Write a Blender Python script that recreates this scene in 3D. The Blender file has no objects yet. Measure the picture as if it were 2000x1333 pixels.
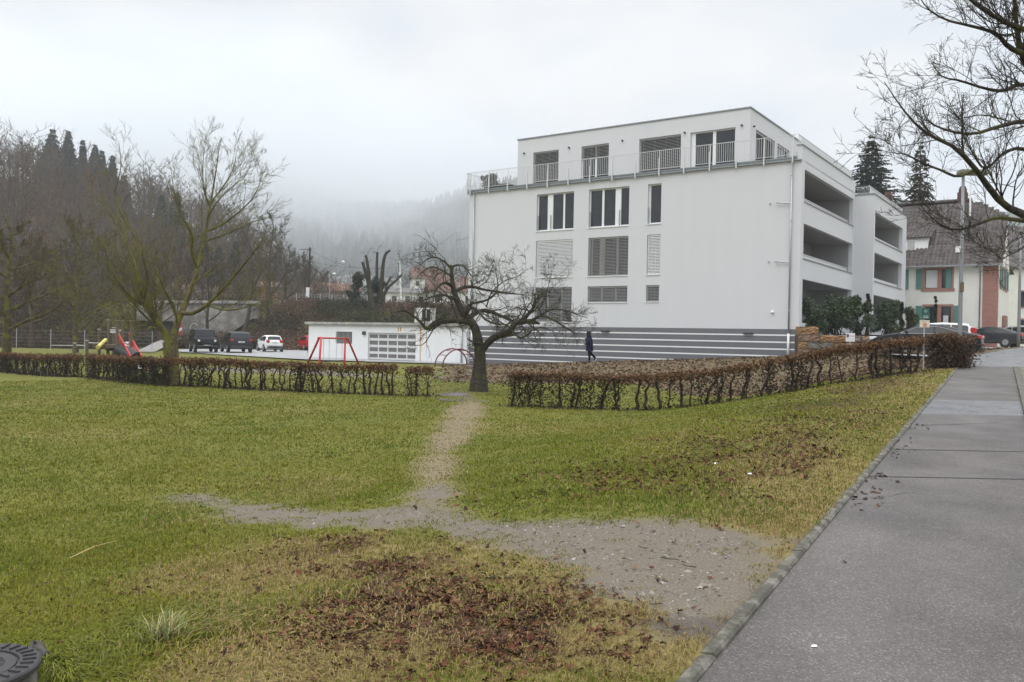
import bpy, math, random
import numpy as np
from mathutils import Vector, Matrix

scene = bpy.context.scene
COL = scene.collection
R_ = math.radians

# ------------------------------------------------------------------ camera
F_PX, PITCH, ROLL, EYE = 1650.0, -0.006, 0.019, 1.6
_F = np.array([0, math.cos(PITCH), math.sin(PITCH)])
_U = np.array([0, -math.sin(PITCH), math.cos(PITCH)])
_X = np.array([1.0, 0, 0])
cr, sr = math.cos(ROLL), math.sin(ROLL)
cam_d = bpy.data.cameras.new("camera")
cam = bpy.data.objects.new("camera", cam_d)
COL.objects.link(cam)
cam_d.sensor_width = 36.0
cam_d.lens = 36.0 * F_PX / 2000.0
cam_d.clip_start, cam_d.clip_end = 0.05, 9000
_r = cr * _X + sr * _U
_u = -sr * _X + cr * _U
cam.matrix_world = Matrix(((_r[0], _u[0], -_F[0], 0), (_r[1], _u[1], -_F[1], 0), (_r[2], _u[2], -_F[2], EYE), (0, 0, 0, 1)))
scene.camera = cam

# ------------------------------------------------------------------ world, sun, exposure
SUN_EL, SUN_AZ = R_(48), R_(-140)
world = bpy.data.worlds.new("World")
scene.world = world
world.use_nodes = True
wn, wl = world.node_tree.nodes, world.node_tree.links
wn.clear()
w_out = wn.new("ShaderNodeOutputWorld")
w_bg = wn.new("ShaderNodeBackground")
w_bg.inputs["Strength"].default_value = 0.1
sky = wn.new("ShaderNodeTexSky")
sky.sky_type = 'NISHITA'
sky.sun_disc = False
sky.sun_elevation, sky.sun_rotation = SUN_EL, SUN_AZ
w_tc = wn.new("ShaderNodeTexCoord")
w_map = wn.new("ShaderNodeMapping")
w_map.inputs["Scale"].default_value = (1.0, 1.0, 2.2)
w_no = wn.new("ShaderNodeTexNoise")
w_no.inputs["Scale"].default_value = 2.6
w_no.inputs["Detail"].default_value = 4
w_no.inputs["Roughness"].default_value = 0.5
w_rmp = wn.new("ShaderNodeValToRGB")
w_rmp.color_ramp.elements[0].position = 0.40
w_rmp.color_ramp.elements[0].color = (0.80, 0.845, 0.925, 1)
w_rmp.color_ramp.elements[1].position = 0.60
w_rmp.color_ramp.elements[1].color = (1.0, 1.0, 1.0, 1)
w_sep = wn.new("ShaderNodeSeparateXYZ")
w_el = wn.new("ShaderNodeMapRange")          # overcast sky: brighter overhead than at the horizon
w_el.inputs["From Min"].default_value, w_el.inputs["From Max"].default_value = 0.36, 1.0
w_el.inputs["To Min"].default_value, w_el.inputs["To Max"].default_value = 8.3, 27.0
w_mul = wn.new("ShaderNodeVectorMath")
w_mul.operation = 'SCALE'
w_mix = wn.new("ShaderNodeMix")
w_mix.data_type = 'RGBA'
w_mix.inputs[0].default_value = 0.93
wl.new(w_tc.outputs["Generated"], w_map.inputs[0])
wl.new(w_map.outputs[0], w_no.inputs["Vector"])
wl.new(w_no.outputs["Fac"], w_rmp.inputs[0])
wl.new(w_tc.outputs["Generated"], w_sep.inputs[0])
wl.new(w_sep.outputs["Z"], w_el.inputs["Value"])
wl.new(w_rmp.outputs[0], w_mul.inputs[0])
wl.new(w_el.outputs[0], w_mul.inputs["Scale"])
wl.new(sky.outputs[0], w_mix.inputs[6])
wl.new(w_mul.outputs[0], w_mix.inputs[7])
wl.new(w_mix.outputs[2], w_bg.inputs["Color"])
wl.new(w_bg.outputs[0], w_out.inputs["Surface"])

sun_d = bpy.data.lights.new("sun", 'SUN')
sun_d.energy, sun_d.angle, sun_d.color = 0.6, R_(40), (1.0, 0.97, 0.93)
sun = bpy.data.objects.new("sun", sun_d)
COL.objects.link(sun)
_sd = Vector((math.sin(-SUN_AZ) * math.cos(SUN_EL) * -1, math.cos(SUN_AZ) * math.cos(SUN_EL), math.sin(SUN_EL)))
sun.rotation_euler = _sd.to_track_quat('Z', 'Y').to_euler()
sun.location = (0, -20, 60)

scene.view_settings.view_transform = 'Standard'
scene.view_settings.look = 'None'
scene.view_settings.exposure = 0.27
scene.view_settings.gamma = 1.0
scene.view_settings.use_curve_mapping = False
scene.render.engine = 'CYCLES'
cy = scene.cycles
cy.max_bounces, cy.diffuse_bounces, cy.glossy_bounces = 5, 3, 3
cy.transparent_max_bounces, cy.transmission_bounces, cy.volume_bounces = 12, 4, 5
cy.use_denoising = True
cy.denoising_prefilter = 'ACCURATE'
cy.denoising_input_passes = 'RGB_ALBEDO_NORMAL'

# ------------------------------------------------------------------ helpers
def ray(px, py):
    a, b = px - 1000.0, py - 666.5
    u, v = cr * a + sr * b, -sr * a + cr * b
    d = _X * u / F_PX - _U * v / F_PX + _F
    return d / d[1]

def at(px, py, d):
    """world point seen at photo pixel (px, py), d metres ahead of the camera"""
    return np.array([0, 0, EYE]) + ray(px, py) * d

def smooth(t):
    t = np.clip(t, 0, 1)
    return t * t * (3 - 2 * t)

def link(name, data, parent=None):
    o = bpy.data.objects.new(name, data)
    COL.objects.link(o)
    if parent is not None:
        o.parent = parent
    return o

def tag(o, label=None, cat=None, group=None, kind=None):
    if label: o["label"] = label
    if cat: o["category"] = cat
    if group: o["group"] = group
    if kind: o["kind"] = kind
    return o

def thing(name, label, cat, loc=(0, 0, 0), rz=0.0, group=None):
    o = link(name, None)
    o.location = loc
    o.rotation_euler = (0, 0, rz)
    return tag(o, label, cat, group)

def copy_tree(o, parent=None):
    c = o.copy()
    COL.objects.link(c)
    if parent is not None:
        c.parent = parent
    for ch in list(o.children):
        copy_tree(ch, c)
    return c

def mesh_np(name, V, faces, mat=None, parent=None, smooth_=False, col=None, mats=None, mi=None, kind=None):
    """V (n,3); faces: list of int arrays (m,k)"""
    me = bpy.data.meshes.new(name)
    V = np.asarray(V, dtype=np.float32)
    faces = [np.asarray(f, dtype=np.int32) for f in faces if len(f)]
    me.vertices.add(len(V))
    me.vertices.foreach_set("co", V.ravel())
    nl = sum(f.size for f in faces)
    npoly = sum(len(f) for f in faces)
    me.loops.add(nl)
    me.polygons.add(npoly)
    me.loops.foreach_set("vertex_index", np.concatenate([f.ravel() for f in faces]))
    tot = np.concatenate([np.full(len(f), f.shape[1], dtype=np.int32) for f in faces])
    st = np.concatenate([[0], np.cumsum(tot)[:-1]]).astype(np.int32)
    me.polygons.foreach_set("loop_start", st)
    me.polygons.foreach_set("use_smooth", np.full(npoly, bool(smooth_)))
    if mi is not None:
        me.polygons.foreach_set("material_index", np.asarray(mi, dtype=np.int32))
    me.update(calc_edges=True)
    if col is not None:
        for an, arr in col.items():
            arr = np.asarray(arr, dtype=np.float32)
            if arr.ndim == 1:
                a = me.attributes.new(an, 'FLOAT', 'POINT')
                a.data.foreach_set("value", arr)
            else:
                a = me.attributes.new(an, 'FLOAT_COLOR', 'POINT')
                c4 = np.ones((len(V), 4), dtype=np.float32)
                c4[:, :3] = arr
                a.data.foreach_set("color", c4.ravel())
    for m in (mats or ([mat] if mat else [])):
        me.materials.append(m)
    o = link(name, me, parent)
    if kind: o["kind"] = kind
    return o

class MB:
    """collects shapes, then links them as ONE mesh object"""
    def __init__(self, M=None):
        self.V, self.F, self.I, self.n, self.M, self.mi = [], [], [], 0, M, 0
    def add(self, V, faces):
        V = np.asarray(V, dtype=float).reshape(-1, 3)
        if self.M is not None:
            V = V @ self.M[:3, :3].T + self.M[:3, 3]
        for f in faces:
            f = np.atleast_2d(np.asarray(f, dtype=int))
            self.F.append(f + self.n)
            self.I.append(np.full(len(f), self.mi))
        self.V.append(V)
        self.n += len(V)
        return self
    def box(self, x0, x1, y0, y1, z0, z1):
        V = [(x0, y0, z0), (x1, y0, z0), (x1, y1, z0), (x0, y1, z0), (x0, y0, z1), (x1, y0, z1), (x1, y1, z1), (x0, y1, z1)]
        return self.add(V, [[(0, 3, 2, 1), (4, 5, 6, 7), (0, 1, 5, 4), (1, 2, 6, 5), (2, 3, 7, 6), (3, 0, 4, 7)]])
    def bbox(self, x0, x1, y0, y1, z0, z1, b=0.02):
        """box with chamfered vertical and horizontal edges"""
        V, Fq = [], []
        prof = [(b, 0), (0, b), (0, z1 - z0 - b), (b, z1 - z0)]
        for ins, h in prof:
            c = b
            X0, X1, Y0, Y1 = x0 + ins, x1 - ins, y0 + ins, y1 - ins
            V += [(X0 + c, Y0, z0 + h), (X1 - c, Y0, z0 + h), (X1, Y0 + c, z0 + h), (X1, Y1 - c, z0 + h),
                  (X1 - c, Y1, z0 + h), (X0 + c, Y1, z0 + h), (X0, Y1 - c, z0 + h), (X0, Y0 + c, z0 + h)]
        for k in range(3):
            for i in range(8):
                j = (i + 1) % 8
                Fq.append((k * 8 + i, k * 8 + j, k * 8 + 8 + j, k * 8 + 8 + i))
        return self.add(V, [Fq, [tuple(range(7, -1, -1))], [tuple(range(24, 32))]])
    def quad(self, a, b, c, d):
        return self.add([a, b, c, d], [[(0, 1, 2, 3)]])
    def poly(self, pts):
        return self.add(pts, [[tuple(range(len(pts)))]])
    def prism(self, poly, ax, lo, hi):
        """extrude 2D polygon along axis ax: poly coordinates are the other two axes in order"""
        n = len(poly)
        V = []
        for h in (lo, hi):
            for a, b in poly:
                V.append({0: (h, a, b), 1: (a, h, b), 2: (a, b, h)}[ax])
        q = [(i, (i + 1) % n, n + (i + 1) % n, n + i) for i in range(n)]
        return self.add(V, [q, [tuple(range(n - 1, -1, -1))], [tuple(range(n, 2 * n))]])
    def tube(self, pts, rad, k=8, caps=True):
        P = np.asarray(pts, dtype=float)
        n = len(P)
        r = np.full(n, rad, dtype=float) if np.isscalar(rad) else np.asarray(rad, dtype=float)
        V, q = tube_batch(P[None], r[None], k)
        fs = [q]
        if caps:
            fs += [[tuple(range(k - 1, -1, -1))], [tuple(range((n - 1) * k, n * k))]]
        return self.add(V, fs)
    def cyl(self, c, r, h, k=16, r2=None):
        c = np.asarray(c, dtype=float)
        return self.tube([c, c + np.array([0, 0, h])], [r, r if r2 is None else r2], k)
    def lathe(self, prof, k=16, ax=2, c=(0, 0, 0)):
        V = []
        a = np.arange(k) * 2 * np.pi / k
        for r, h in prof:
            for t in a:
                p = [r * math.cos(t), r * math.sin(t), h]
                if ax == 1: p = [p[0], p[2], p[1]]
                if ax == 0: p = [p[2], p[0], p[1]]
                V.append((p[0] + c[0], p[1] + c[1], p[2] + c[2]))
        n = len(prof)
        q = [(i * k + j, i * k + (j + 1) % k, (i + 1) * k + (j + 1) % k, (i + 1) * k + j) for i in range(n - 1) for j in range(k)]
        return self.add(V, [q, [tuple(range(k - 1, -1, -1))], [tuple(range((n - 1) * k, n * k))]])
    def ball(self, c, r, k=10, m=6, sc=(1, 1, 1)):
        V, q = [], []
        for i in range(m + 1):
            t = math.pi * (0.02 + 0.96 * i / m)
            for j in range(k):
                a = 2 * math.pi * j / k
                V.append((c[0] + sc[0] * r * math.sin(t) * math.cos(a), c[1] + sc[1] * r * math.sin(t) * math.sin(a), c[2] + sc[2] * r * math.cos(t)))
        for i in range(m):
            for j in range(k):
                q.append((i * k + j, (i + 1) * k + j, (i + 1) * k + (j + 1) % k, i * k + (j + 1) % k))
        return self.add(V, [q, [tuple(range(k))], [tuple(range(m * k + k - 1, m * k - 1, -1))]])
    def build(self, name, mat, parent=None, smooth_=False, mats=None, kind=None, bevel=None):
        V = np.concatenate(self.V)
        by = {}
        for f, i in zip(self.F, self.I):
            by.setdefault(f.shape[1], []).append((f, i))
        faces, mi = [], []
        for k in by:
            faces.append(np.concatenate([a for a, b in by[k]]))
            mi.append(np.concatenate([b for a, b in by[k]]))
        o = mesh_np(name, V, faces, mat, parent, smooth_, mats=mats, mi=np.concatenate(mi) if mats else None, kind=kind)
        if bevel:
            m = o.modifiers.new("bevel", 'BEVEL')
            m.width, m.segments, m.limit_method = bevel, 2, 'ANGLE'
        return o

def tube_batch(P, R, k):
    """P (M,N,3), R (M,N): M tubes of N rings with k sides -> vertices, quads"""
    P = np.asarray(P, dtype=float)
    M, N, _ = P.shape
    T = np.empty_like(P)
    T[:, 1:-1] = P[:, 2:] - P[:, :-2]
    T[:, 0] = P[:, 1] - P[:, 0]
    T[:, -1] = P[:, -1] - P[:, -2]
    T /= np.linalg.norm(T, axis=2, keepdims=True) + 1e-12
    m = (P[:, -1] - P[:, 0])
    m /= np.linalg.norm(m, axis=1, keepdims=True) + 1e-12
    ref = np.where(np.abs(m[:, 2:3]) < 0.75, np.array([[0, 0, 1.0]]), np.array([[0.95, 0.31, 0]]))
    A = np.cross(T, ref[:, None, :])
    A /= np.linalg.norm(A, axis=2, keepdims=True) + 1e-12
    B = np.cross(T, A)
    ang = np.arange(k) * 2 * np.pi / k
    V = P[:, :, None, :] + R[:, :, None, None] * (np.cos(ang)[None, None, :, None] * A[:, :, None, :] - np.sin(ang)[None, None, :, None] * B[:, :, None, :])
    V = V.reshape(-1, 3)
    i, j = np.arange(N - 1)[:, None], np.arange(k)[None, :]
    q = np.stack([i * k + j + 0 * i, i * k + (j + 1) % k, (i + 1) * k + (j + 1) % k, (i + 1) * k + j], axis=-1).reshape(-1, 4)
    Q = (np.arange(M) * N * k)[:, None, None] + q[None]
    return V, Q.reshape(-1, 4)

# ------------------------------------------------------------------ materials
MATS = {}
def mat(name, color=(0.5, 0.5, 0.5), rough=0.7, metal=0.0, var=0.12, scale=6.0, bump=0.0, bscale=60.0, spec=0.5, color2=None, c2fac=(0.45, 0.65), detail=5, coat=0.0, stretch=None):
    if name in MATS:
        return MATS[name]
    m = bpy.data.materials.new(name)
    m.use_nodes = True
    nt = m.node_tree
    n, l = nt.nodes, nt.links
    b = n["Principled BSDF"]
    b.inputs["Roughness"].default_value = rough
    b.inputs["Metallic"].default_value = metal
    b.inputs["Specular IOR Level"].default_value = spec
    b.inputs["Coat Weight"].default_value = coat
    tc = n.new("ShaderNodeTexCoord")
    src = tc.outputs["Object"]
    if stretch:
        mp = n.new("ShaderNodeMapping")
        mp.inputs["Scale"].default_value = stretch
        l.new(src, mp.inputs[0])
        src = mp.outputs[0]
    no = n.new("ShaderNodeTexNoise")
    no.inputs["Scale"].default_value = scale
    no.inputs["Detail"].default_value = detail
    no.inputs["Roughness"].default_value = 0.6
    l.new(src, no.inputs["Vector"])
    rp = n.new("ShaderNodeValToRGB")
    c = np.array(color)
    e = rp.color_ramp.elements
    if color2 is None:
        e[0].position, e[1].position = 0.3, 0.7
        e[0].color = (*np.clip(c * (1 - var), 0, 1), 1)
        e[1].color = (*np.clip(c * (1 + var), 0, 1), 1)
    else:
        e[0].position, e[1].position = c2fac
        e[0].color = (*c, 1)
        e[1].color = (*color2, 1)
    l.new(no.outputs["Fac"], rp.inputs[0])
    l.new(rp.outputs[0], b.inputs["Base Color"])
    if bump:
        n2 = n.new("ShaderNodeTexNoise")
        n2.inputs["Scale"].default_value = bscale
        n2.inputs["Detail"].default_value = 4
        l.new(src, n2.inputs["Vector"])
        bp = n.new("ShaderNodeBump")
        bp.inputs["Strength"].default_value = bump
        bp.inputs["Distance"].default_value = 0.02
        l.new(n2.outputs["Fac"], bp.inputs["Height"])
        l.new(bp.outputs[0], b.inputs["Normal"])
    MATS[name] = m
    return m

def glass_mat(name, color=(0.02, 0.025, 0.03), rough=0.03):
    m = mat(name, color, rough, var=0.3, scale=0.8, spec=0.55)
    return m

def attr_mat(name, attr="tint", rough=0.8, spec=0.2, transl=0.0):
    if name in MATS:
        return MATS[name]
    m = bpy.data.materials.new(name)
    m.use_nodes = True
    n, l = m.node_tree.nodes, m.node_tree.links
    b = n["Principled BSDF"]
    a = n.new("ShaderNodeAttribute")
    a.attribute_name = attr
    l.new(a.outputs["Color"], b.inputs["Base Color"])
    b.inputs["Roughness"].default_value = rough
    b.inputs["Specular IOR Level"].default_value = spec
    if transl:
        t = n.new("ShaderNodeBsdfTranslucent")
        l.new(a.outputs["Color"], t.inputs["Color"])
        mx = n.new("ShaderNodeMixShader")
        mx.inputs[0].default_value = transl
        l.new(b.outputs[0], mx.inputs[1])
        l.new(t.outputs[0], mx.inputs[2])
        l.new(mx.outputs[0], n["Material Output"].inputs["Surface"])
    MATS[name] = m
    return m

def emit_mat(name, color, strength):
    m = mat(name, color)
    b = m.node_tree.nodes["Principled BSDF"]
    b.inputs["Emission Color"].default_value = (*color, 1)
    b.inputs["Emission Strength"].default_value = strength
    return m

WHITE = mat("white_render", (0.60, 0.608, 0.622), 0.85, color2=(0.618, 0.626, 0.64), c2fac=(0.3, 0.68), scale=0.9, bump=0.15, bscale=60, stretch=(2.2, 2.2, 0.35))
WHITE2 = mat("white_paint", (0.78, 0.78, 0.77), 0.6, var=0.03)
FRAMEW = mat("white_window_frame", (0.78, 0.79, 0.78), 0.4, var=0.02)
PLINTH = mat("grey_plinth_render", (0.145, 0.149, 0.16), 0.85, var=0.05, scale=1.5, bump=0.2, bscale=90)
GALV = mat("galvanised_steel", (0.42, 0.43, 0.44), 0.45, metal=0.6, var=0.12, scale=9)
RAILM = mat("pale_grey_rail_paint", (0.62, 0.63, 0.63), 0.45, var=0.04)
DARKMET = mat("dark_metal", (0.05, 0.052, 0.056), 0.5, metal=0.3)
FASCIA = mat("roof_edge_metal", (0.25, 0.27, 0.28), 0.4, metal=0.5)
GLASS = glass_mat("window_glass")
BLIND = mat("blind_slat", (0.30, 0.295, 0.29), 0.5, var=0.04)
BLINDL = mat("pale_blind_slat", (0.76, 0.76, 0.76), 0.5, var=0.03)
BLACK = mat("black_rubber", (0.018, 0.018, 0.02), 0.75)
CONC = mat("weathered_concrete", (0.30, 0.29, 0.27), 0.85, color2=(0.42, 0.41, 0.385), scale=2.5, bump=0.4, bscale=40)
RUST = mat("rust_stain", (0.42, 0.2, 0.05), 0.9, color2=(0.6, 0.42, 0.2), scale=8)
WOODP = mat("old_playground_wood", (0.10, 0.075, 0.055), 0.85, color2=(0.2, 0.16, 0.12), scale=7, stretch=(6, 6, 1), bump=0.4)
RED = mat("red_paint", (0.52, 0.03, 0.025), 0.4, var=0.12, scale=4)
CHROME = mat("polished_steel", (0.7, 0.71, 0.72), 0.2, metal=0.9)
SOIL = mat("dark_soil", (0.05, 0.04, 0.03), 0.95, color2=(0.11, 0.085, 0.06), scale=30, bump=0.6)
_sdv = Vector((math.sin(SUN_AZ) * math.cos(SUN_EL), math.cos(SUN_AZ) * math.cos(SUN_EL), math.sin(SUN_EL)))
sun.rotation_euler = _sdv.to_track_quat('Z', 'Y').to_euler()

# ------------------------------------------------------------------ terrain
def kerb_x(y):
    y = np.asarray(y, dtype=float)
    d = np.clip(y - 28, 0, 40)
    return -1.358 + 0.579 * y + 0.009 * d * d

def walk_z(y):
    return np.clip(0.034 * np.asarray(y, dtype=float), -0.3, 1.5)

def side_s(x, y):
    return (kerb_x(y) - x) * 0.865

def vnoise(x, y, sc, seed=0):
    """cheap smooth value noise for shapes and masks"""
    x, y = np.asarray(x) / sc, np.asarray(y) / sc
    xi, yi = np.floor(x).astype(int), np.floor(y).astype(int)
    fx, fy = x - xi, y - yi
    fx, fy = fx * fx * (3 - 2 * fx), fy * fy * (3 - 2 * fy)
    def h(a, b):
        v = np.sin(a * 127.1 + b * 311.7 + seed * 74.7) * 43758.5453
        return v - np.floor(v)
    return (h(xi, yi) * (1 - fx) + h(xi + 1, yi) * fx) * (1 - fy) + (h(xi, yi + 1) * (1 - fx) + h(xi + 1, yi + 1) * fx) * fy

def H(x, y):
    x, y = np.asarray(x, dtype=float), np.asarray(y, dtype=float)
    s = side_s(x, y)
    zs = walk_z(y)
    zl = -0.37 - 0.3 * smooth((-x - 10) / 14) * smooth((62 - y) / 10)
    k1 = smooth(1 - s / 7.6)
    k2 = np.clip(1 - s / 38.0, 0, 1) ** 1.45
    # bed between hedge and building: toe at the lawn, brow at the footpath
    b = smooth((y - 30 - np.clip(x, -6, 6) * 0.0) / 13)
    k = k1 * (1 - b) + np.maximum(k2, k1 * (1 - b)) * b
    z = zl + (zs - zl) * k
    z = np.where(s < -0.03, zs - 0.06, np.where(s < 0.6, z + 0.025 * (1 - np.maximum(s, 0) / 0.6), z))
    # railway embankment
    rise = smooth((y - 86 - 0.06 * np.clip(x + 20, -100, 60) - 15 * smooth((x + 50) / 4) * smooth((-27 - x) / 5)) / 22)
    w = smooth((28 - x) / 12)
    z = z + (5.0 - z) * rise * w
    und = 0.035 * (vnoise(x, y, 1.7, 1) - 0.5) + 0.02 * (vnoise(x, y, 0.6, 2) - 0.5)
    z = z + und * smooth((s - 0.3) / 1.0) * smooth((40 - y) / 10)
    return z

def gz(x, y):
    return float(H(np.array([x]), np.array([y]))[0])

def gp(px, py):
    """ground point under a photo pixel"""
    r = ray(px, py)
    ds = np.concatenate([np.arange(1.5, 40, 0.02), np.arange(40, 130, 0.1)])
    P = np.array([0, 0, EYE]) + ds[:, None] * r[None]
    f = P[:, 2] - H(P[:, 0], P[:, 1])
    i = np.argmax(f < 0)
    if f[i] >= 0: i = len(ds) - 1
    return P[i]

def poly_sd(X, Y, poly):
    """signed distance to polygon (positive inside)"""
    poly = np.asarray(poly)[:, :2]
    d = np.full(X.shape, 1e9)
    ins = np.zeros(X.shape, dtype=bool)
    for a, b in zip(poly, np.roll(poly, -1, axis=0)):
        e = b - a
        t = np.clip(((X - a[0]) * e[0] + (Y - a[1]) * e[1]) / (e @ e + 1e-12), 0, 1)
        d = np.minimum(d, np.hypot(X - a[0] - t * e[0], Y - a[1] - t * e[1]))
        c = ((a[1] > Y) != (b[1] > Y)) & (X < e[0] * (Y - a[1]) / (e[1] + 1e-12) + a[0])
        ins ^= c
    return np.where(ins, d, -d)

def gpoly(pts):
    return np.array([gp(*p) for p in pts])

DIRT = gpoly([(340, 970), (420, 962), (490, 976), (560, 992), (640, 998), (760, 992), (826, 985), (842, 955), (858, 944), (874, 962), (885, 988), (940, 1012),
              (1100, 1016), (1300, 1012), (1440, 1030), (1530, 1050), (1575, 1075), (1500, 1160), (1410, 1235), (1330, 1222), (1200, 1165), (1050, 1108), (950, 1062),
              (870, 1038), (760, 1030), (600, 1028), (450, 1022), (365, 1000)])
MUDNEAR = gpoly([(1120, 1160), (1290, 1195), (1425, 1225), (1345, 1345), (1270, 1350), (1230, 1240)])
STRAW = gpoly([(905, 778), (952, 790), (938, 830), (900, 870), (880, 925), (886, 985), (940, 1030), (800, 1010), (812, 960), (822, 900), (846, 840), (872, 800)])
LEAFY = gpoly([(560, 1070), (700, 1050), (900, 1075), (1050, 1115), (1150, 1175), (1280, 1235), (1340, 1280), (1320, 1420), (620, 1420), (640, 1300), (540, 1180)])
DRYZ = gpoly([(330, 1115), (560, 1060), (760, 1035), (1000, 1065), (1200, 1170), (1400, 1240), (1390, 1420), (60, 1420), (290, 1260)])
GAPMUD = gpoly([(835, 770), (900, 764), (960, 768), (985, 785), (930, 790), (880, 782)])
SANDPLAY = gpoly([(150, 722), (300, 716), (420, 730), (640, 738), (800, 742), (860, 752), (930, 748), (860, 741), (640, 722), (420, 716), (260, 712)])

def masks(X, Y):
    n1, n2 = vnoise(X, Y, 1.1, 5), vnoise(X, Y, 0.35, 6)
    s = side_s(X, Y)
    wob = 0.35 * (n1 - 0.5) + 0.2 * (n2 - 0.5)
    dirt = smooth((poly_sd(X, Y, DIRT) + wob * 1.3 + 0.42) / 0.95)
    mud = smooth((poly_sd(X, Y, GAPMUD) + wob * 3 - 0.05) / 1.1)
    mud = np.maximum(mud, 0.85 * smooth((poly_sd(X, Y, MUDNEAR) + wob * 1.6 + 0.15) / 0.7))
    sand = smooth((poly_sd(X, Y, SANDPLAY) + wob * 3) / 1.2)
    straw = smooth((poly_sd(X, Y, STRAW) + wob * 0.9 + 0.36) / 0.85)
    leafy = smooth((poly_sd(X, Y, LEAFY) + wob * 2.5 + 0.25) / 1.0)
    # leaf drift along the pavement bank
    drift = smooth((3.4 - np.abs(s - 2.0) * 1.5) / 2.5) * smooth((Y - 6.5) / 3) * smooth((27 - Y) / 4) * smooth((vnoise(X, Y, 2.0, 9) - 0.25) / 0.4)
    bed = smooth((Y - 32.5 + 1.3 * np.clip(X - 4, 0, 6) + 2 * (vnoise(X, Y, 2.0, 12) - 0.5)) / 2.5) * smooth((X + 5) / 4) * smooth((s + 2) / 3) * smooth((47 - Y) / 3)
    dry = np.clip(0.85 * smooth((poly_sd(X, Y, DRYZ) + 1.4 * (n1 - 0.5) + 0.4) / 0.9) * (0.45 + 0.75 * vnoise(X, Y, 0.7, 13)) + 0.35 * smooth((vnoise(X, Y, 2.6, 11) - 0.5) / 0.3) + 0.8 * straw + 0.5 * smooth((2.2 - s) / 1.8), 0, 1)
    return dict(dirt=np.maximum(np.maximum(dirt, mud * 0.95), sand * 0.7), mud=mud, straw=straw, leafy=leafy, drift=drift, bed=bed, dry=dry)

def axis(lo, hi, c, fine, grow):
    out, p, st = [c], c, fine
    while p < hi:
        p += st; st *= grow; out.append(min(p, hi))
    p, st = c, fine
    left = []
    while p > lo:
        p -= st; st *= grow; left.append(max(p, lo))
    return np.array(left[::-1] + out)

GX = axis(-840, 540, 0.5, 0.08, 1.017)
GY = axis(-60, 1060, 4.0, 0.06, 1.0165)
XX, YY = np.meshgrid(GX, GY)
ZZ = H(XX, YY)
nx, ny = len(GX), len(GY)
V = np.stack([XX.ravel(), YY.ravel(), ZZ.ravel()], axis=1)
ii = np.arange(ny - 1)[:, None] * nx + np.arange(nx - 1)[None, :]
Q = np.stack([ii, ii + 1, ii + nx + 1, ii + nx], axis=-1).reshape(-1, 4)
mk = masks(XX.ravel(), YY.ravel())

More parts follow.
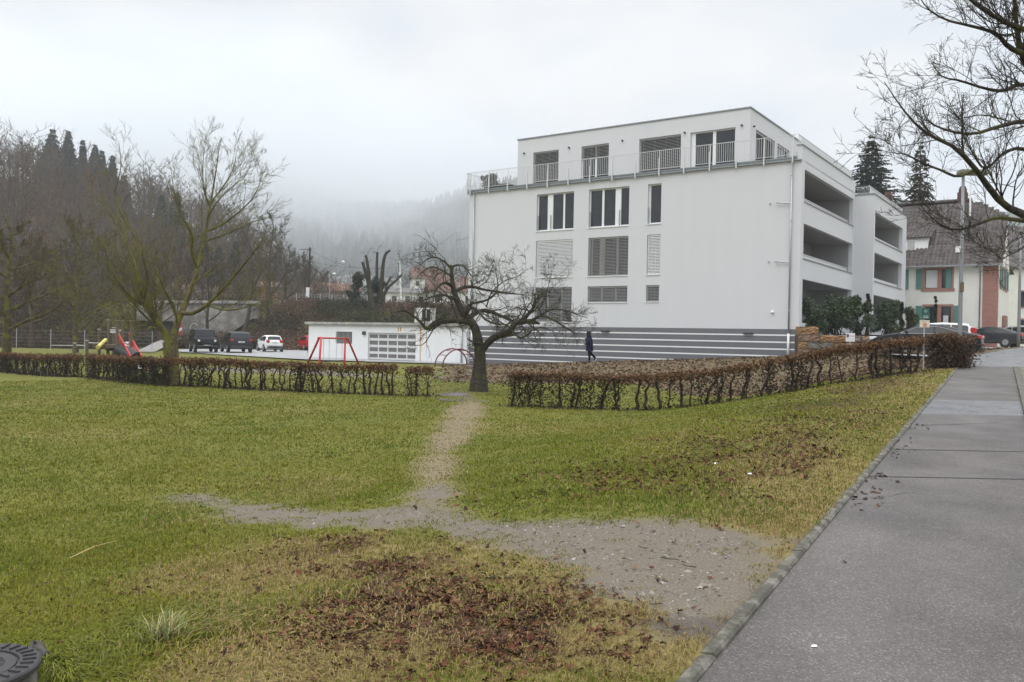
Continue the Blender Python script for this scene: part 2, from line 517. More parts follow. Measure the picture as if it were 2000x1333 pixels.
def ground_material():
    m = bpy.data.materials.new("ground_turf_and_dirt")
    m.use_nodes = True
    nt = m.node_tree
    n, l = nt.nodes, nt.links
    b = n["Principled BSDF"]
    geo = n.new("ShaderNodeNewGeometry")
    def noise(sc, det=4, rough=0.6):
        t = n.new("ShaderNodeTexNoise")
        t.inputs["Scale"].default_value = sc
        t.inputs["Detail"].default_value = det
        t.inputs["Roughness"].default_value = rough
        l.new(geo.outputs["Position"], t.inputs["Vector"])
        return t.outputs["Fac"]
    def ramp(src, *st):
        r = n.new("ShaderNodeValToRGB")
        el = r.color_ramp.elements
        while len(el) < len(st): el.new(0.5)
        for e, (p, c) in zip(el, st):
            e.position, e.color = p, (*c, 1)
        l.new(src, r.inputs[0])
        return r.outputs[0]
    def mth(op, a, c):
        t = n.new("ShaderNodeMath"); t.operation = op
        for i, v in enumerate((a, c)):
            if isinstance(v, (int, float)): t.inputs[i].default_value = v
            else: l.new(v, t.inputs[i])
        return t.outputs[0]
    def at_(name):
        a = n.new("ShaderNodeAttribute"); a.attribute_name = name
        return a.outputs["Fac"]
    def thr(mask, nz, amt=0.6, w=0.18):
        v = mth('ADD', mask, mth('MULTIPLY', mth('SUBTRACT', nz, 0.5), amt * 2))
        r = n.new("ShaderNodeMapRange"); r.interpolation_type = 'SMOOTHSTEP'
        r.inputs[1].default_value, r.inputs[2].default_value = 0.5 - w, 0.5 + w
        l.new(v, r.inputs[0])
        return r.outputs[0]
    def mix(f, a, c):
        t = n.new("ShaderNodeMix"); t.data_type = 'RGBA'
        l.new(f, t.inputs[0]); l.new(a, t.inputs[6]); l.new(c, t.inputs[7])
        return t.outputs[2]
    nb, nm, nf, nff = noise(0.35, 3), noise(2.2, 5), noise(14, 5, 0.7), noise(70, 3, 0.7)
    grass = mix(thr(nb, nm, 0.5, 0.3), ramp(nf, (0.3, (0.048, 0.062, 0.007)), (0.5, (0.105, 0.118, 0.014)), (0.72, (0.165, 0.17, 0.026))),
                ramp(nf, (0.3, (0.075, 0.076, 0.010)), (0.5, (0.15, 0.138, 0.020)), (0.72, (0.215, 0.185, 0.038))))
    dry = ramp(nf, (0.25, (0.09, 0.07, 0.02)), (0.5, (0.2, 0.155, 0.055)), (0.75, (0.3, 0.24, 0.1)))
    c = mix(thr(at_("dry"), nm, 0.55, 0.25), grass, dry)
    dirt = ramp(nff, (0.25, (0.085, 0.068, 0.048)), (0.5, (0.16, 0.134, 0.102)), (0.7, (0.225, 0.196, 0.157)), (0.85, (0.33, 0.3, 0.255)))
    c = mix(thr(at_("straw"), nf, 0.45, 0.35), c, ramp(nf, (0.3, (0.13, 0.105, 0.06)), (0.7, (0.27, 0.215, 0.13))))
    leafc = ramp(nf, (0.3, (0.03, 0.014, 0.009)), (0.5, (0.075, 0.036, 0.022)), (0.75, (0.13, 0.075, 0.04)))
    c = mix(thr(at_("leafy"), nm, 0.5, 0.2), c, leafc)
    c = mix(thr(mth('MULTIPLY', at_("drift"), 0.62), nf, 0.5, 0.12), c, leafc)
    bedc = ramp(nf, (0.25, (0.06, 0.038, 0.025)), (0.45, (0.12, 0.082, 0.05)), (0.6, (0.16, 0.13, 0.055)), (0.75, (0.2, 0.165, 0.11)))
    c = mix(thr(at_("bed"), nm, 0.45, 0.15), c, bedc)
    c = mix(thr(at_("dirt"), nf, 0.6, 0.22), c, dirt)
    c = mix(thr(at_("mud"), nf, 0.5, 0.2), c, ramp(nf, (0.3, (0.05, 0.038, 0.03)), (0.7, (0.12, 0.095, 0.075))))
    l.new(c, b.inputs["Base Color"])
    rr = n.new("ShaderNodeMapRange")
    l.new(at_("mud"), rr.inputs[0]); rr.inputs[3].default_value, rr.inputs[4].default_value = 0.9, 0.35
    l.new(rr.outputs[0], b.inputs["Roughness"])
    b.inputs["Specular IOR Level"].default_value = 0.25
    bp = n.new("ShaderNodeBump")
    bp.inputs["Strength"].default_value, bp.inputs["Distance"].default_value = 0.7, 0.03
    l.new(mth('ADD', nf, mth('MULTIPLY', nff, 0.35)), bp.inputs["Height"])
    l.new(bp.outputs[0], b.inputs["Normal"])
    return m

ground = mesh_np("ground", V, [Q], ground_material(), smooth_=True, col=mk, kind="structure")

# pavement, kerb, driveway, car park, footpaths
def strip_mesh(name, ys, s0, s1, dz, mt, ns=6, zf=walk_z):
    X, Z, Yv = [], [], []
    V = []
    for y in ys:
        for t in np.linspace(s0, s1, ns):
            # move perpendicular to the kerb line
            x = float(kerb_x(y)) - t / 0.865
            V.append((x, y, float(zf(y)) + dz))
    i = np.arange(len(ys) - 1)[:, None] * ns + np.arange(ns - 1)[None, :]
    Q = np.stack([i, i + 1, i + ns + 1, i + ns], axis=-1).reshape(-1, 4)
    return mesh_np(name, V, [Q], mt, kind="structure")

def asphalt_material(name, base, speck, rough, wet):
    m = bpy.data.materials.new(name)
    m.use_nodes = True
    n, l = m.node_tree.nodes, m.node_tree.links
    b = n["Principled BSDF"]
    geo = n.new("ShaderNodeNewGeometry")
    def noise(sc, det=3):
        t = n.new("ShaderNodeTexNoise"); t.inputs["Scale"].default_value = sc; t.inputs["Detail"].default_value = det
        l.new(geo.outputs["Position"], t.inputs["Vector"]); return t.outputs["Fac"]
    vo = n.new("ShaderNodeTexVoronoi"); vo.inputs["Scale"].default_value = 130
    l.new(geo.outputs["Position"], vo.inputs["Vector"])
    rp = n.new("ShaderNodeValToRGB")
    el = rp.color_ramp.elements
    bs = np.array(base)
    el[0].position, el[0].color = 0.1, (*(bs * 0.7), 1)
    el[1].position, el[1].color = 0.55, (*bs, 1)
    e = el.new(0.86); e.color = (*(bs * 1.2), 1)
    e = el.new(0.97); e.color = (*speck, 1)
    sepc = n.new("ShaderNodeSeparateColor")
    l.new(vo.outputs["Color"], sepc.inputs[0])
    l.new(sepc.outputs[0], rp.inputs[0])
    mx = n.new("ShaderNodeMix"); mx.data_type = 'RGBA'; mx.blend_type = 'MULTIPLY'
    mx.inputs[0].default_value = 1.0
    r2 = n.new("ShaderNodeValToRGB")
    r2.color_ramp.elements[0].position, r2.color_ramp.elements[0].color = 0.3, (0.66, 0.65, 0.65, 1)
    r2.color_ramp.elements[1].position, r2.color_ramp.elements[1].color = 0.7, (1.12, 1.1, 1.08, 1)
    l.new(noise(1.3, 5), r2.inputs[0])
    l.new(rp.outputs[0], mx.inputs[6]); l.new(r2.outputs[0], mx.inputs[7])
    l.new(mx.outputs[2], b.inputs["Base Color"])
    rr = n.new("ShaderNodeMapRange")
    rr.inputs[1].default_value, rr.inputs[2].default_value = 0.4, 0.65
    rr.inputs[3].default_value, rr.inputs[4].default_value = rough, wet
    l.new(noise(0.9, 4), rr.inputs[0]); l.new(rr.outputs[0], b.inputs["Roughness"])
    bp = n.new("ShaderNodeBump"); bp.inputs["Strength"].default_value, bp.inputs["Distance"].default_value = 0.5, 0.006
    l.new(vo.outputs["Distance"], bp.inputs["Height"]); l.new(bp.outputs[0], b.inputs["Normal"])
    MATS[name] = m
    return m

ASPH = asphalt_material("damp_reddish_asphalt", (0.108, 0.096, 0.090), (0.225, 0.205, 0.192), 0.8, 0.6)
WETASPH = asphalt_material("wet_grey_asphalt", (0.12, 0.122, 0.128), (0.3, 0.3, 0.3), 0.4, 0.25)
CONCP = mat("pale_concrete_paving", (0.27, 0.27, 0.265), 0.6, color2=(0.37, 0.37, 0.365), scale=0.8, bump=0.1)
strip_mesh("pavement", np.concatenate([np.arange(-4, 13.7, 0.5), [13.7]]), -1.52, 0.0, 0, ASPH)
strip_mesh("pavement_patch", [13.7, 14.5, 15.3, 16.0], -1.52, 0.0, 0, WETASPH)
strip_mesh("pavement", np.concatenate([np.arange(16.0, 27, 1.0), [27.0]]), -1.52, 0.0, 0, ASPH)
strip_mesh("road", np.concatenate([np.arange(27.0, 60, 1.5)]), -9.0, 0.0, 0, WETASPH, ns=12)
TAR = mat("tar_joint", (0.035, 0.033, 0.033), 0.6)
for y in (8.3, 10.0, 21.5):
    strip_mesh("pavement_joint", [y, y + 0.035], -1.5, -0.02, 0.004, TAR)
rc_ = np.random.default_rng(12)
def crack(y0, t0, dy, dt, n=26, w=0.006):
    y, t = y0, t0
    L_, R2 = [], []
    for i in range(n):
        ww = w * rc_.uniform(0.4, 1.3) * (1 if 0 < i < n - 1 else 0.2)
        x = float(kerb_x(y)) + t / 0.865; z = float(walk_z(y)) + 0.004
        L_.append((x, y - ww, z)); R2.append((x, y + ww, z))
        y += dy / n + rc_.normal() * 0.018; t += dt / n + rc_.normal() * 0.008
    t_ = np.array(L_ + R2); k_ = np.arange(n - 1)
    mesh_np("pavement_crack", t_, [np.column_stack([k_, k_ + 1, n + k_ + 1, n + k_])], TAR, kind="structure")
crack(7.2, 0.08, 0.35, 0.5, w=0.004); crack(12.2, 0.1, 0.6, 1.2, w=0.012); crack(18.5, 1.4, 1.0, -1.2, w=0.016)
# right-hand verge beyond the pavement
KERBM = mat("mossy_kerb_stone", (0.075, 0.07, 0.052), 0.9, color2=(0.2, 0.188, 0.155), scale=9, bump=0.5, bscale=70)
VERGE = mat("verge_mossy_concrete", (0.1, 0.105, 0.06), 0.9, color2=(0.2, 0.2, 0.17), scale=5, bump=0.5)
strip_mesh("verge", np.arange(-4, 27, 0.8), -5.0, -1.66, 0.05, VERGE)
strip_mesh("verge_kerb", np.arange(-4, 27, 0.8), -1.67, -1.52, 0.05, KERBM, ns=2)

rng = np.random.default_rng(3)
kb = MB()
y = -3.0
while y < 48:
    ln = 0.86
    y0, y1 = y, y + ln - 0.012
    jz = rng.uniform(-0.006, 0.006)
    vs = []
    for yy in (y0, y1):
        for t, h in ((-0.07, -0.1), (-0.07, 0.012 + jz), (-0.056, 0.026 + jz), (-0.01, 0.028 + jz), (0.0, 0.02 + jz), (0.0, -0.1)):
            vs.append((float(kerb_x(yy)) - t / 0.865, yy + t * 0.0, float(walk_z(yy)) + h))
    q = [(i, i + 1, 7 + i, 6 + i) for i in range(5)]
    kb.add(vs, [q, [(0, 1, 2, 3, 4, 5)], [(11, 10, 9, 8, 7, 6)]])
    y += ln
kb.build("kerb", KERBM, kind="structure")

def sheet(name, poly, mt, dz=0.03, step=1.0, zf=None, kind="structure"):
    """flat-ish ground sheet: polygon filled with a grid draped on the terrain"""
    poly = np.asarray(poly)[:, :2]
    x0, y0 = poly.min(0); x1, y1 = poly.max(0)
    xs, ys = np.arange(x0, x1 + step, step), np.arange(y0, y1 + step, step)
    X, Y = np.meshgrid(xs, ys)
    sd = poly_sd(X.ravel(), Y.ravel(), poly)
    # pull border vertices onto the outline
    P = np.stack([X.ravel(), Y.ravel()], 1)
    out = []
    for p, d in zip(P, sd):
        if -step * 0.75 < d < step * 0.45:
            best, bd = p, 1e9
            for a, b in zip(poly, np.roll(poly, -1, axis=0)):
                e = b - a
                t = np.clip((p - a) @ e / (e @ e + 1e-12), 0, 1)
                q = a + t * e
                dd = np.hypot(*(p - q))
                if dd < bd: best, bd = q, dd
            out.append(best)
        else:
            out.append(p)
    P2 = np.array(out)
    ok = sd > -step * 0.75
    n_ = len(xs)
    i = np.arange(len(ys) - 1)[:, None] * n_ + np.arange(n_ - 1)[None, :]
    Qs = np.stack([i, i + 1, i + n_ + 1, i + n_], -1).reshape(-1, 4)
    Qs = Qs[ok[Qs].all(1)]
    used = np.unique(Qs)
    remap = -np.ones(len(P2), dtype=int); remap[used] = np.arange(len(used))
    P3 = P2[used]
    z = (H(P3[:, 0], P3[:, 1]) if zf is None else zf(P3[:, 0], P3[:, 1])) + dz
    return mesh_np(name, np.column_stack([P3, z]), [remap[Qs]], mt, kind=kind)
# ------------------------------------------------------------------ the apartment building
TH = 0.6047
EX = np.array([math.cos(TH), -math.sin(TH)]); EG = np.array([math.sin(TH), math.cos(TH)])
BR = np.array([15.1936, 44.8373])
def bw(x, y, z=0.0):
    p = BR + EX * x + EG * y
    return np.array([p[0], p[1], z])

def wall_holes(mb, w0, w1, z0, z1, holes, depth, put):
    """front skin of a wall with rectangular openings and their reveals; put(u, n, z) -> xyz"""
    us = sorted({w0, w1, *[h[0] for h in holes], *[h[1] for h in holes]})
    zs = sorted({z0, z1, *[h[2] for h in holes], *[h[3] for h in holes]})
    for a, b in zip(us, us[1:]):
        for c, d in zip(zs, zs[1:]):
            um, zm = (a + b) / 2, (c + d) / 2
            if any(h[0] < um < h[1] and h[2] < zm < h[3] for h in holes):
                continue
            mb.quad(put(a, 0, c), put(b, 0, c), put(b, 0, d), put(a, 0, d))
    for a, b, c, d in holes:
        mb.quad(put(a, 0, c), put(a, depth, c), put(a, depth, d), put(a, 0, d))
        mb.quad(put(b, 0, d), put(b, depth, d), put(b, depth, c), put(b, 0, c))
        mb.quad(put(a, 0, d), put(a, depth, d), put(b, depth, d), put(b, 0, d))
        mb.quad(put(a, 0, c), put(b, 0, c), put(b, depth, c), put(a, depth, c))

FRONT = lambda u, n, z: (u, n, z)
W = 22.18           # long facade
bld = thing("apartment_building", "white flat-roofed apartment block with grey striped base and roof terrace railing", "building", (BR[0], BR[1], 0), -TH)

R1 = [(-16.73, -13.97, 8.36, 10.71), (-12.9, -10.14, 8.36, 10.71), (-8.92, -8.06, 8.36, 10.69)]
R2 = [(-16.74, -13.99, 5.37, 7.73), (-12.89, -10.14, 5.37, 7.73), (-8.92, -8.06, 5.37, 7.71)]
R3 = [(-16.73, -14.0, 2.54, 4.74), (-12.87, -10.15, 3.76, 4.74), (-8.92, -8.08, 3.78, 4.74)]
ROOF = 11.2
mb = MB()
wall_holes(mb, -W, 0, 2.24, ROOF, R1 + R2 + R3, 0.22, FRONT)
SIDE0 = lambda u, n, z: (-n, u, z)           # right-hand facade, runs back along +y
LOG = [(0.55, 11.6, 9.1, 10.82), (0.55, 11.6, 6.06, 7.93), (0.55, 11.6, 2.6, 4.95)]
wall_holes(mb, 0, 12.0, 1.0, 12.02, LOG, 0.25, SIDE0)
# parapet of the right facade, back walls, left side and the body behind
mb.box(-0.25, -0.002, 0.0, 12.0, 11.2, 12.018)
mb.quad((-W, 0, -0.6), (-W, 12, -0.6), (-W, 12, ROOF), (-W, 0, ROOF))
mb.quad((0, 12, 0.5), (-W, 12, 0.5), (-W, 12, ROOF), (0, 12, ROOF))
wall = mb.build("wall", WHITE, bld)
# plinth with white lines
mb = MB()
mb.box(-W - 0.01, 0.01, -0.012, 0.2, -0.9, 2.24)
mb.box(-0.2, 0.012, -0.012, 12.0, -0.5, 1.0)
pl = mb.build("plinth", PLINTH, bld)
mb = MB()
for z in (1.915, 1.535, 1.16, 0.785, 0.41, 0.04):
    mb.box(-W - 0.012, 0.012, -0.017, 0.0, z - 0.036, z + 0.036)
mb.build("plinth_line", WHITE2, pl)
for x in (-19.53, -11.55, -2.7):
    m2 = MB()
    m2.prism([(-0.02, 1.93), (-0.16, 1.97), (-0.16, 2.02), (-0.02, 2.02)], 0, x - 0.27, x + 0.27)
    m2.build("wall_light", DARKMET, bld)

def slats(mb, x0, x1, z0, z1, y, pitch=0.085, tilt=0.03, w=0.07):
    z = z0 + 0.04
    while z < z1 - 0.02:
        mb.add([(x0, y - w / 2, z - tilt), (x1, y - w / 2, z - tilt), (x1, y + w / 2, z + tilt), (x0, y + w / 2, z + tilt),
                (x0, y - w / 2, z - tilt + 0.006), (x1, y - w / 2, z - tilt + 0.006), (x1, y + w / 2, z + tilt + 0.006), (x0, y + w / 2, z + tilt + 0.006)],
               [[(0, 1, 2, 3), (7, 6, 5, 4), (0, 4, 5, 1), (2, 6, 7, 3)]])
        z += pitch

def window(x0, x1, z0, z1, y0=0.0, kind="casement", mull=(), blindmat=None, parent=None, sill=True, name="window", pale=False, bottom=None):
    """window > frame, pane, blind, sill in the wall plane y0"""
    fr = MB()
    t, y = 0.07, y0 + 0.15
    e = 0.003
    fr.box(x0 + e, x0 + t, y, y + 0.06, z0 + e, z1 - e)
    fr.box(x1 - t, x1 - e, y, y + 0.06, z0 + e, z1 - e)
    fr.box(x0 + t, x1 - t, y, y + 0.06, z0 + e, z0 + t)
    fr.box(x0 + t, x1 - t, y, y + 0.06, z1 - t, z1 - e)
    for a, b in mull:
        fr.box(x0 + (x1 - x0) * a, x0 + (x1 - x0) * b, y, y + 0.058, z0 + t, z1 - t)
    f = fr.build(name, FRAMEW, parent)
    p = MB(); p.quad((x0 + 0.02, y + 0.035, z0 + 0.02), (x1 - 0.02, y + 0.035, z0 + 0.02), (x1 - 0.02, y + 0.035, z1 - 0.02), (x0 + 0.02, y + 0.035, z1 - 0.02))
    p.build("pane", GLASS, f)
    if kind in ("blind", "half"):
        s = MB()
        zb = z0 + 0.03 if bottom is None else bottom
        slats(s, x0 + 0.03, x1 - 0.03, zb, z1 - 0.06, y0 + 0.09, pitch=0.088, tilt=0.034 if pale else 0.02)
        s.box(x0 + 0.03, x1 - 0.03, y0 + 0.055, y0 + 0.125, z1 - 0.1, z1 - 0.012)
        s.box(x0 + 0.03, x1 - 0.03, y0 + 0.07, y0 + 0.11, zb - 0.02, zb + 0.015)
        for q in (0.1, 0.37, 0.64, 0.92):
            xx = x0 + (x1 - x0) * q
            s.box(xx - 0.006, xx + 0.006, y0 + 0.05, y0 + 0.055, zb, z1 - 0.1)
        s.build("blind", BLINDL if pale else BLIND, f)
    if sill:
        s = MB(); s.box(x0 - 0.06, x1 + 0.01, y0 - 0.05, y0 + 0.145, z0 - 0.05, z0 - 0.004)
        s.build("sill", FRAMEW, f)
    return f

M3 = [(0.06, 0.09), (0.27, 0.40), (0.69, 0.735)]
w = window(*R1[0], mull=[(0.27, 0.415), (0.69, 0.735)], parent=bld)
w2 = window(*R1[1], mull=[(0.31, 0.36), (0.64, 0.78)], parent=bld)
w3 = window(*R1[2], mull=[(0.1, 0.16)], parent=bld)
GR = mat("balustrade_glass", (0.30, 0.34, 0.34), 0.1, var=0.05)
for ww, (x0, x1, z0, z1), segs in ((w, R1[0], [(0.02, 0.04), (0.36, 0.385)]), (w2, R1[1], [(0.02, 0.035), (0.745, 0.765)]), (w3, R1[2], [(0.04, 0.08)])):
    for a, b in segs:
        g = MB()
        g.box(x0 + (x1 - x0) * a, x0 + (x1 - x0) * b, 0.05, 0.09, z0 + 0.02, z0 + 0.98)
        g.build("balustrade", GR, ww)
window(*R2[0], kind="blind", parent=bld, pale=True)
window(*R2[1], kind="blind", parent=bld, mull=M3)
window(*R2[2], kind="blind", parent=bld, pale=True)
window(*R3[0], kind="blind", parent=bld, mull=[(0.3, 0.34), (0.68, 0.72)])
window(*R3[1], kind="blind", parent=bld, mull=[(0.32, 0.36), (0.67, 0.71)])
window(*R3[2], kind="blind", parent=bld)

# roof slab with metal edge, terrace floor
mb = MB()
mb.box(-W - 0.12, 0.0, -0.16, 12.05, 11.2, 11.26)
mb.box(-W - 0.06, -0.26, -0.1, 12.03, 11.262, 11.34)
mb.box(-W - 0.1, -0.255, -0.14, -0.06, 11.342, 11.42)
roof = mb.build("roof", FASCIA, bld)
mb = MB(); mb.box(-0.30, 0.06, -0.05, 11.3, 12.02, 12.06)
mb.build("parapet_cap", FASCIA, roof)
mb = MB(); mb.box(-W - 0.05, -0.3, 0.0, 12.0, 11.345, 11.38)
mb.build("terrace_floor", mat("terrace_timber", (0.16, 0.13, 0.11), 0.8, scale=3, stretch=(1, 14, 1)), roof)
# penthouse
PX0, PX1, PY = -19.8, -3.62, 2.2
P = [(-18.53, -16.52, 11.5, 14.01), (-14.78, -12.77, 11.5, 14.01), (-10.64, -7.86, 11.5, 14.0), (-7.26, -4.48, 11.5, 13.99)]
mb = MB()
wall_holes(mb, PX0, PX1, 11.38, 14.98, P, 0.22, lambda u, n, z: (u, PY + n, z))
PS = [(3.27, 6.8, 11.5, 13.98), (7.2, 9.9, 11.5, 13.97)]
wall_holes(mb, PY, 13.5, 11.38, 14.98, PS, 0.22, lambda u, n, z: (PX1 - n, u, z))
mb.quad((PX0, PY, 11.38), (PX0, 13.5, 11.38), (PX0, 13.5, 14.98), (PX0, PY, 14.98))
mb.quad((PX0, 13.5, 11.38), (PX1, 13.5, 11.38), (PX1, 13.5, 14.98), (PX0, 13.5, 14.98))
ph = mb.build("penthouse", WHITE, bld)
mb = MB(); mb.box(PX0 - 0.06, PX1 + 0.06, PY - 0.06, 13.56, 14.985, 15.06)
mb.build("penthouse_roof", FASCIA, ph)
window(*P[0], y0=PY, kind="blind", parent=ph, sill=False)
window(*P[1], y0=PY, kind="half", parent=ph, sill=False, mull=[(0.47, 0.53)], bottom=13.2)
window(*P[2], y0=PY, kind="blind", parent=ph, sill=False)
window(*P[3], y0=PY, parent=ph, sill=False, mull=[(0.0, 0.1), (0.49, 0.56)])
mb = MB()
for x in (-19.25, -15.7, -11.79, -7.61, -4.09):
    m2 = MB(); m2.lathe([(0.055, PY - 0.13), (0.055, PY - 0.004)], 10, ax=1, c=(x, 0, 14.03)); m2.build("wall_light", DARKMET, ph)
m2 = MB(); m2.lathe([(0.055, PX1 + 0.004), (0.055, PX1 + 0.12)], 10, ax=0, c=(0, 2.75, 14.03)); m2.build("wall_light", DARKMET, ph)
for (a, b, c, d), blind in zip(PS, (True, False)):
    f = MB()
    for u0, u1, q0, q1 in ((a, a + 0.08, c, d), (b - 0.08, b, c, d), (a + 0.08, b - 0.08, d - 0.08, d), (a + 0.08, b - 0.08, c, c + 0.08)):
        f.box(PX1 - 0.2, PX1 - 0.15, u0, u1, q0, q1)
    fo = f.build("window", FRAMEW, ph)
    p = MB(); p.quad((PX1 - 0.18, a, c), (PX1 - 0.18, b, c), (PX1 - 0.18, b, d), (PX1 - 0.18, a, d)); p.build("pane", GLASS, fo)
    if blind:
        s = MB(M=np.array([[0, -1, 0, PX1], [1, 0, 0, 0], [0, 0, 1, 0], [0, 0, 0, 1.0]]))
        slats(s, a + 0.03, b - 0.03, c + 0.1, d - 0.06, 0.09)
        s.build("blind", BLIND, fo)

# terrace railing: posts fixed to the slab edge from outside
def railing(name, pts, zb, zt, parent, post_every=1.52, outside=0.17, pitch=0.125, label=None, drop=True):
    for (x0, y0), (x1, y1) in zip(pts, pts[1:]):
        L = math.hypot(x1 - x0, y1 - y0)
        dx, dy = (x1 - x0) / L, (y1 - y0) / L
        M = np.array([[dx, -dy, 0, x0], [dy, dx, 0, y0], [0, 0, 1, 0], [0, 0, 0, 1.0]])
        r = MB(M)
        r.box(0, L, -0.02, 0.02, zt - 0.03, zt)
        r.box(0, L, -0.012, 0.012, zb, zb + 0.025)
        u = 0.06
        while u < L - 0.05:
            r.box(u - 0.008, u + 0.008, -0.008, 0.008, zb + 0.025, zt - 0.03)
            u += pitch
        ro = r.build(name, RAILM, parent)
        if drop:
            n = max(1, int(round(L / post_every)))
            for k in range(n + 1):
                p = MB(M)
                uu = 0.35 + (L - 0.5) * k / n
                p.box(uu - 0.03, uu + 0.03, -0.075, -0.02, zb - 0.42, zb + 0.62)
                p.box(uu - 0.022, uu + 0.022, -0.02, 0.12, zb - 0.40, zb - 0.33)
                p.box(uu - 0.02, uu + 0.02, -0.018, 0.018, zb - 0.05, zt - 0.03)
                p.build("railing_post", RAILM, ro)
railing("railing", [(-W - 0.14, -0.2), (-0.28, -0.2)], 11.5, 12.58, bld)
railing("railing", [(-W - 0.14, 12.0), (-W - 0.14, -0.2)], 11.5, 12.58, bld, pitch=0.13)
railing("railing", [(-0.18, -0.15), (-0.18, 11.7)], 12.1, 12.6, bld, drop=False, pitch=0.13)
mb = MB(); mb.quad((-0.14, 0.3, 12.1), (-0.14, 11.5, 12.1), (-0.14, 11.5, 12.5), (-0.14, 0.3, 12.5))
mb.build("railing_panel", mat("frosted_panel", (0.55, 0.57, 0.57), 0.4, var=0.03), bld)

# loggias behind the right facade openings
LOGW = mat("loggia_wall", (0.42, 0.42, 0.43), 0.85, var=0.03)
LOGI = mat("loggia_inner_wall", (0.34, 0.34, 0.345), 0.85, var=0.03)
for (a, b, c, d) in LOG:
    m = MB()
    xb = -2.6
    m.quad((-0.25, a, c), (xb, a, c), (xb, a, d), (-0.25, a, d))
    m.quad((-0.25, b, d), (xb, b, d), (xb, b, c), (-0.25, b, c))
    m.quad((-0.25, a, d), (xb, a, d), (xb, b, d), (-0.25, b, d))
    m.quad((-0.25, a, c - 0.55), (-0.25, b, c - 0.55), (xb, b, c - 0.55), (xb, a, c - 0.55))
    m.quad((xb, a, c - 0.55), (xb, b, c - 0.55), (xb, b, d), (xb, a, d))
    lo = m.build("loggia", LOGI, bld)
    f = MB()
    f.quad((xb + 0.02, a + 1.0, c - 0.5), (xb + 0.02, a + 8.5, c - 0.5), (xb + 0.02, a + 8.5, d - 0.25), (xb + 0.02, a + 1.0, d - 0.25))
    f.build("loggia_window", GLASS, lo)
for (a, b, c, d) in LOG[:2]:
    r = MB()
    r.box(-0.36, -0.30, a, b, c + 0.3, c + 0.34)
    u = a + 0.05
    while u < b:
        r.box(-0.34, -0.32, u - 0.012, u + 0.012, c - 0.1, c + 0.3); u += 0.14
    r.box(-0.335, -0.325, a, b, c - 0.1, c + 0.28)
    r.build("loggia_railing", RAILM, bld)
    r = MB(); r.box(-0.26, 0.05, a - 0.02, b + 0.02, c - 0.04, c + 0.004); r.build("loggia_sill", FASCIA, bld)
lamp = MB(); lamp.box(-1.6, -1.1, 2.2, 2.7, 4.90, 4.945)
lamp.build("ceiling_lamp", emit_mat("lit_lamp", (1.0, 0.9, 0.7), 2.5), bld)

# second, staggered block behind
X2 = 1.18
LOG2 = [(12.35, 21.7, 8.28, 10.02), (12.35, 21.7, 5.58, 7.42), (12.35, 21.7, 2.4, 4.69)]
mb = MB()
wall_holes(mb, 12.0, 23.2, 0.5, 11.1, LOG2, 0.25, lambda u, n, z: (X2 - n, u, z))
mb.quad((-3, 12.003, 0.5), (X2, 12.003, 0.5), (X2, 12.003, 11.1), (-3, 12.003, 11.1))
mb.quad((X2, 23.2, 0.5), (-12, 23.2, 0.5), (-12, 23.2, 11.1), (X2, 23.2, 11.1))
b2 = mb.build("rear_block", WHITE, bld)
mb = MB(); mb.box(-12, X2 + 0.06, 11.95, 23.26, 11.1, 11.17); mb.build("rear_roof", FASCIA, b2)
railing("rear_railing", [(0.1, 12.02), (X2 - 0.25, 12.02), (X2 - 0.25, 23.0)], 11.2, 11.62, bld, drop=False)
mb = MB(); mb.box(X2 - 0.32, X2 - 0.28, 12.1, 22.9, 11.18, 11.62); mb.build("rear_parapet_panel", WHITE2, b2)
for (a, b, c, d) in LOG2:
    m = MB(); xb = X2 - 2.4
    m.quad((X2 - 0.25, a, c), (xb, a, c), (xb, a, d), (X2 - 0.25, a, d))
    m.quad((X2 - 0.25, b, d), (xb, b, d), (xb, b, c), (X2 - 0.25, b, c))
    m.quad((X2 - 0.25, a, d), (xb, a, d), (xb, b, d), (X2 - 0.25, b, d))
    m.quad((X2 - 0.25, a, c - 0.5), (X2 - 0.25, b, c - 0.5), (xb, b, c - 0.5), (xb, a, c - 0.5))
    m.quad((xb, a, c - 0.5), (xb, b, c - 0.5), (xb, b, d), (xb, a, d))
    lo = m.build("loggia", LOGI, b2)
    f = MB(); f.quad((xb + 0.02, a + 1, c - 0.5), (xb + 0.02, a + 6, c - 0.5), (xb + 0.02, a + 6, d - 0.25), (xb + 0.02, a + 1, d - 0.25)); f.build("loggia_window", GLASS, lo)
    r = MB(); r.box(X2 - 0.34, X2 - 0.3, a, b, c - 0.1, c + 0.3); r.build("loggia_railing", RAILM, b2)
    r = MB(); r.box(X2 - 0.26, X2 + 0.05, a - 0.02, b + 0.02, c - 0.04, c + 0.004); r.build("loggia_sill", FASCIA, b2)
mb = MB(); mb.box(-4.2, -3.4, 19.0, 19.8, 11.2, 12.6)
mb.build("chimney", mat("terracotta_block", (0.36, 0.12, 0.06), 0.9, scale=8), b2)

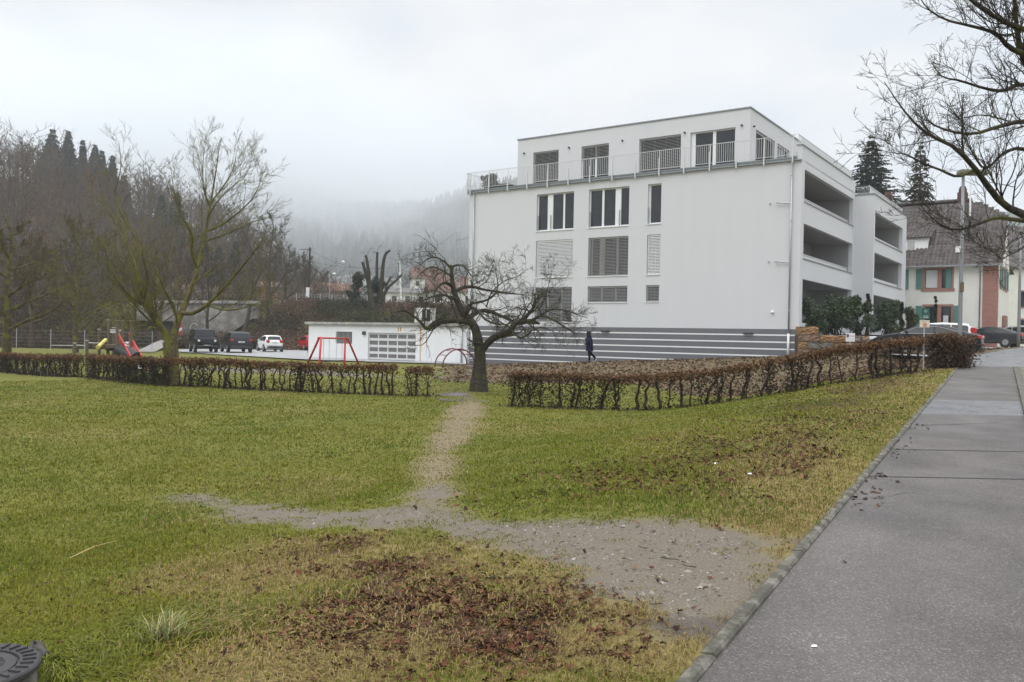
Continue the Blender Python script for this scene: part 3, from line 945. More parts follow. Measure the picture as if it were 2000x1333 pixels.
# downpipes and small fittings
def pipe(x, zt, zb, r=0.05, ylow=True):
    p = MB(); p.tube([(x, -0.12, zt), (x, -0.12, zb)], r, 10)
    for z in np.arange(zb + 1.2, zt, 2.4): p.cyl((x, -0.12, z), r + 0.012, 0.05, 10)
    o = p.build("downpipe", GALV, bld, smooth_=True)
    if ylow:
        p = MB(); p.tube([(x, -0.12, zb), (x, -0.12, zb - 1.25)], r + 0.02, 10); p.build("downpipe_foot", WHITE2, o, smooth_=True)
pipe(-21.72, 11.15, 2.0); pipe(-0.49, 11.15, 2.0)
for z in (8.95, 5.8):
    p = MB(); p.tube([(-0.52, -0.12, z), (-1.25, -0.16, z + 0.06)], [0.035, 0.03], 8); p.box(-1.3, -1.1, -0.2, -0.13, z + 0.02, z + 0.09); p.build("overflow_spout", GALV, bld)
    p = MB(); p.lathe([(0.045, -0.09), (0.045, -0.004)], 10, ax=1, c=(-1.65, 0, z + 0.08)); p.build("vent", GALV, bld)
p = MB(); p.ball((-1.4, -0.06, 3.15), 0.09); p.build("vent", WHITE2, bld, smooth_=True)

# ------------------------------------------------------------------ garage
GA = at(911, 708, 57.0); GB = at(602, 699, 64.0)
gd = GB[:2] - GA[:2]; GL = float(np.hypot(*gd))
grz = math.atan2(-gd[1], -gd[0])        # local +x runs from the left end to the right end
gbase = -0.27
gar = thing("garage", "low white garage with sectional door, barred window and rust streaks", "garage", (GB[0], GB[1], 0), grz)
def gx(px, py):
    """(x, z) on the garage front seen at a pixel"""
    nrm = np.array([-math.sin(grz), math.cos(grz)]); r = ray(px, py)
    t = (GB[:2] @ nrm) / (r[:2] @ nrm); Pp = np.array([0, 0, EYE]) + r * t
    return float((Pp[:2] - GB[:2]) @ np.array([math.cos(grz), math.sin(grz)])), float(Pp[2])
dx0, dz1 = gx(719, 650); dx1, dz0 = gx(811, 706); wx0, wz1 = gx(656, 648); wx1, wz0 = gx(687.5, 672)
zt = gx(750, 637)[1]
mb = MB()
wall_holes(mb, 0, GL, gbase - 0.4, zt, [(dx0, dx1, gbase - 0.1, dz1), (wx0, wx1, wz0, wz1)], 0.25, FRONT)
for a, b in (((0, 0), (0, 6)), ((0, 6), (GL, 6)), ((GL, 6), (GL, 0))):
    mb.quad((*a, gbase - 0.4), (*b, gbase - 0.4), (*b, zt), (*a, zt))
mb.build("wall", mat("garage_white_render", (0.74, 0.75, 0.76), 0.85, var=0.05, scale=0.9), gar)
mb = MB()
mb.box(-0.15, GL + 0.0, -0.18, 6.1, zt, zt + 0.14)
mb.box(-0.2, GL + 0.0, -0.24, -0.182, zt + 0.07, zt + 0.24)
mb.box(-0.2, GL, -0.18, 6.1, zt + 0.141, zt + 0.2)
mb.build("roof", CONC, gar)
mb = MB()
nw, nh = 5, 4
f = 0.09
dz0 = gbase + 0.0
for i in range(nw + 1):
    x = dx0 + (dx1 - dx0) * i / nw
    mb.box(x - f / 2 if i else x, x + f / 2 if i < nw else x, 0.14, 0.19, dz0, dz1)
for j in range(nh + 1):
    z = dz0 + (dz1 - dz0) * j / nh
    h = 0.09 if 0 < j < nh else 0.13
    mb.box(dx0 + 0.003, dx1 - 0.003, 0.137, 0.187, max(z - h, dz0), min(z + h, dz1 - 0.003))
gdoor = mb.build("garage_door", mat("pale_door_frame", (0.62, 0.63, 0.63), 0.5, var=0.03), gar)
mb = MB(); mb.quad((dx0, 0.17, dz0), (dx1, 0.17, dz0), (dx1, 0.17, dz1), (dx0, 0.17, dz1))
mb.build("door_panel", mat("frosted_door_panel", (0.15, 0.145, 0.145), 0.35, var=0.1, scale=3), gdoor)
mb = MB(); mb.quad((wx0, 0.2, wz0), (wx1, 0.2, wz0), (wx1, 0.2, wz1), (wx0, 0.2, wz1)); gw = mb.build("window", GLASS, gar)
mb = MB()
for i in range(13):
    x = wx0 + 0.06 + (wx1 - wx0 - 0.12) * i / 12
    mb.box(x - 0.022, x + 0.022, 0.08, 0.12, wz0, wz1)
mb.build("window_bars", GALV, gw)
a = gx(712, 651)
mb = MB(); mb.bbox(a[0] - 0.12, a[0] + 0.12, -0.16, -0.004, a[1] - 0.13, a[1] + 0.13); mb.build("wall_light", DARKMET, gar)
for px, py0, py1, hw in ((821.5, 639, 708, 0.05), (833, 642, 680, 0.03), (778, 640, 648, 0.05), (782.5, 640, 648, 0.06)):
    x, z1_ = gx(px, py0); _, z0_ = gx(px, py1)
    mb = MB(); mb.add([(x - hw, -0.006, z1_), (x - hw * 0.5, -0.006, z0_), (x + hw * 0.7, -0.006, z0_), (x + hw, -0.006, z1_)], [[(0, 1, 2, 3)]])
    mb.build("rust_streak", RUST, gar)
x = gx(903.5, 650)[0]
mb = MB(); mb.tube([(x, -0.1, zt), (x, -0.1, gbase)], 0.055, 10); mb.build("downpipe", GALV, gar, smooth_=True)
# outdoor air conditioning unit on the garage roof
aa = at(830, 634, 60.0)
ac = thing("air_conditioner", "white outdoor air conditioning unit with dark fan grilles on the garage roof", "air conditioner", (aa[0], aa[1], zt + 0.202), grz)
mb = MB(); mb.bbox(-0.72, 0.72, -0.3, 0.3, 0.08, 1.12); mb.box(-0.6, -0.5, -0.25, 0.25, 0, 0.08); mb.box(0.5, 0.6, -0.25, 0.25, 0, 0.08)
mb.build("casing", mat("ac_casing", (0.62, 0.61, 0.58), 0.5), ac)
mb = MB(); mb.box(-0.05, 0.28, -0.312, -0.302, 0.16, 1.02); mb.box(0.34, 0.66, -0.312, -0.302, 0.16, 1.02); mb.build("grille", BLACK, ac)
# ------------------------------------------------------------------ trees
def resample(pts, n):
    """Catmull-Rom through pts, n points"""
    P = np.asarray(pts, dtype=float)
    P = np.vstack([2 * P[0] - P[1], P, 2 * P[-1] - P[-2]])
    m = len(P) - 3
    t = np.linspace(0, m - 1e-6, n)
    i = t.astype(int); f = (t - i)[:, None]
    a, b, c, d = P[i], P[i + 1], P[i + 2], P[i + 3]
    return 0.5 * (2 * b + (c - a) * f + (2 * a - 5 * b + 4 * c - d) * f ** 2 + (3 * b - a - 3 * c + d) * f ** 3)

def branch_out(P, R, nc, rng, t0=0.25, t1=1.0, ang=0.8, angv=0.25, lenf=0.5, rf=0.6, up=0.0, upc=0.0, wig=0.12, N=5, rmin=0.004, abslen=None, flat=None, taper=0.3, lvar=0.45):
    M, n, _ = P.shape
    idx = np.repeat(np.arange(M), nc)
    K = len(idx)
    t = rng.uniform(t0, t1, K) * (n - 1) * 0.9999
    i = t.astype(int); f = (t - i)[:, None]
    p = P[idx, i] * (1 - f) + P[idx, i + 1] * f
    rr = R[idx, i] * (1 - f[:, 0]) + R[idx, i + 1] * f[:, 0]
    T = P[idx, i + 1] - P[idx, i]
    T /= np.linalg.norm(T, axis=1, keepdims=True) + 1e-9
    rnd = rng.normal(size=(K, 3))
    if flat is not None: rnd[:, 2] *= flat
    A = rnd - (rnd * T).sum(1, keepdims=True) * T
    A /= np.linalg.norm(A, axis=1, keepdims=True) + 1e-9
    an = rng.normal(ang, angv, K)[:, None]
    D = np.cos(an) * T + np.sin(an) * A
    D[:, 2] += up
    D /= np.linalg.norm(D, axis=1, keepdims=True)
    plen = np.linalg.norm(np.diff(P, axis=1), axis=2).sum(1)
    L = (plen[idx] * lenf if abslen is None else np.full(K, abslen)) * rng.uniform(1 - lvar, 1 + lvar, K) * (1.1 - 0.55 * t / (n - 1))
    out = np.empty((K, N, 3)); out[:, 0] = p
    st = (L / (N - 1))[:, None]
    for k in range(1, N):
        D = D + rng.normal(size=(K, 3)) * wig
        D[:, 2] += upc
        D /= np.linalg.norm(D, axis=1, keepdims=True)
        out[:, k] = out[:, k - 1] + D * st
    r0 = np.maximum(rr * rf * rng.uniform(0.75, 1.0, K), rmin)
    rad = r0[:, None] * np.linspace(1, taper, N)[None]
    return out, np.maximum(rad, rmin * 0.6)

def merge(parts):
    Vs, Qs, n = [], [], 0
    for V, Q in parts:
        Vs.append(V); Qs.append(Q + n); n += len(V)
    return np.concatenate(Vs), np.concatenate(Qs)

def limbs_to_batch(limbs, N=10):
    P = np.stack([resample(l[0], N) for l in limbs])
    R = np.stack([np.interp(np.linspace(0, 1, N), np.linspace(0, 1, len(l[1])), l[1]) for l in limbs])
    return P, R

def bark(name, c1, c2, moss=(0.10, 0.12, 0.02), mossamt=0.5, rough=0.9):
    m = bpy.data.materials.new(name)
    m.use_nodes = True
    n, l = m.node_tree.nodes, m.node_tree.links
    b = n["Principled BSDF"]
    b.inputs["Roughness"].default_value = rough
    b.inputs["Specular IOR Level"].default_value = 0.2
    geo = n.new("ShaderNodeNewGeometry")
    def noise(sc, det=4):
        t = n.new("ShaderNodeTexNoise"); t.inputs["Scale"].default_value = sc; t.inputs["Detail"].default_value = det
        l.new(geo.outputs["Position"], t.inputs["Vector"]); return t.outputs["Fac"]
    r = n.new("ShaderNodeValToRGB")
    r.color_ramp.elements[0].position, r.color_ramp.elements[0].color = 0.35, (*c1, 1)
    r.color_ramp.elements[1].position, r.color_ramp.elements[1].color = 0.7, (*c2, 1)
    nf = noise(18)
    l.new(nf, r.inputs[0])
    mr = n.new("ShaderNodeMapRange")
    mr.inputs[1].default_value, mr.inputs[2].default_value = 0.62 - mossamt * 0.3, 0.78 - mossamt * 0.3
    l.new(noise(3.1), mr.inputs[0])
    mx = n.new("ShaderNodeMix"); mx.data_type = 'RGBA'
    l.new(mr.outputs[0], mx.inputs[0]); l.new(r.outputs[0], mx.inputs[6]); mx.inputs[7].default_value = (*moss, 1)
    l.new(mx.outputs[2], b.inputs["Base Color"])
    bp = n.new("ShaderNodeBump"); bp.inputs["Strength"].default_value, bp.inputs["Distance"].default_value = 0.8, 0.03
    l.new(nf, bp.inputs["Height"]); l.new(bp.outputs[0], b.inputs["Normal"])
    MATS[name] = m
    return m

BARK_APPLE = bark("apple_bark", (0.028, 0.024, 0.02), (0.085, 0.072, 0.055), (0.085, 0.095, 0.012), 0.22)
BARK_MOSSY = bark("mossy_bark", (0.065, 0.052, 0.028), (0.15, 0.12, 0.06), (0.15, 0.145, 0.03), 0.62)
BARK_OLIVE = bark("dark_olive_bark", (0.05, 0.038, 0.022), (0.115, 0.092, 0.05), (0.135, 0.13, 0.03), 0.5)
BARK_GREY = bark("grey_brown_bark", (0.05, 0.042, 0.034), (0.12, 0.1, 0.08), (0.08, 0.08, 0.03), 0.3)
BARK_DARK = bark("dark_bark", (0.022, 0.019, 0.016), (0.07, 0.06, 0.045), (0.07, 0.075, 0.018), 0.3)
BARK_BROWN = bark("reddish_twig_bark", (0.055, 0.034, 0.025), (0.12, 0.075, 0.055), (0.09, 0.075, 0.03), 0.3)
BARK_FAR = bark("distant_wood_bark", (0.05, 0.042, 0.038), (0.115, 0.092, 0.08), (0.075, 0.075, 0.04), 0.3)

def bare_tree(name, label, limbs, spec, mt, seed, group=None, kt=9, trunk_n=14, min_r=0.004, flare=0.0, cat="tree", thin=1.0):
    """limbs: [(points, radii)], first the trunk; spec: list of dicts, one per branching level"""
    limbs = [(l[0], [r * (thin if i else 1) for r in l[1]]) for i, l in enumerate(limbs)]
    rng = np.random.default_rng(seed)
    base = np.asarray(limbs[0][0][0], dtype=float)
    root = thing(name, label, cat, tuple(base), 0, group)
    P, R = limbs_to_batch(limbs, trunk_n)
    if flare:
        R[0] = R[0] * (1 + flare * np.exp(-np.linspace(0, 1, trunk_n) * 9))
        lo = P[0, 0].copy()
        P[0, 0] = lo - np.array([0, 0, 0.12])
    V, Q = tube_batch(P - base, R, kt)
    # rough up the bark outline
    V = V + rng.normal(size=V.shape) * 0.03 * np.repeat(R.ravel(), kt)[:, None]
    mesh_np("trunk", V, [Q], mt, root, smooth_=True)
    parts = []
    cur = [(P[i:i + 1] if False else P, R)]
    src_P, src_R = P, R
    if len(limbs) > 1 and spec[0].get("skip_trunk", True):
        src_P, src_R = P[1:], R[1:]
    for sp in spec:
        sp = {k: v for k, v in sp.items() if k != "skip_trunk"}
        k = sp.pop("k", 4); keep = sp.pop("keep", True)
        nP, nR = branch_out(src_P, src_R, rng=rng, rmin=min_r, **sp)
        parts.append(tube_batch(nP - base, nR, k))
        src_P, src_R = nP, nR
    V, Q = merge(parts)
    mesh_np("crown", V, [Q], mt, root)
    return root

def px(pts, d):
    """photo pixels with a depth (scalar or list) -> points"""
    ds = [d] * len(pts) if np.isscalar(d) else d
    return [at(a, b, q) for (a, b), q in zip(pts, ds)]

# --- the old apple tree in the middle
AD = 29.6
D = AD
apple = [
    (px([(935, 760), (936, 720), (937, 690), (933, 662), (928, 642), (918, 626), (904, 611), (893, 588), (885, 562), (882, 535), (881, 518)], D),
     [0.235, 0.19, 0.18, 0.168, 0.152, 0.142, 0.13, 0.11, 0.09, 0.07, 0.045]),
    (px([(938, 690), (948, 676), (962, 662), (980, 653), (998, 646), (1004, 634), (1016, 630), (1036, 629), (1053, 632)], [D, D - .1, D - .3, D - .5, D - .7, D - .8, D - .9, D - 1.1, D - 1.3]),
     [0.15, 0.145, 0.135, 0.13, 0.125, 0.11, 0.1, 0.085, 0.05]),
    (px([(1020, 630), (1030, 616), (1041, 603), (1046, 588), (1043, 574)], [D - .9, D - 1, D - 1.1, D - 1.2, D - 1.3]), [0.075, 0.07, 0.06, 0.035, 0.02]),
    (px([(1036, 628), (1055, 618), (1075, 622), (1095, 634), (1112, 645), (1124, 655)], [D - 1.1, D - 1.4, D - 1.8, D - 2.0, D - 2.2, D - 2.3]), [0.06, 0.05, 0.045, 0.038, 0.028, 0.015]),
    (px([(916, 622), (928, 612), (945, 607), (958, 609), (972, 615), (990, 622), (1006, 630)], [D, D + .2, D + .5, D + .7, D + .9, D + 1, D + 1]), [0.11, 0.095, 0.085, 0.08, 0.07, 0.06, 0.045]),
    (px([(908, 616), (920, 602), (934, 608), (950, 626), (980, 634), (1000, 632)], [D, D - .5, D - .9, D - 1.3, D - 1.6, D - 1.9]), [0.08, 0.06, 0.05, 0.04, 0.03, 0.015]),
    (px([(921, 632), (905, 629), (886, 627), (868, 629), (850, 633), (834, 643), (820, 628), (800, 612), (784, 607), (768, 612)], [D, D - .2, D - .5, D - .8, D - 1, D - 1.2, D - 1.3, D - 1.4, D - 1.5, D - 1.6]),
     [0.11, 0.1, 0.095, 0.085, 0.08, 0.075, 0.05, 0.04, 0.03, 0.015]),
    (px([(834, 643), (846, 630), (862, 622), (880, 612)], [D - 1.2, D - 1.1, D - 1, D - .9]), [0.05, 0.03, 0.02, 0.01]),
    (px([(884, 560), (870, 553), (856, 560), (848, 575), (846, 590)], [D, D - .5, D - .9, D - 1.2, D - 1.3]), [0.075, 0.06, 0.045, 0.03, 0.015]),
    (px([(882, 540), (866, 530), (846, 522), (826, 530), (812, 545)], [D, D + .4, D + .8, D + 1.1, D + 1.3]), [0.05, 0.04, 0.03, 0.02, 0.01]),
    (px([(881, 525), (866, 510), (848, 503), (832, 508), (820, 520)], [D, D - .2, D - .5, D - .8, D - 1]), [0.05, 0.035, 0.028, 0.02, 0.01]),
    (px([(882, 522), (896, 518), (910, 524), (922, 540), (936, 532)], [D, D - .4, D - .8, D - 1.1, D - 1.4]), [0.05, 0.035, 0.028, 0.02, 0.01]),
    (px([(888, 570), (905, 562), (925, 561), (945, 566), (970, 570), (1000, 574), (1026, 576)], [D, D + .3, D + .6, D + .8, D + 1, D + 1.2, D + 1.3]), [0.085, 0.07, 0.06, 0.05, 0.042, 0.03, 0.015]),
    (px([(905, 608), (920, 594), (940, 590), (962, 580), (972, 562), (970, 540), (966, 520)], [D, D + .2, D + .3, D + .3, D + .2, D, D]), [0.07, 0.055, 0.045, 0.035, 0.025, 0.018, 0.01]),
    (px([(950, 600), (960, 572), (985, 550), (1010, 541), (1032, 524)], [D + .3, D, D - .2, D - .4, D - .6]), [0.03, 0.024, 0.018, 0.012, 0.007]),
    (px([(890, 586), (868, 577), (850, 578), (830, 586), (812, 588)], [D, D - .6, D - 1.2, D - 1.7, D - 2]), [0.06, 0.05, 0.04, 0.025, 0.012]),
    (px([(1050, 620), (1075, 605), (1100, 606), (1125, 614), (1148, 622)], [D - 1.2, D - 1, D - .8, D - .7, D - .6]), [0.04, 0.035, 0.026, 0.018, 0.01]),
    (px([(1052, 606), (1066, 580), (1072, 555), (1078, 535)], [D - 1.2, D - 1, D - .9, D - .8]), [0.025, 0.018, 0.012, 0.007]),
    (px([(1000, 646), (1015, 660), (1030, 655), (1040, 645), (1062, 640), (1088, 652)], [D - .8, D - 1.1, D - 1.3, D - 1.4, D - 1.6, D - 1.8]), [0.05, 0.045, 0.035, 0.028, 0.02, 0.01]),
]
bare_tree("apple_tree", "gnarled mossy apple tree with a forked trunk in the gap between the hedges", apple,
          [dict(nc=12, t0=0.12, ang=0.95, angv=0.35, abslen=1.15, rf=0.42, up=0.14, upc=-0.015, wig=0.22, N=8, k=4, taper=0.35),
           dict(nc=5, t0=0.15, ang=0.85, angv=0.35, lenf=0.55, rf=0.6, up=0.1, wig=0.32, N=5, k=3, taper=0.45),
           dict(nc=5, t0=0.2, ang=0.8, angv=0.35, lenf=0.55, rf=0.7, up=0.05, wig=0.3, N=4, k=3, taper=0.5)],
          BARK_APPLE, 11, kt=12, trunk_n=18, min_r=0.0052, flare=0.55, thin=0.88)

# --- the two-stemmed tree behind the left hedge
D = 30.5
twin = [
    (px([(333, 745), (334, 715), (334, 690), (332, 668)], D), [0.32, 0.27, 0.26, 0.25]),
    (px([(330, 675), (322, 650), (308, 632), (294, 612), (282, 588), (272, 560), (262, 520), (252, 480)], [D, D, D - .2, D - .3, D - .4, D - .5, D - .6, D - .7]), [0.2, 0.185, 0.17, 0.13, 0.1, 0.08, 0.05, 0.02]),
    (px([(336, 675), (342, 645), (352, 618), (364, 590), (375, 560), (384, 530), (394, 490), (402, 455), (408, 415), (416, 370), (424, 320), (430, 275)], [D, D + .1, D + .3, D + .5, D + .7, D + .9, D + 1.1, D + 1.2, D + 1.3, D + 1.4, D + 1.5, D + 1.6]),
     [0.22, 0.2, 0.18, 0.155, 0.135, 0.115, 0.1, 0.085, 0.07, 0.05, 0.03, 0.012]),
    (px([(354, 612), (378, 612), (404, 596), (432, 568), (462, 534), (490, 500), (512, 470), (522, 440)], [D + .3, D - .1, D - .6, D - 1.1, D - 1.5, D - 1.9, D - 2.2, D - 2.4]), [0.13, 0.115, 0.1, 0.085, 0.065, 0.045, 0.03, 0.012]),
    (px([(404, 596), (440, 606), (475, 602), (510, 590), (545, 580)], [D - .6, D - .8, D - 1, D - 1.2, D - 1.4]), [0.06, 0.05, 0.04, 0.025, 0.01]),
    (px([(346, 632), (340, 600), (326, 575), (312, 545), (300, 515), (296, 480)], [D, D - .5, D - 1, D - 1.4, D - 1.8, D - 2]), [0.07, 0.06, 0.05, 0.04, 0.028, 0.012]),
    (px([(386, 525), (374, 495), (376, 465), (366, 440), (352, 420), (342, 385), (335, 345)], [D + .9, D + .4, D, D - .4, D - .7, D - .9, D - 1]), [0.08, 0.07, 0.06, 0.05, 0.036, 0.022, 0.01]),
    (px([(403, 452), (432, 440), (462, 418), (490, 392), (506, 362), (514, 330)], [D + 1.2, D + 1, D + .8, D + .5, D + .3, D + .2]), [0.07, 0.06, 0.048, 0.036, 0.024, 0.01]),
    (px([(398, 472), (430, 462), (470, 445), (500, 432), (530, 425)], [D + 1.2, D + 1.6, D + 2, D + 2.4, D + 2.8]), [0.065, 0.055, 0.042, 0.028, 0.012]),
    (px([(410, 405), (398, 370), (396, 330), (399, 290)], [D + 1.3, D + .9, D + .6, D + .4]), [0.05, 0.038, 0.024, 0.01]),
    (px([(412, 395), (436, 365), (455, 330), (464, 290)], [D + 1.3, D + 1.4, D + 1.5, D + 1.6]), [0.05, 0.038, 0.024, 0.01]),
    (px([(404, 430), (420, 400), (445, 372), (478, 345), (492, 315)], [D + 1.2, D + 1, D + .7, D + .5, D + .4]), [0.045, 0.04, 0.03, 0.02, 0.01]),
    (px([(288, 600), (262, 585), (238, 560), (215, 520), (200, 470)], [D - .3, D - .8, D - 1.3, D - 1.7, D - 2]), [0.09, 0.075, 0.06, 0.04, 0.018]),
    (px([(276, 570), (268, 530), (258, 500), (240, 470), (222, 430), (190, 385), (165, 370)], [D - .5, D - .3, D, D + .3, D + .6, D + .9, D + 1.1]), [0.09, 0.08, 0.07, 0.058, 0.045, 0.03, 0.012]),
    (px([(280, 585), (288, 545), (280, 505), (262, 460), (240, 420), (225, 380), (236, 330), (232, 275)], [D - .4, D - .8, D - 1, D - 1, D - .9, D - .8, D - .8, D - .8]), [0.085, 0.08, 0.07, 0.06, 0.05, 0.04, 0.025, 0.01]),
    (px([(262, 585), (230, 590), (200, 600), (178, 612), (165, 640)], [D - .8, D - 1.2, D - 1.5, D - 1.8, D - 2]), [0.05, 0.042, 0.03, 0.02, 0.01]),
    (px([(320, 648), (300, 640), (280, 645), (262, 640)], [D, D - .8, D - 1.3, D - 1.6]), [0.05, 0.035, 0.022, 0.01]),
]
bare_tree("maple_tree", "tall bare mossy tree forking low into two stems behind the left hedge", twin,
          [dict(nc=12, t0=0.06, ang=0.6, angv=0.25, abslen=1.7, rf=0.42, up=0.28, upc=0.05, wig=0.075, N=8, k=4, taper=0.35),
           dict(nc=6, t0=0.12, ang=0.6, angv=0.25, lenf=0.48, rf=0.6, up=0.1, upc=0.04, wig=0.09, N=5, k=3, taper=0.45),
           dict(nc=4, t0=0.1, ang=0.6, angv=0.25, lenf=0.5, rf=0.7, up=0.08, wig=0.12, N=4, k=3, taper=0.5)],
          BARK_MOSSY, 12, kt=12, trunk_n=16, min_r=0.0052, flare=0.2, thin=0.62)

def auto_limbs(base, h, r, rng, nl=8, spread=0.9, low=0.3, lean=(0, 0), up=0.25, ln=0.6):
    """trunk plus main limbs of a free-growing tree"""
    base = np.asarray(base, dtype=float)
    zs = np.linspace(0, h * 0.93, 7)
    t = [(base + np.array([lean[0] * z / h + rng.normal() * 0.02 * h * (z / h), lean[1] * z / h + rng.normal() * 0.02 * h * (z / h), z])) for z in zs]
    limbs = [(t, [r, r * .85, r * .7, r * .55, r * .38, r * .22, r * .08])]
    for i in range(nl):
        f = low + (0.88 - low) * (i + rng.uniform(0, 0.8)) / nl
        k = f * 6; j = int(k); p = t[j] * (1 - k + j) + t[min(j + 1, 6)] * (k - j)
        a = i * 2.4 + rng.uniform(-0.5, 0.5)
        L = h * ln * (1.05 - f) * rng.uniform(0.8, 1.2)
        d = np.array([math.cos(a) * spread, math.sin(a) * spread, up + 0.35])
        pts = [p]
        for q in range(4):
            d = d / np.linalg.norm(d); pts.append(pts[-1] + d * L / 4 + rng.normal(size=3) * 0.03 * L); d = d + np.array([0, 0, up])
        rr = r * (1 - f * 0.85) * 0.55
        limbs.append((pts, [rr, rr * .75, rr * .5, rr * .3, rr * .1]))
    return limbs

def free_tree(name, label, px_, d, top_py, r, mt, seed, nl=9, spread=0.9, low=0.3, dens=(8, 5, 3), group=None, z=None, min_r=0.006, up=0.25, ln=0.6, lean=(0, 0), py=660, l1=0.36):
    rng = np.random.default_rng(seed)
    b = at(px_, py, d)
    b[2] = gz(b[0], b[1]) if z is None else z
    h = at(px_, top_py, d)[2] - b[2]
    limbs = auto_limbs(b, h, r, rng, nl, spread, low, lean, up, ln)
    return bare_tree(name, label, limbs,
                     [dict(nc=dens[0], t0=0.2, ang=0.65, angv=0.25, lenf=l1, rf=0.5, up=0.15, upc=0.04, wig=0.14, N=6, k=4, taper=0.4),
                      dict(nc=dens[1], t0=0.15, ang=0.6, angv=0.25, lenf=0.55, rf=0.6, up=0.12, upc=0.02, wig=0.16, N=5, k=3, taper=0.45),
                      dict(nc=dens[2], t0=0.2, ang=0.6, angv=0.25, lenf=0.5, rf=0.7, wig=0.18, N=4, k=3, taper=0.5)],
                     mt, seed + 1, group=group, kt=8, min_r=min_r, flare=0.2)

GM = "bare trees at the left edge of the lawn"
free_tree("bare_tree", "bushy moss-green bare tree at the far left end of the hedge", 14, 43, 385, 0.24, BARK_OLIVE, 21, nl=14, spread=1.1, low=0.22, dens=(13, 7, 5), group=GM, min_r=0.009, py=690, up=0.12, ln=0.62)
free_tree("bare_tree", "dense olive bare tree behind the wooden play tower", 148, 66, 390, 0.2, BARK_OLIVE, 23, nl=13, spread=1.0, low=0.2, dens=(12, 7, 5), group=GM, min_r=0.012, py=680)
free_tree("bare_tree", "olive bare tree standing between play tower and railway wall", 262, 70, 455, 0.18, BARK_OLIVE, 25, nl=12, spread=1.0, low=0.2, dens=(12, 7, 5), group=GM, min_r=0.012, py=680)
free_tree("bare_tree", "broad brown bare tree at the left picture edge beyond the fence", 62, 78, 430, 0.25, BARK_BROWN, 27, nl=12, spread=1.1, low=0.2, dens=(12, 7, 5), group=GM, min_r=0.013, py=680)
GE = "bare trees on the railway embankment"
free_tree("bare_tree", "tall bare tree rising above the embankment left of the utility pole", 524, 100, 392, 0.26, BARK_GREY, 31, nl=11, spread=0.75, low=0.22, dens=(11, 7, 5), group=GE, min_r=0.014, z=2.5, py=600)
free_tree("bare_tree", "leaning bare tree beside the concrete railway wall", 478, 96, 445, 0.22, BARK_GREY, 33, nl=9, spread=0.8, low=0.2, dens=(8, 5, 3), group=GE, min_r=0.013, z=1.5, lean=(2.5, 0), py=600)
free_tree("bare_tree", "bare grey tree close behind the utility pole", 596, 125, 478, 0.25, BARK_FAR, 35, nl=11, spread=0.9, low=0.2, dens=(11, 7, 5), group=GE, min_r=0.016, z=4.5, py=590)
free_tree("bare_tree", "low bare tree between the tall embankment tree and the pole", 556, 118, 470, 0.22, BARK_FAR, 37, nl=10, spread=0.9, low=0.2, dens=(11, 7, 5), group=GE, min_r=0.016, z=4, py=590)
free_tree("bare_tree", "slim dark bare tree in front of the concrete railway wall", 405, 90, 470, 0.2, BARK_DARK, 39, nl=9, spread=0.8, low=0.25, dens=(8, 5, 3), group=GE, min_r=0.013, py=660)
free_tree("bare_tree", "brown bare tree above the concrete wall, left of the parked cars", 352, 112, 455, 0.25, BARK_BROWN, 41, nl=12, spread=1.0, low=0.15, dens=(11, 7, 5), group=GE, min_r=0.016, z=4, py=600)

# --- pollarded tree on the embankment
D = 104
pol = [
    (px([(729, 612), (727, 595), (724, 578), (721, 556)], D), [0.5, 0.42, 0.36, 0.3]),
    (px([(724, 578), (721, 556), (716, 540), (708, 512)], D), [0.34, 0.3, 0.22, 0.16]),
    (px([(720, 552), (720, 535), (716, 505), (713, 500)], [D, D - .5, D - .5, D - .5]), [0.24, 0.22, 0.16, 0.15]),
    (px([(738, 612), (741, 590), (744, 565), (746, 545), (749, 512), (754, 495), (762, 490)], [D + 1] * 7), [0.4, 0.36, 0.3, 0.26, 0.2, 0.16, 0.13]),
    (px([(741, 585), (737, 555), (736, 520), (737, 493)], [D + 1.5] * 4), [0.26, 0.2, 0.17, 0.14]),
    (px([(746, 590), (750, 575), (760, 560), (772, 550), (785, 537)], [D + 1] * 5), [0.26, 0.22, 0.18, 0.15, 0.12]),
    (px([(752, 572), (756, 556), (764, 540)], [D + 1] * 3), [0.16, 0.13, 0.12]),
    (px([(716, 540), (706, 538), (698, 548), (690, 556)], [D] * 4), [0.1, 0.08, 0.06, 0.04]),
]
bare_tree("pollarded_tree", "hard-pruned dark tree with bare stubs on the railway embankment", pol,
          [dict(nc=3, t0=0.5, ang=0.7, abslen=1.6, rf=0.25, up=0.3, wig=0.35, N=6, k=3, taper=0.4),
           dict(nc=3, t0=0.3, ang=0.6, lenf=0.5, rf=0.6, wig=0.3, N=4, k=3)], BARK_DARK, 51, kt=8, min_r=0.018)

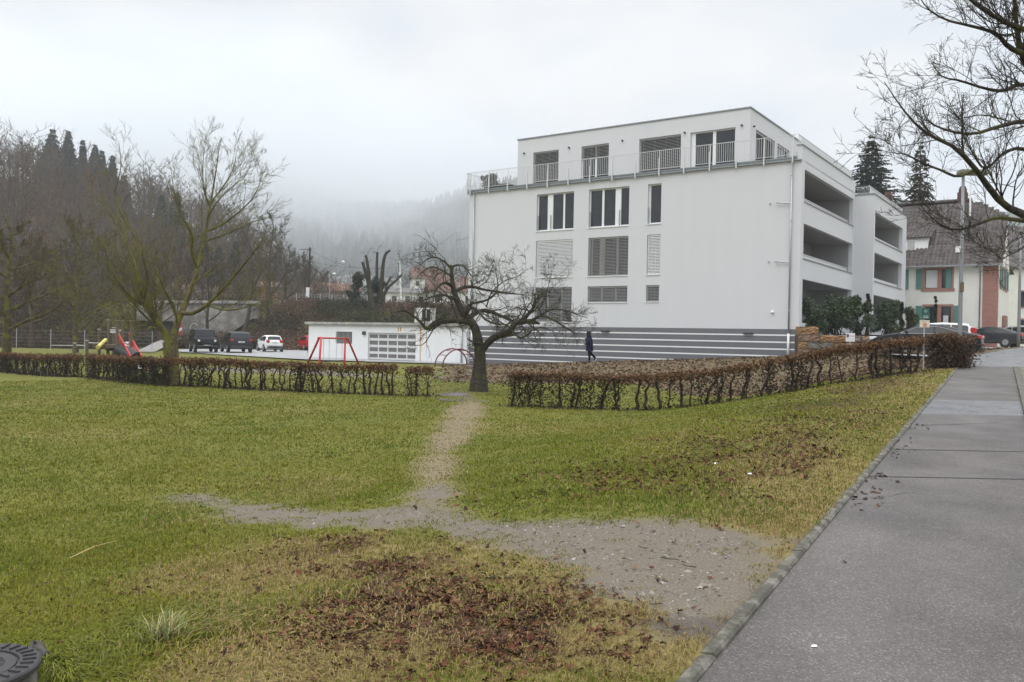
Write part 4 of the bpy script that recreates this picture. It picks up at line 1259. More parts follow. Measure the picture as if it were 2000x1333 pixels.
# --- the near tree reaching in from the right; its trunk stands beyond the pavement
D = 10.0
tr = np.array([8.9, 11.3, 0.35])
near = [
    ([tr, tr + [0, 0, 0.9], tr + [-.05, -.05, 1.9], tr + [-.02, 0, 3.0], tr + [.05, 0, 4.2], tr + [.1, 0, 5.6], tr + [.2, .1, 7]], [0.26, 0.22, 0.2, 0.18, 0.14, 0.1, 0.05]),
    ([tr + [-.05, -.05, 2.0]] + px([(2090, 470), (2000, 420), (1960, 400), (1930, 365), (1895, 318), (1858, 284), (1818, 266), (1786, 240), (1757, 205), (1727, 160)], [10.4, 9.9, 9.7, 9.5, 9.3, 9.2, 9.1, 9.0, 9, 9]),
     [0.11, 0.085, 0.075, 0.062, 0.052, 0.042, 0.033, 0.027, 0.02, 0.013, 0.006]),
    (px([(2060, 430), (2000, 432), (1950, 425), (1915, 436), (1880, 448), (1850, 446), (1820, 425), (1800, 405)], [10.2, 9.8, 9.6, 9.4, 9.2, 9.1, 9, 9]), [0.05, 0.042, 0.034, 0.027, 0.02, 0.015, 0.01, 0.005]),
    (px([(1905, 332), (1870, 345), (1838, 333), (1800, 318), (1770, 302), (1752, 300), (1737, 298)], [9.4, 9.1, 8.9, 8.7, 8.6, 8.5, 8.5]), [0.03, 0.024, 0.02, 0.016, 0.012, 0.008, 0.005]),
    ([tr + [0, 0, 3.0]] + px([(2080, 250), (2000, 238), (1950, 248), (1900, 262), (1850, 255), (1812, 236), (1800, 208)], [10.5, 10.1, 9.9, 9.7, 9.5, 9.4, 9.3]), [0.08, 0.055, 0.045, 0.036, 0.027, 0.02, 0.012, 0.006]),
    ([tr + [0, 0, 3.4]] + px([(2080, 190), (2000, 165), (1960, 178), (1920, 172), (1875, 158), (1840, 150), (1820, 124)], [11, 10.6, 10.4, 10.2, 10, 9.9, 9.8]), [0.08, 0.05, 0.042, 0.034, 0.026, 0.02, 0.013, 0.006]),
    ([tr + [0, 0, 3.8]] + px([(2080, 150), (2000, 107), (1970, 92), (1945, 66), (1900, 52), (1850, 40), (1815, 20), (1796, -5)], [10.6, 10.2, 10, 9.9, 9.8, 9.6, 9.5, 9.5]), [0.09, 0.065, 0.055, 0.045, 0.034, 0.026, 0.02, 0.013, 0.007]),
    ([tr + [.05, 0, 4.3]] + px([(2080, 90), (2000, 58), (1960, 42), (1925, 22), (1895, 0), (1860, -30)], [10.4, 10, 9.8, 9.7, 9.6, 9.5]), [0.09, 0.06, 0.05, 0.042, 0.034, 0.026, 0.012]),
    (px([(2060, 330), (2000, 292), (1960, 300), (1925, 330), (1900, 300), (1882, 262)], [11.5, 11, 10.8, 10.6, 10.4, 10.3]), [0.05, 0.04, 0.03, 0.022, 0.015, 0.007]),
    (px([(2080, 500), (2020, 476), (1985, 492), (1955, 505), (1940, 492)], [10, 9.5, 9.3, 9.1, 9]), [0.03, 0.02, 0.012, 0.007, 0.004]),
    ([tr + [0, 0, 2.9]] + px([(2060, 250), (2025, 180), (1992, 90), (1984, 30), (1980, -30)], [10.9, 10.6, 10.4, 10.3, 10.2]), [0.09, 0.07, 0.06, 0.05, 0.04, 0.03]),
    ]
bare_tree("linden_tree", "bare tree reaching in from the right edge over the pavement", near,
          [dict(nc=19, t0=0.22, ang=0.7, angv=0.25, abslen=0.66, rf=0.4, up=0.42, upc=0.09, wig=0.16, N=7, k=4, taper=0.4),
           dict(nc=7, t0=0.2, ang=0.7, angv=0.25, lenf=0.55, rf=0.6, up=0.1, upc=0.04, wig=0.18, N=5, k=3, taper=0.5),
           dict(nc=3, t0=0.25, ang=0.65, angv=0.25, lenf=0.45, rf=0.75, wig=0.18, N=4, k=3, taper=0.6)],
          BARK_DARK, 61, kt=10, trunk_n=16, min_r=0.0026, flare=0.2, thin=0.63)

# --- conifers
NEEDLE = attr_mat("conifer_needles", rough=0.7, spec=0.25)
def conifer(name, label, b, h, rb, seed, tint=(0.022, 0.04, 0.024), group=None, nw=26, per=11, sag=0.25, gap=0.0, blade=0.16, nb=34, cat="tree", top_bare=0.0):
    """trunk, whorled boughs and flat needle sprays along each bough"""
    rng = np.random.default_rng(seed)
    b = np.asarray(b, dtype=float)
    root = thing(name, label, cat, tuple(b), 0, group)
    t = MB(); t.tube([(0, 0, -0.2), (0, 0, h * 0.5), (0, 0, h)], [h * 0.016, h * 0.009, 0.01], 7); t.build("trunk", BARK_DARK, root, smooth_=True)
    P = []
    for i in range(nw):
        f = (i + rng.uniform(0, 0.6)) / nw
        z = h * (0.1 + 0.89 * f ** 0.9)
        L = rb * (1 - f) ** 0.85 * rng.uniform(0.75, 1.15) + 0.06 * rb * (1 - f)
        n = max(4, int(per * (1 - 0.5 * f)))
        for k in range(n):
            if rng.uniform() < gap: continue
            a = 2 * math.pi * (k + rng.uniform(0, 0.8)) / n + i * 0.7
            l = L * rng.uniform(0.65, 1.2)
            s = np.linspace(0, 1, 5)
            r = s * l
            dz = l * (0.28 * s - (0.28 + sag) * s ** 2 + 0.12 * s ** 3) + rng.normal() * 0.02 * h / nw * 3
            P.append(np.column_stack([np.cos(a) * r, np.sin(a) * r, z + dz]))
    P = np.array(P)
    bl = np.linalg.norm(P[:, -1] - P[:, 0], axis=1)
    parts = [tube_batch(P, np.maximum(bl[:, None] * 0.012 * np.linspace(1, 0.3, 5)[None], 0.006), 3)]
    Vb, Qb = parts[0]
    # needle sprays: short crossed blades hanging along the boughs
    M = len(P)
    cnt = np.maximum(5, (nb * bl / bl.max()).astype(int))
    idx = np.repeat(np.arange(M), cnt)
    K = len(idx)
    t_ = rng.uniform(0.12, 1.0, K) ** 0.8 * 3.999
    i = t_.astype(int); f = (t_ - i)[:, None]
    p = P[idx, i] * (1 - f) + P[idx, i + 1] * f
    T = P[idx, i + 1] - P[idx, i]; T /= np.linalg.norm(T, axis=1, keepdims=True) + 1e-9
    side = np.cross(T, [0, 0, 1.0]); side /= np.linalg.norm(side, axis=1, keepdims=True) + 1e-9
    sg = rng.choice([-1, 1], K)[:, None]
    d = T * rng.uniform(0.3, 0.9, (K, 1)) + side * sg * rng.uniform(0.2, 1.0, (K, 1)) + np.array([0, 0, 1]) * rng.uniform(-0.65, 0.2, (K, 1))
    d /= np.linalg.norm(d, axis=1, keepdims=True)
    l = blade * h / 10 * rng.uniform(0.7, 1.9, (K, 1)) * (1.15 - 0.6 * (t_ / 4))[:, None] * 2.2
    w = np.cross(d, rng.normal(size=(K, 3))); w /= np.linalg.norm(w, axis=1, keepdims=True) + 1e-9
    w *= l * 0.2
    V2 = np.stack([p - w * 0.6, p + w * 0.6, p + d * l * 0.6 + w, p + d * l, p + d * l * 0.6 - w], axis=1).reshape(-1, 3)
    c = np.array(tint)[None] * rng.uniform(0.6, 1.5, (K, 1)) * np.array([1, 1, 1])[None]
    c[:, 0] *= rng.uniform(0.8, 1.5, K)
    ring = np.arange(K)[:, None] * 5 + np.arange(5)[None]
    V = np.concatenate([Vb, V2])
    colr = np.concatenate([np.tile([[0.03, 0.024, 0.018]], (len(Vb), 1)), np.repeat(c, 5, axis=0)])
    mesh_np("crown", V, [Qb, ring + len(Vb)], NEEDLE, root, col={"tint": colr})
    return root

def conifer_px(name, label, px_, top, bot, d, halfw, seed, **k):
    b = at(px_, bot, d); t = at(px_, top, d)
    return conifer(name, label, b, t[2] - b[2], halfw / F_PX * d, seed, **k)

conifer_px("spruce_tree", "dark green spruce behind the terrace of the rear block", 1697, 262, 560, 92, 104, 71, nw=36, per=17, nb=170, blade=0.075, sag=0.1, tint=(0.02, 0.036, 0.022))
conifer_px("spruce_tree", "thin spruce with hanging cones above the tiled roof ridge", 1792, 270, 580, 98, 72, 73, nw=30, per=13, nb=95, gap=0.2, blade=0.08, sag=0.5, tint=(0.03, 0.034, 0.02))
GC = "conifers on the left hillside"
# ------------------------------------------------------------------ hedges
LEAFM = attr_mat("beech_leaf", rough=0.6, spec=0.3, transl=0.15)
HSTEM = bark("hedge_stem_bark", (0.02, 0.014, 0.011), (0.055, 0.036, 0.028), (0.05, 0.045, 0.02), 0.25)

def leaf_faces(p, size, rng, tilt=1.0):
    """four-cornered folded leaves at p"""
    K = len(p)
    d = rng.normal(size=(K, 3)); d[:, 2] *= tilt
    d /= np.linalg.norm(d, axis=1, keepdims=True) + 1e-9
    w = np.cross(d, rng.normal(size=(K, 3))); w /= np.linalg.norm(w, axis=1, keepdims=True) + 1e-9
    s = np.asarray(size).reshape(-1, 1)
    n = np.cross(d, w)
    V = np.stack([p, p + d * s * 0.5 + w * s * 0.32 + n * s * 0.08, p + d * s, p + d * s * 0.5 - w * s * 0.32 + n * s * 0.08], axis=1).reshape(-1, 3)
    return V, np.arange(K)[:, None] * 4 + np.arange(4)[None]

def hedge(name, label, line, heights, seed, width=0.34, top=0.3, stems_per_m=4.2, dense=0.0, group=None, topden=1.0, ivy=0.12, tone=1.0):
    rng = np.random.default_rng(seed)
    line = np.asarray(line)[:, :2]
    seg = np.linalg.norm(np.diff(line, axis=0), axis=1)
    cum = np.concatenate([[0], np.cumsum(seg)])
    Lt = cum[-1]
    def P(u):
        return np.column_stack([np.interp(u, cum, line[:, 0]), np.interp(u, cum, line[:, 1])])
    def Hh(u):
        return np.interp(u, np.linspace(0, Lt, len(heights)), heights)
    b0 = P(np.array([0.0]))[0]
    base = np.array([b0[0], b0[1], gz(*b0)])
    root = thing(name, label, "hedge", tuple(base), 0, group)
    ns = max(4, int(Lt * stems_per_m))
    u = np.sort(np.clip((np.arange(ns) + rng.uniform(-0.45, 0.45, ns)) / ns * Lt + 0.05, 0, Lt))
    p0 = P(u) + rng.normal(size=(ns, 2)) * 0.05
    z0 = H(p0[:, 0], p0[:, 1]) - 0.06
    h = Hh(u)
    N = 6
    S = np.empty((ns, N, 3)); S[:, 0] = np.column_stack([p0, z0])
    lean = rng.normal(size=(ns, 2)) * 0.12
    ph = rng.uniform(0, 6.28, ns)
    for k in range(1, N):
        f = k / (N - 1)
        S[:, k, :2] = p0 + lean * f + 0.05 * np.sin(ph + f * 5)[:, None] * rng.normal(size=(ns, 2))
        S[:, k, 2] = z0 + (h * 0.93 + 0.06) * f
    R = (rng.uniform(0.018, 0.042, ns))[:, None] * np.linspace(1.25, 0.55, N)[None]
    parts = [tube_batch(S, R, 6)]
    B, BRr = branch_out(S, R, 5, rng, t0=0.55, t1=1, ang=0.9, angv=0.35, lenf=0.3, rf=0.4, up=0.3, wig=0.35, N=5, rmin=0.005)
    parts.append(tube_batch(B, BRr, 3))
    B2, BR2 = branch_out(B, BRr, 4, rng, t0=0.2, t1=1, ang=0.9, angv=0.4, lenf=0.5, rf=0.6, up=0.1, wig=0.4, N=4, rmin=0.004)
    parts.append(tube_batch(B2, BR2, 3))
    C, CR = branch_out(S, R, 13, rng, t0=0.02, t1=0.7, ang=1.0, angv=0.4, lenf=0.3, rf=0.25, up=0.25, wig=0.35, N=4, rmin=0.0055)
    parts.append(tube_batch(C, CR, 3))
    V, Q = merge(parts)
    mesh_np("stems", V - base, [Q], HSTEM, root)
    # retained brown leaves: a thick clipped top band, sparse below, dark ivy clothing some stems
    nt = int(Lt * 900 * topden)
    ut = rng.uniform(0, Lt, nt)
    clump = 0.55 + 0.9 * vnoise(ut * 1.0, ut * 0 + seed, 0.45, seed)
    keep = rng.uniform(0, 1.25, nt) < clump
    ut = ut[keep]; nt = len(ut)
    hh = Hh(ut)
    zz = hh - top * hh * np.abs(rng.normal(0, 0.42, nt)) + 0.025 * rng.normal(size=nt) + 0.05 * (vnoise(ut, ut * 0, 0.5, seed + 3) - 0.5)
    q = P(ut)
    tang = np.column_stack([np.gradient(np.interp(np.linspace(0, Lt, 200), cum, line[:, 0])), np.gradient(np.interp(np.linspace(0, Lt, 200), cum, line[:, 1]))])
    ti = np.clip((ut / Lt * 199).astype(int), 0, 199)
    nrm = np.column_stack([-tang[ti, 1], tang[ti, 0]]); nrm /= np.linalg.norm(nrm, axis=1, keepdims=True)
    wv = rng.uniform(-1, 1, nt) * width * 0.5 * (0.7 + 0.3 * np.clip(zz / hh, 0, 1))
    q = q + nrm * wv[:, None]
    pt = np.column_stack([q, H(q[:, 0], q[:, 1]) + zz])
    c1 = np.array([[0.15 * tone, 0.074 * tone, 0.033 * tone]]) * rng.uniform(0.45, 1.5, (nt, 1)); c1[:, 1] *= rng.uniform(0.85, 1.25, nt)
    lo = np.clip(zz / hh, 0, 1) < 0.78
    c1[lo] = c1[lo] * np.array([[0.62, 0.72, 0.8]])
    nl = int(Lt * (330 + 1400 * dense))
    iv = vnoise(u, u * 0 + 2, 1.1, seed + 7) > (0.72 - ivy)
    us = u[iv] if iv.any() else u[:1]
    ul = np.where(rng.uniform(size=nl) < (0.75 if dense < 0.1 else 0.2), rng.choice(us, nl) + rng.normal(size=nl) * 0.06, rng.uniform(0, Lt, nl))
    ul = np.clip(ul, 0, Lt)
    zl = rng.uniform(0.03, 0.95, nl) * Hh(ul)
    ql = P(ul) + rng.normal(size=(nl, 2)) * (0.09 if dense < 0.1 else width * 0.28)
    pl_ = np.column_stack([ql, H(ql[:, 0], ql[:, 1]) + zl])
    c2 = np.where(rng.uniform(size=(nl, 1)) < (0.6 if dense < 0.1 else 0.1), np.array([[0.022, 0.028, 0.014]]), np.array([[0.06, 0.03, 0.018]])) * rng.uniform(0.5, 1.4, (nl, 1))
    # leaf litter at the foot
    nf = int(Lt * 110)
    uf = rng.uniform(0, Lt, nf); qf = P(uf) + rng.normal(size=(nf, 2)) * 0.22
    pf = np.column_stack([qf, H(qf[:, 0], qf[:, 1]) + 0.02])
    c3 = np.array([[0.04, 0.022, 0.014]]) * rng.uniform(0.4, 1.3, (nf, 1))
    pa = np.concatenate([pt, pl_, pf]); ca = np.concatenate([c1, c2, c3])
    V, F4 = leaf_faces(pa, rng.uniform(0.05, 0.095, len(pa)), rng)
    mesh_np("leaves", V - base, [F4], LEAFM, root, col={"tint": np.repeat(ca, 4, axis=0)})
    return root

def hp(pts):
    return np.array([at(a, b, d)[:2] for a, b, d in pts])
GH = "clipped beech hedges round the lawn"
hedge("beech_hedge", "clipped brown beech hedge section at the far left edge", hp([(-60, 722, 45), (0, 726, 42), (70, 731, 39.5), (158, 737, 36.3)]), [1.0, 0.96, 0.95, 0.95], 101, group=GH, ivy=0.5, stems_per_m=5)
hedge("beech_hedge", "long brown beech hedge in front of the playground", hp([(172, 739, 35.8), (250, 746, 32.0), (330, 755, 29.6), (500, 762, 28.2), (640, 768, 27.3), (776, 772, 26.9)]), [0.95, 0.94, 0.96, 0.97, 0.95, 0.94], 102, group=GH, ivy=0.2, stems_per_m=5)
hedge("beech_hedge", "short ragged hedge end left of the apple tree", hp([(794, 773, 26.8), (846, 774, 26.6)]), [0.93, 0.92], 103, group=GH, ivy=0.1, stems_per_m=5)
hedge("beech_hedge", "gappy beech hedge climbing the bank right of the apple tree", hp([(993, 796, 23.4), (1100, 797, 23.2), (1250, 799, 23.0), (1400, 785, 22.8), (1550, 762, 22.7), (1700, 737, 22.8), (1800, 722, 24.6)]), [0.97, 0.95, 0.95, 0.97, 0.97, 0.97, 1.0], 104, group=GH, stems_per_m=3.3, ivy=0.28)
hedge("beech_hedge", "dense square hedge block beside the lamp post", hp([(1826, 718, 25.4), (1862, 715, 25.9), (1880, 712, 27.6)]), [1.02, 1.0, 1.0], 105, group=GH, width=0.75, dense=1.4, topden=2.6, stems_per_m=6, tone=0.72, top=0.6)
# ------------------------------------------------------------------ cars
TYRE = mat("tyre_rubber", (0.02, 0.02, 0.021), 0.8)
RIM = mat("alloy_rim", (0.5, 0.5, 0.52), 0.3, metal=0.8)
CARGLASS = mat("car_glass", (0.012, 0.014, 0.016), 0.08, spec=0.35)
TAILRED = mat("red_lamp_lens", (0.45, 0.012, 0.012), 0.2, var=0.2)
HEADL = mat("clear_lamp_lens", (0.62, 0.64, 0.66), 0.15)
PLATE = mat("number_plate", (0.75, 0.75, 0.73), 0.5)
PLASTIC = mat("black_plastic", (0.025, 0.025, 0.027), 0.5)
def paint(name, c):
    return mat(name, c, 0.34, var=0.03, coat=0.0, spec=0.22)

def car(name, label, loc, heading, prof, belt, W, paintm, wheels, wr, glass_x, screen, rear, zb=0.22, tumble=0.38, group=None, lights=(0.62, 0.78), boxy=0.0, cat="car", tail=(0.7, 0.9), pillars=(), roofm=None, chromeline=False, round_lights=False):
    """prof: (x, z) outline of the top from tail to nose; x forward"""
    root = thing(name, label, cat, loc, heading, group)
    px_, pz_ = np.array([p[0] for p in prof]), np.array([p[1] for p in prof])
    x0, x1 = px_[0], px_[-1]
    L = x1 - x0
    def top(x): return np.interp(x, px_, pz_)
    def wid(x):
        t = abs((x - (x0 + x1) / 2) / (L / 2))
        return W / 2 * (1 - (0.16 * (1 - boxy)) * t ** 4 - 0.03 * t ** 14)
    def section(x):
        w, zt = wid(x), float(top(x))
        end = min((x - x0), (x1 - x)) / L
        zl = zb + (0.12 * max(0, 1 - end / 0.06))
        zs = min(belt, zt - 0.05)
        yr = 0.975 * w - max(0.045, (zt - zs) * tumble)
        return [(0, zl), (0.8 * w, zl), (0.965 * w, zl + 0.05), (w, zl + 0.2), (w, zs - 0.14), (0.975 * w, zs), (yr, zt - 0.035), (yr - 0.07, zt), (0, zt + 0.02)]
    def side_y(x, z):
        w, zt = wid(x), float(top(x)); zs = min(belt, zt - 0.05)
        yr = 0.975 * w - max(0.045, (zt - zs) * tumble)
        return 0.975 * w + (yr - 0.975 * w) * (z - zs) / max(zt - 0.035 - zs, 0.01)
    xs = np.unique(np.concatenate([np.linspace(x0, x1, 26), px_]))
    V, k = [], 0
    for x in xs:
        s = section(x)
        ring = s + [(-y, z) for y, z in s[-2:0:-1]]
        k = len(ring)
        V += [(x, y, z) for y, z in ring]
    Q = [(i * k + j, i * k + (j + 1) % k, (i + 1) * k + (j + 1) % k, (i + 1) * k + j) for i in range(len(xs) - 1) for j in range(k)]
    mb = MB(); mb.add(V, [Q, [tuple(range(k - 1, -1, -1))], [tuple(range((len(xs) - 1) * k, len(xs) * k))]])
    body = mb.build("body", paintm, root, smooth_=True)
    m = body.modifiers.new("edges", 'EDGE_SPLIT'); m.split_angle = R_(38)
    # glass
    def strip(xa, xb, sgn):
        pts = np.linspace(xa, xb, 9)
        lo = [(x, sgn * (side_y(x, belt + 0.03) + 0.007), belt + 0.03) for x in pts]
        hi = []
        for x in pts:
            z = max(belt + 0.035, float(top(x)) - 0.10)
            hi.append((x, sgn * (side_y(x, z) + 0.007), z))
        return lo, hi
    cuts = [glass_x[0], *[p for p in pillars], glass_x[1]]
    for a, b in zip(cuts, cuts[1:]):
        for sgn in (1, -1):
            lo, hi = strip(a + 0.03, b - 0.03, sgn)
            g = MB(); n = len(lo)
            g.add(lo + hi, [[(i, i + 1, n + i + 1, n + i) for i in range(n - 1)]])
            g.build("side_window", CARGLASS, root)
    if chromeline:
        for sgn in (1, -1):
            lo, hi = strip(glass_x[0], glass_x[1], sgn)
            c = MB(); c.tube(np.array(lo) + np.array([0, sgn * 0.004, -0.012]), 0.013, 5); c.tube(np.array(hi) + np.array([0, sgn * 0.004, 0.012]), 0.013, 5)
            c.build("window_trim", CHROME, root)
    def screen_panel(nm, xa, xb):
        g = MB(); pts = np.linspace(xa, xb, 5); V = []
        for x in pts:
            zt = float(top(x)); zs = min(belt, zt - 0.05)
            yr = 0.975 * wid(x) - max(0.045, (zt - zs) * tumble) - 0.09
            for t in np.linspace(-1, 1, 7):
                V.append((x, yr * t, zt + 0.026 * (1 - abs(t) ** 3) + 0.004))
        g.add(V, [[(i * 7 + j, i * 7 + j + 1, (i + 1) * 7 + j + 1, (i + 1) * 7 + j) for i in range(4) for j in range(6)]])
        g.build(nm, CARGLASS, root)
    screen_panel("windscreen", *screen)
    if rear: screen_panel("rear_window", *rear)
    # wheels
    for wx in wheels:
        for sgn in (1, -1):
            yo = W / 2 * 0.985
            a = MB(); a.lathe([(wr + 0.065, 0), (wr + 0.065, 0.02)] if sgn > 0 else [(wr + 0.065, -0.02), (wr + 0.065, 0)], 20, ax=1, c=(wx, sgn * (yo - 0.004), wr))
            a.build("wheel_arch", PLASTIC, root)
            t = MB(); t.lathe([(wr * 0.6, -0.1), (wr * 0.96, -0.11), (wr, -0.07), (wr, 0.07), (wr * 0.96, 0.11), (wr * 0.6, 0.1)], 22, ax=1, c=(wx, sgn * (yo - 0.06), wr))
            to = t.build("wheel", TYRE, root)
            r = MB(); cy_ = sgn * (yo + 0.048)
            r.lathe([(wr * 0.64, -0.012), (wr * 0.58, 0.012), (wr * 0.54, 0.0)] if sgn > 0 else [(wr * 0.54, 0.0), (wr * 0.58, -0.012), (wr * 0.64, 0.012)], 20, ax=1, c=(wx, cy_, wr))
            for s in range(7):
                an = s * 2 * math.pi / 7
                ca, sa = math.cos(an), math.sin(an)
                w2 = 0.03
                r.add([(wx + ca * 0.03 - sa * w2, cy_ + sgn * 0.014, wr + sa * 0.03 + ca * w2), (wx + ca * 0.03 + sa * w2, cy_ + sgn * 0.014, wr + sa * 0.03 - ca * w2),
                       (wx + ca * wr * 0.6 + sa * w2 * 0.8, cy_ + sgn * 0.014, wr + sa * wr * 0.6 - ca * w2 * 0.8), (wx + ca * wr * 0.6 - sa * w2 * 0.8, cy_ + sgn * 0.014, wr + sa * wr * 0.6 + ca * w2 * 0.8)], [[(0, 1, 2, 3)]])
            r.build("rim", RIM, to)
    # lamps, plates, mirrors, bumpers
    for sgn in (1, -1):
        w_f, w_r = wid(x1 - 0.05), wid(x0 + 0.05)
        h = MB()
        if round_lights:
            h.lathe([(0.1, -0.01), (0.1, 0.035), (0.06, 0.05)], 14, ax=0, c=(x1, sgn * (w_f - 0.24), (lights[0] + lights[1]) / 2))
        else:
            h.bbox(x1 - 0.34, x1 - 0.012, min(sgn * (w_f - 0.36), sgn * (w_f + 0.012)), max(sgn * (w_f - 0.36), sgn * (w_f + 0.012)), lights[0], lights[1], 0.03)
        h.build("headlight", HEADL, root)
        h = MB(); a, b = sgn * (w_r - 0.26), sgn * (w_r + 0.012)
        h.bbox(x0 - 0.012, x0 + 0.22, min(a, b), max(a, b), tail[0], tail[1], 0.025)
        h.build("tail_light", TAILRED, root)
        mx = glass_x[1] - 0.25
        h = MB(); h.ball((mx, sgn * (side_y(mx, belt + 0.08) + 0.12), belt + 0.09), 0.1, sc=(0.7, 1.1, 0.75)); h.build("wing_mirror", paintm, root, smooth_=True)
        d = MB(); d.box(glass_x[0] + (glass_x[1] - glass_x[0]) * 0.42, glass_x[0] + (glass_x[1] - glass_x[0]) * 0.42 + 0.2, min(sgn * wid(0) * 0.99, sgn * (wid(0) + 0.025)), max(sgn * wid(0) * 0.99, sgn * (wid(0) + 0.025)), belt - 0.14, belt - 0.11)
        d.build("door_handle", CHROME if chromeline else paintm, root)
    for xx, sg in ((x1, 1), (x0, -1)):
        zp = 0.52 if sg > 0 else (0.78 if boxy < 0.5 else 0.86)
        p = MB(); p.box(min(xx + sg * 0.006, xx + sg * 0.02), max(xx + sg * 0.006, xx + sg * 0.02), -0.26, 0.26, zp, zp + 0.11)
        po = p.build("number_plate", PLATE, root)
        t = MB()
        for i, (a, b) in enumerate(((-0.17, -0.12), (-0.10, -0.05), (0.0, 0.05), (0.07, 0.11), (0.13, 0.17))):
            t.box(min(xx + sg * 0.02, xx + sg * 0.0215), max(xx + sg * 0.02, xx + sg * 0.0215), a, b, zp + 0.03, zp + 0.08)
        t.build("lettering", BLACK, po)
        bpr = MB(); bpr.bbox(min(xx - sg * 0.12, xx + sg * 0.03), max(xx - sg * 0.12, xx + sg * 0.03), -wid(xx - sg * 0.05) * 0.96, wid(xx - sg * 0.05) * 0.96, zb + 0.06, zb + 0.22, 0.03)
        bpr.build("bumper", PLASTIC, root)
    return root

HATCH = [(-2.0, 0.62), (-1.97, 0.86), (-1.86, 1.05), (-1.55, 1.40), (-1.2, 1.48), (-0.3, 1.50), (0.25, 1.43), (0.95, 1.02), (1.3, 0.93), (1.75, 0.78), (1.95, 0.66), (2.0, 0.5)]
SUV = [(-2.4, 0.8), (-2.38, 1.12), (-2.1, 1.62), (-1.9, 1.74), (-0.6, 1.78), (0.1, 1.74), (0.95, 1.22), (1.3, 1.14), (2.1, 1.06), (2.36, 0.92), (2.4, 0.6)]
JEEP = [(-2.15, 0.8), (-2.14, 1.3), (-2.08, 1.9), (-2.0, 1.95), (-0.6, 1.97), (0.2, 1.96), (0.42, 1.9), (0.66, 1.34), (0.72, 1.27), (1.9, 1.18), (1.96, 1.1), (1.98, 0.6)]
COUPE = [(-2.32, 0.62), (-2.28, 0.86), (-2.15, 0.95), (-1.75, 1.0), (-1.35, 1.16), (-0.7, 1.345), (-0.1, 1.375), (0.3, 1.32), (1.05, 0.98), (1.5, 0.9), (2.05, 0.77), (2.28, 0.64), (2.33, 0.5)]
ESTATE = [(-2.3, 0.7), (-2.28, 0.95), (-2.1, 1.4), (-1.9, 1.56), (-0.6, 1.62), (0.2, 1.56), (1.0, 1.06), (1.4, 0.98), (2.0, 0.84), (2.25, 0.7), (2.3, 0.5)]

BLACKP, GREYP, WHITEP, REDP, SILV = paint("black_car_paint", (0.012, 0.013, 0.017)), paint("graphite_car_paint", (0.03, 0.031, 0.035)), paint("white_car_paint", (0.75, 0.75, 0.74)), paint("red_car_paint", (0.38, 0.012, 0.012)), paint("silver_car_paint", (0.4, 0.41, 0.42))
lotz = -0.27
def on_lot(px_, d): 
    p = at(px_, 680, d); return (p[0], p[1], lotz)
ha = math.atan2(-0.88, 0.48)
GP = "cars parked by the railway embankment"
car("parked_car", "boxy black off-road car parked nose towards the lawn", on_lot(397, 72.5), ha, JEEP, 1.28, 1.82, BLACKP, (-1.3, 1.32), 0.39, (-1.98, 0.42), (0.44, 0.64), (-2.135, -2.085), zb=0.4, tumble=0.1, boxy=1.0, group=GP, lights=(0.9, 1.06), pillars=(-1.1, -0.35), round_lights=True)
car("parked_car", "dark grey sport utility car parked with its tail to the lawn", on_lot(461, 74), ha + math.pi, SUV, 1.15, 1.98, GREYP, (-1.45, 1.5), 0.39, (-1.95, 0.75), (0.18, 0.86), (-2.33, -2.12), zb=0.3, tumble=0.32, boxy=0.6, group=GP, tail=(1.0, 1.14), pillars=(-1.05, -0.15))
car("parked_car", "small white hatchback parked with its tail to the lawn", on_lot(527, 79.5), ha + math.pi, HATCH, 0.95, 1.74, WHITEP, (-1.25, 1.25), 0.32, (-1.5, 0.75), (0.3, 0.9), (-1.84, -1.57), zb=0.24, group=GP, tail=(0.82, 1.08), pillars=(-0.35,))
car("parked_car", "red car half hidden behind the left corner of the garage", on_lot(604, 88), ha + math.pi, HATCH, 0.95, 1.76, REDP, (-1.25, 1.25), 0.33, (-1.5, 0.75), (0.3, 0.9), (-1.84, -1.57), zb=0.24, group=GP, tail=(0.82, 1.05), pillars=(-0.35,))
def on_drive(px_, py, d, z): 
    p = at(px_, py, d); return (p[0], p[1], z)
GD = "cars parked beside the building drive"
hb = math.atan2(0.5685, -0.8227)
car("parked_car", "black coupe with chrome window trim parked behind the hedge block", on_drive(1808, 680, 39.2, 1.12), hb + 0.02, COUPE, 0.93, 1.86, BLACKP, (-1.35, 1.4), 0.33, (-1.6, 0.95), (0.36, 1.0), (-1.3, -0.76), zb=0.2, group=GD, tail=(0.74, 0.9), pillars=(-0.45,), chromeline=True)
car("parked_car", "white estate car with dark windows standing behind the black coupe", on_drive(1818, 660, 49.5, 1.22), hb + 0.05, ESTATE, 1.05, 1.84, WHITEP, (-1.4, 1.4), 0.33, (-2.0, 0.85), (0.26, 0.95), (-2.25, -2.0), zb=0.22, group=GD, tail=(0.85, 1.35), pillars=(-1.1, -0.15))
car("parked_car", "dark coupe with pale rims parked by the second lamp post", on_drive(1930, 676, 60, 1.5), math.atan2(0.72, -0.69), COUPE, 0.93, 1.8, GREYP, (-1.35, 1.4), 0.32, (-1.6, 0.95), (0.36, 1.0), (-1.3, -0.76), zb=0.22, group=GD, tail=(0.74, 0.92), pillars=(-0.45,))
car("parked_car", "silver-roofed estate car behind the dark coupe at the right edge", on_drive(1978, 672, 65, 1.5), math.atan2(0.72, -0.69), ESTATE, 1.05, 1.84, SILV, (-1.4, 1.4), 0.33, (-2.0, 0.85), (0.26, 0.95), (-2.25, -2.0), zb=0.22, group=GD, tail=(0.85, 1.05), pillars=(-1.1, -0.15))

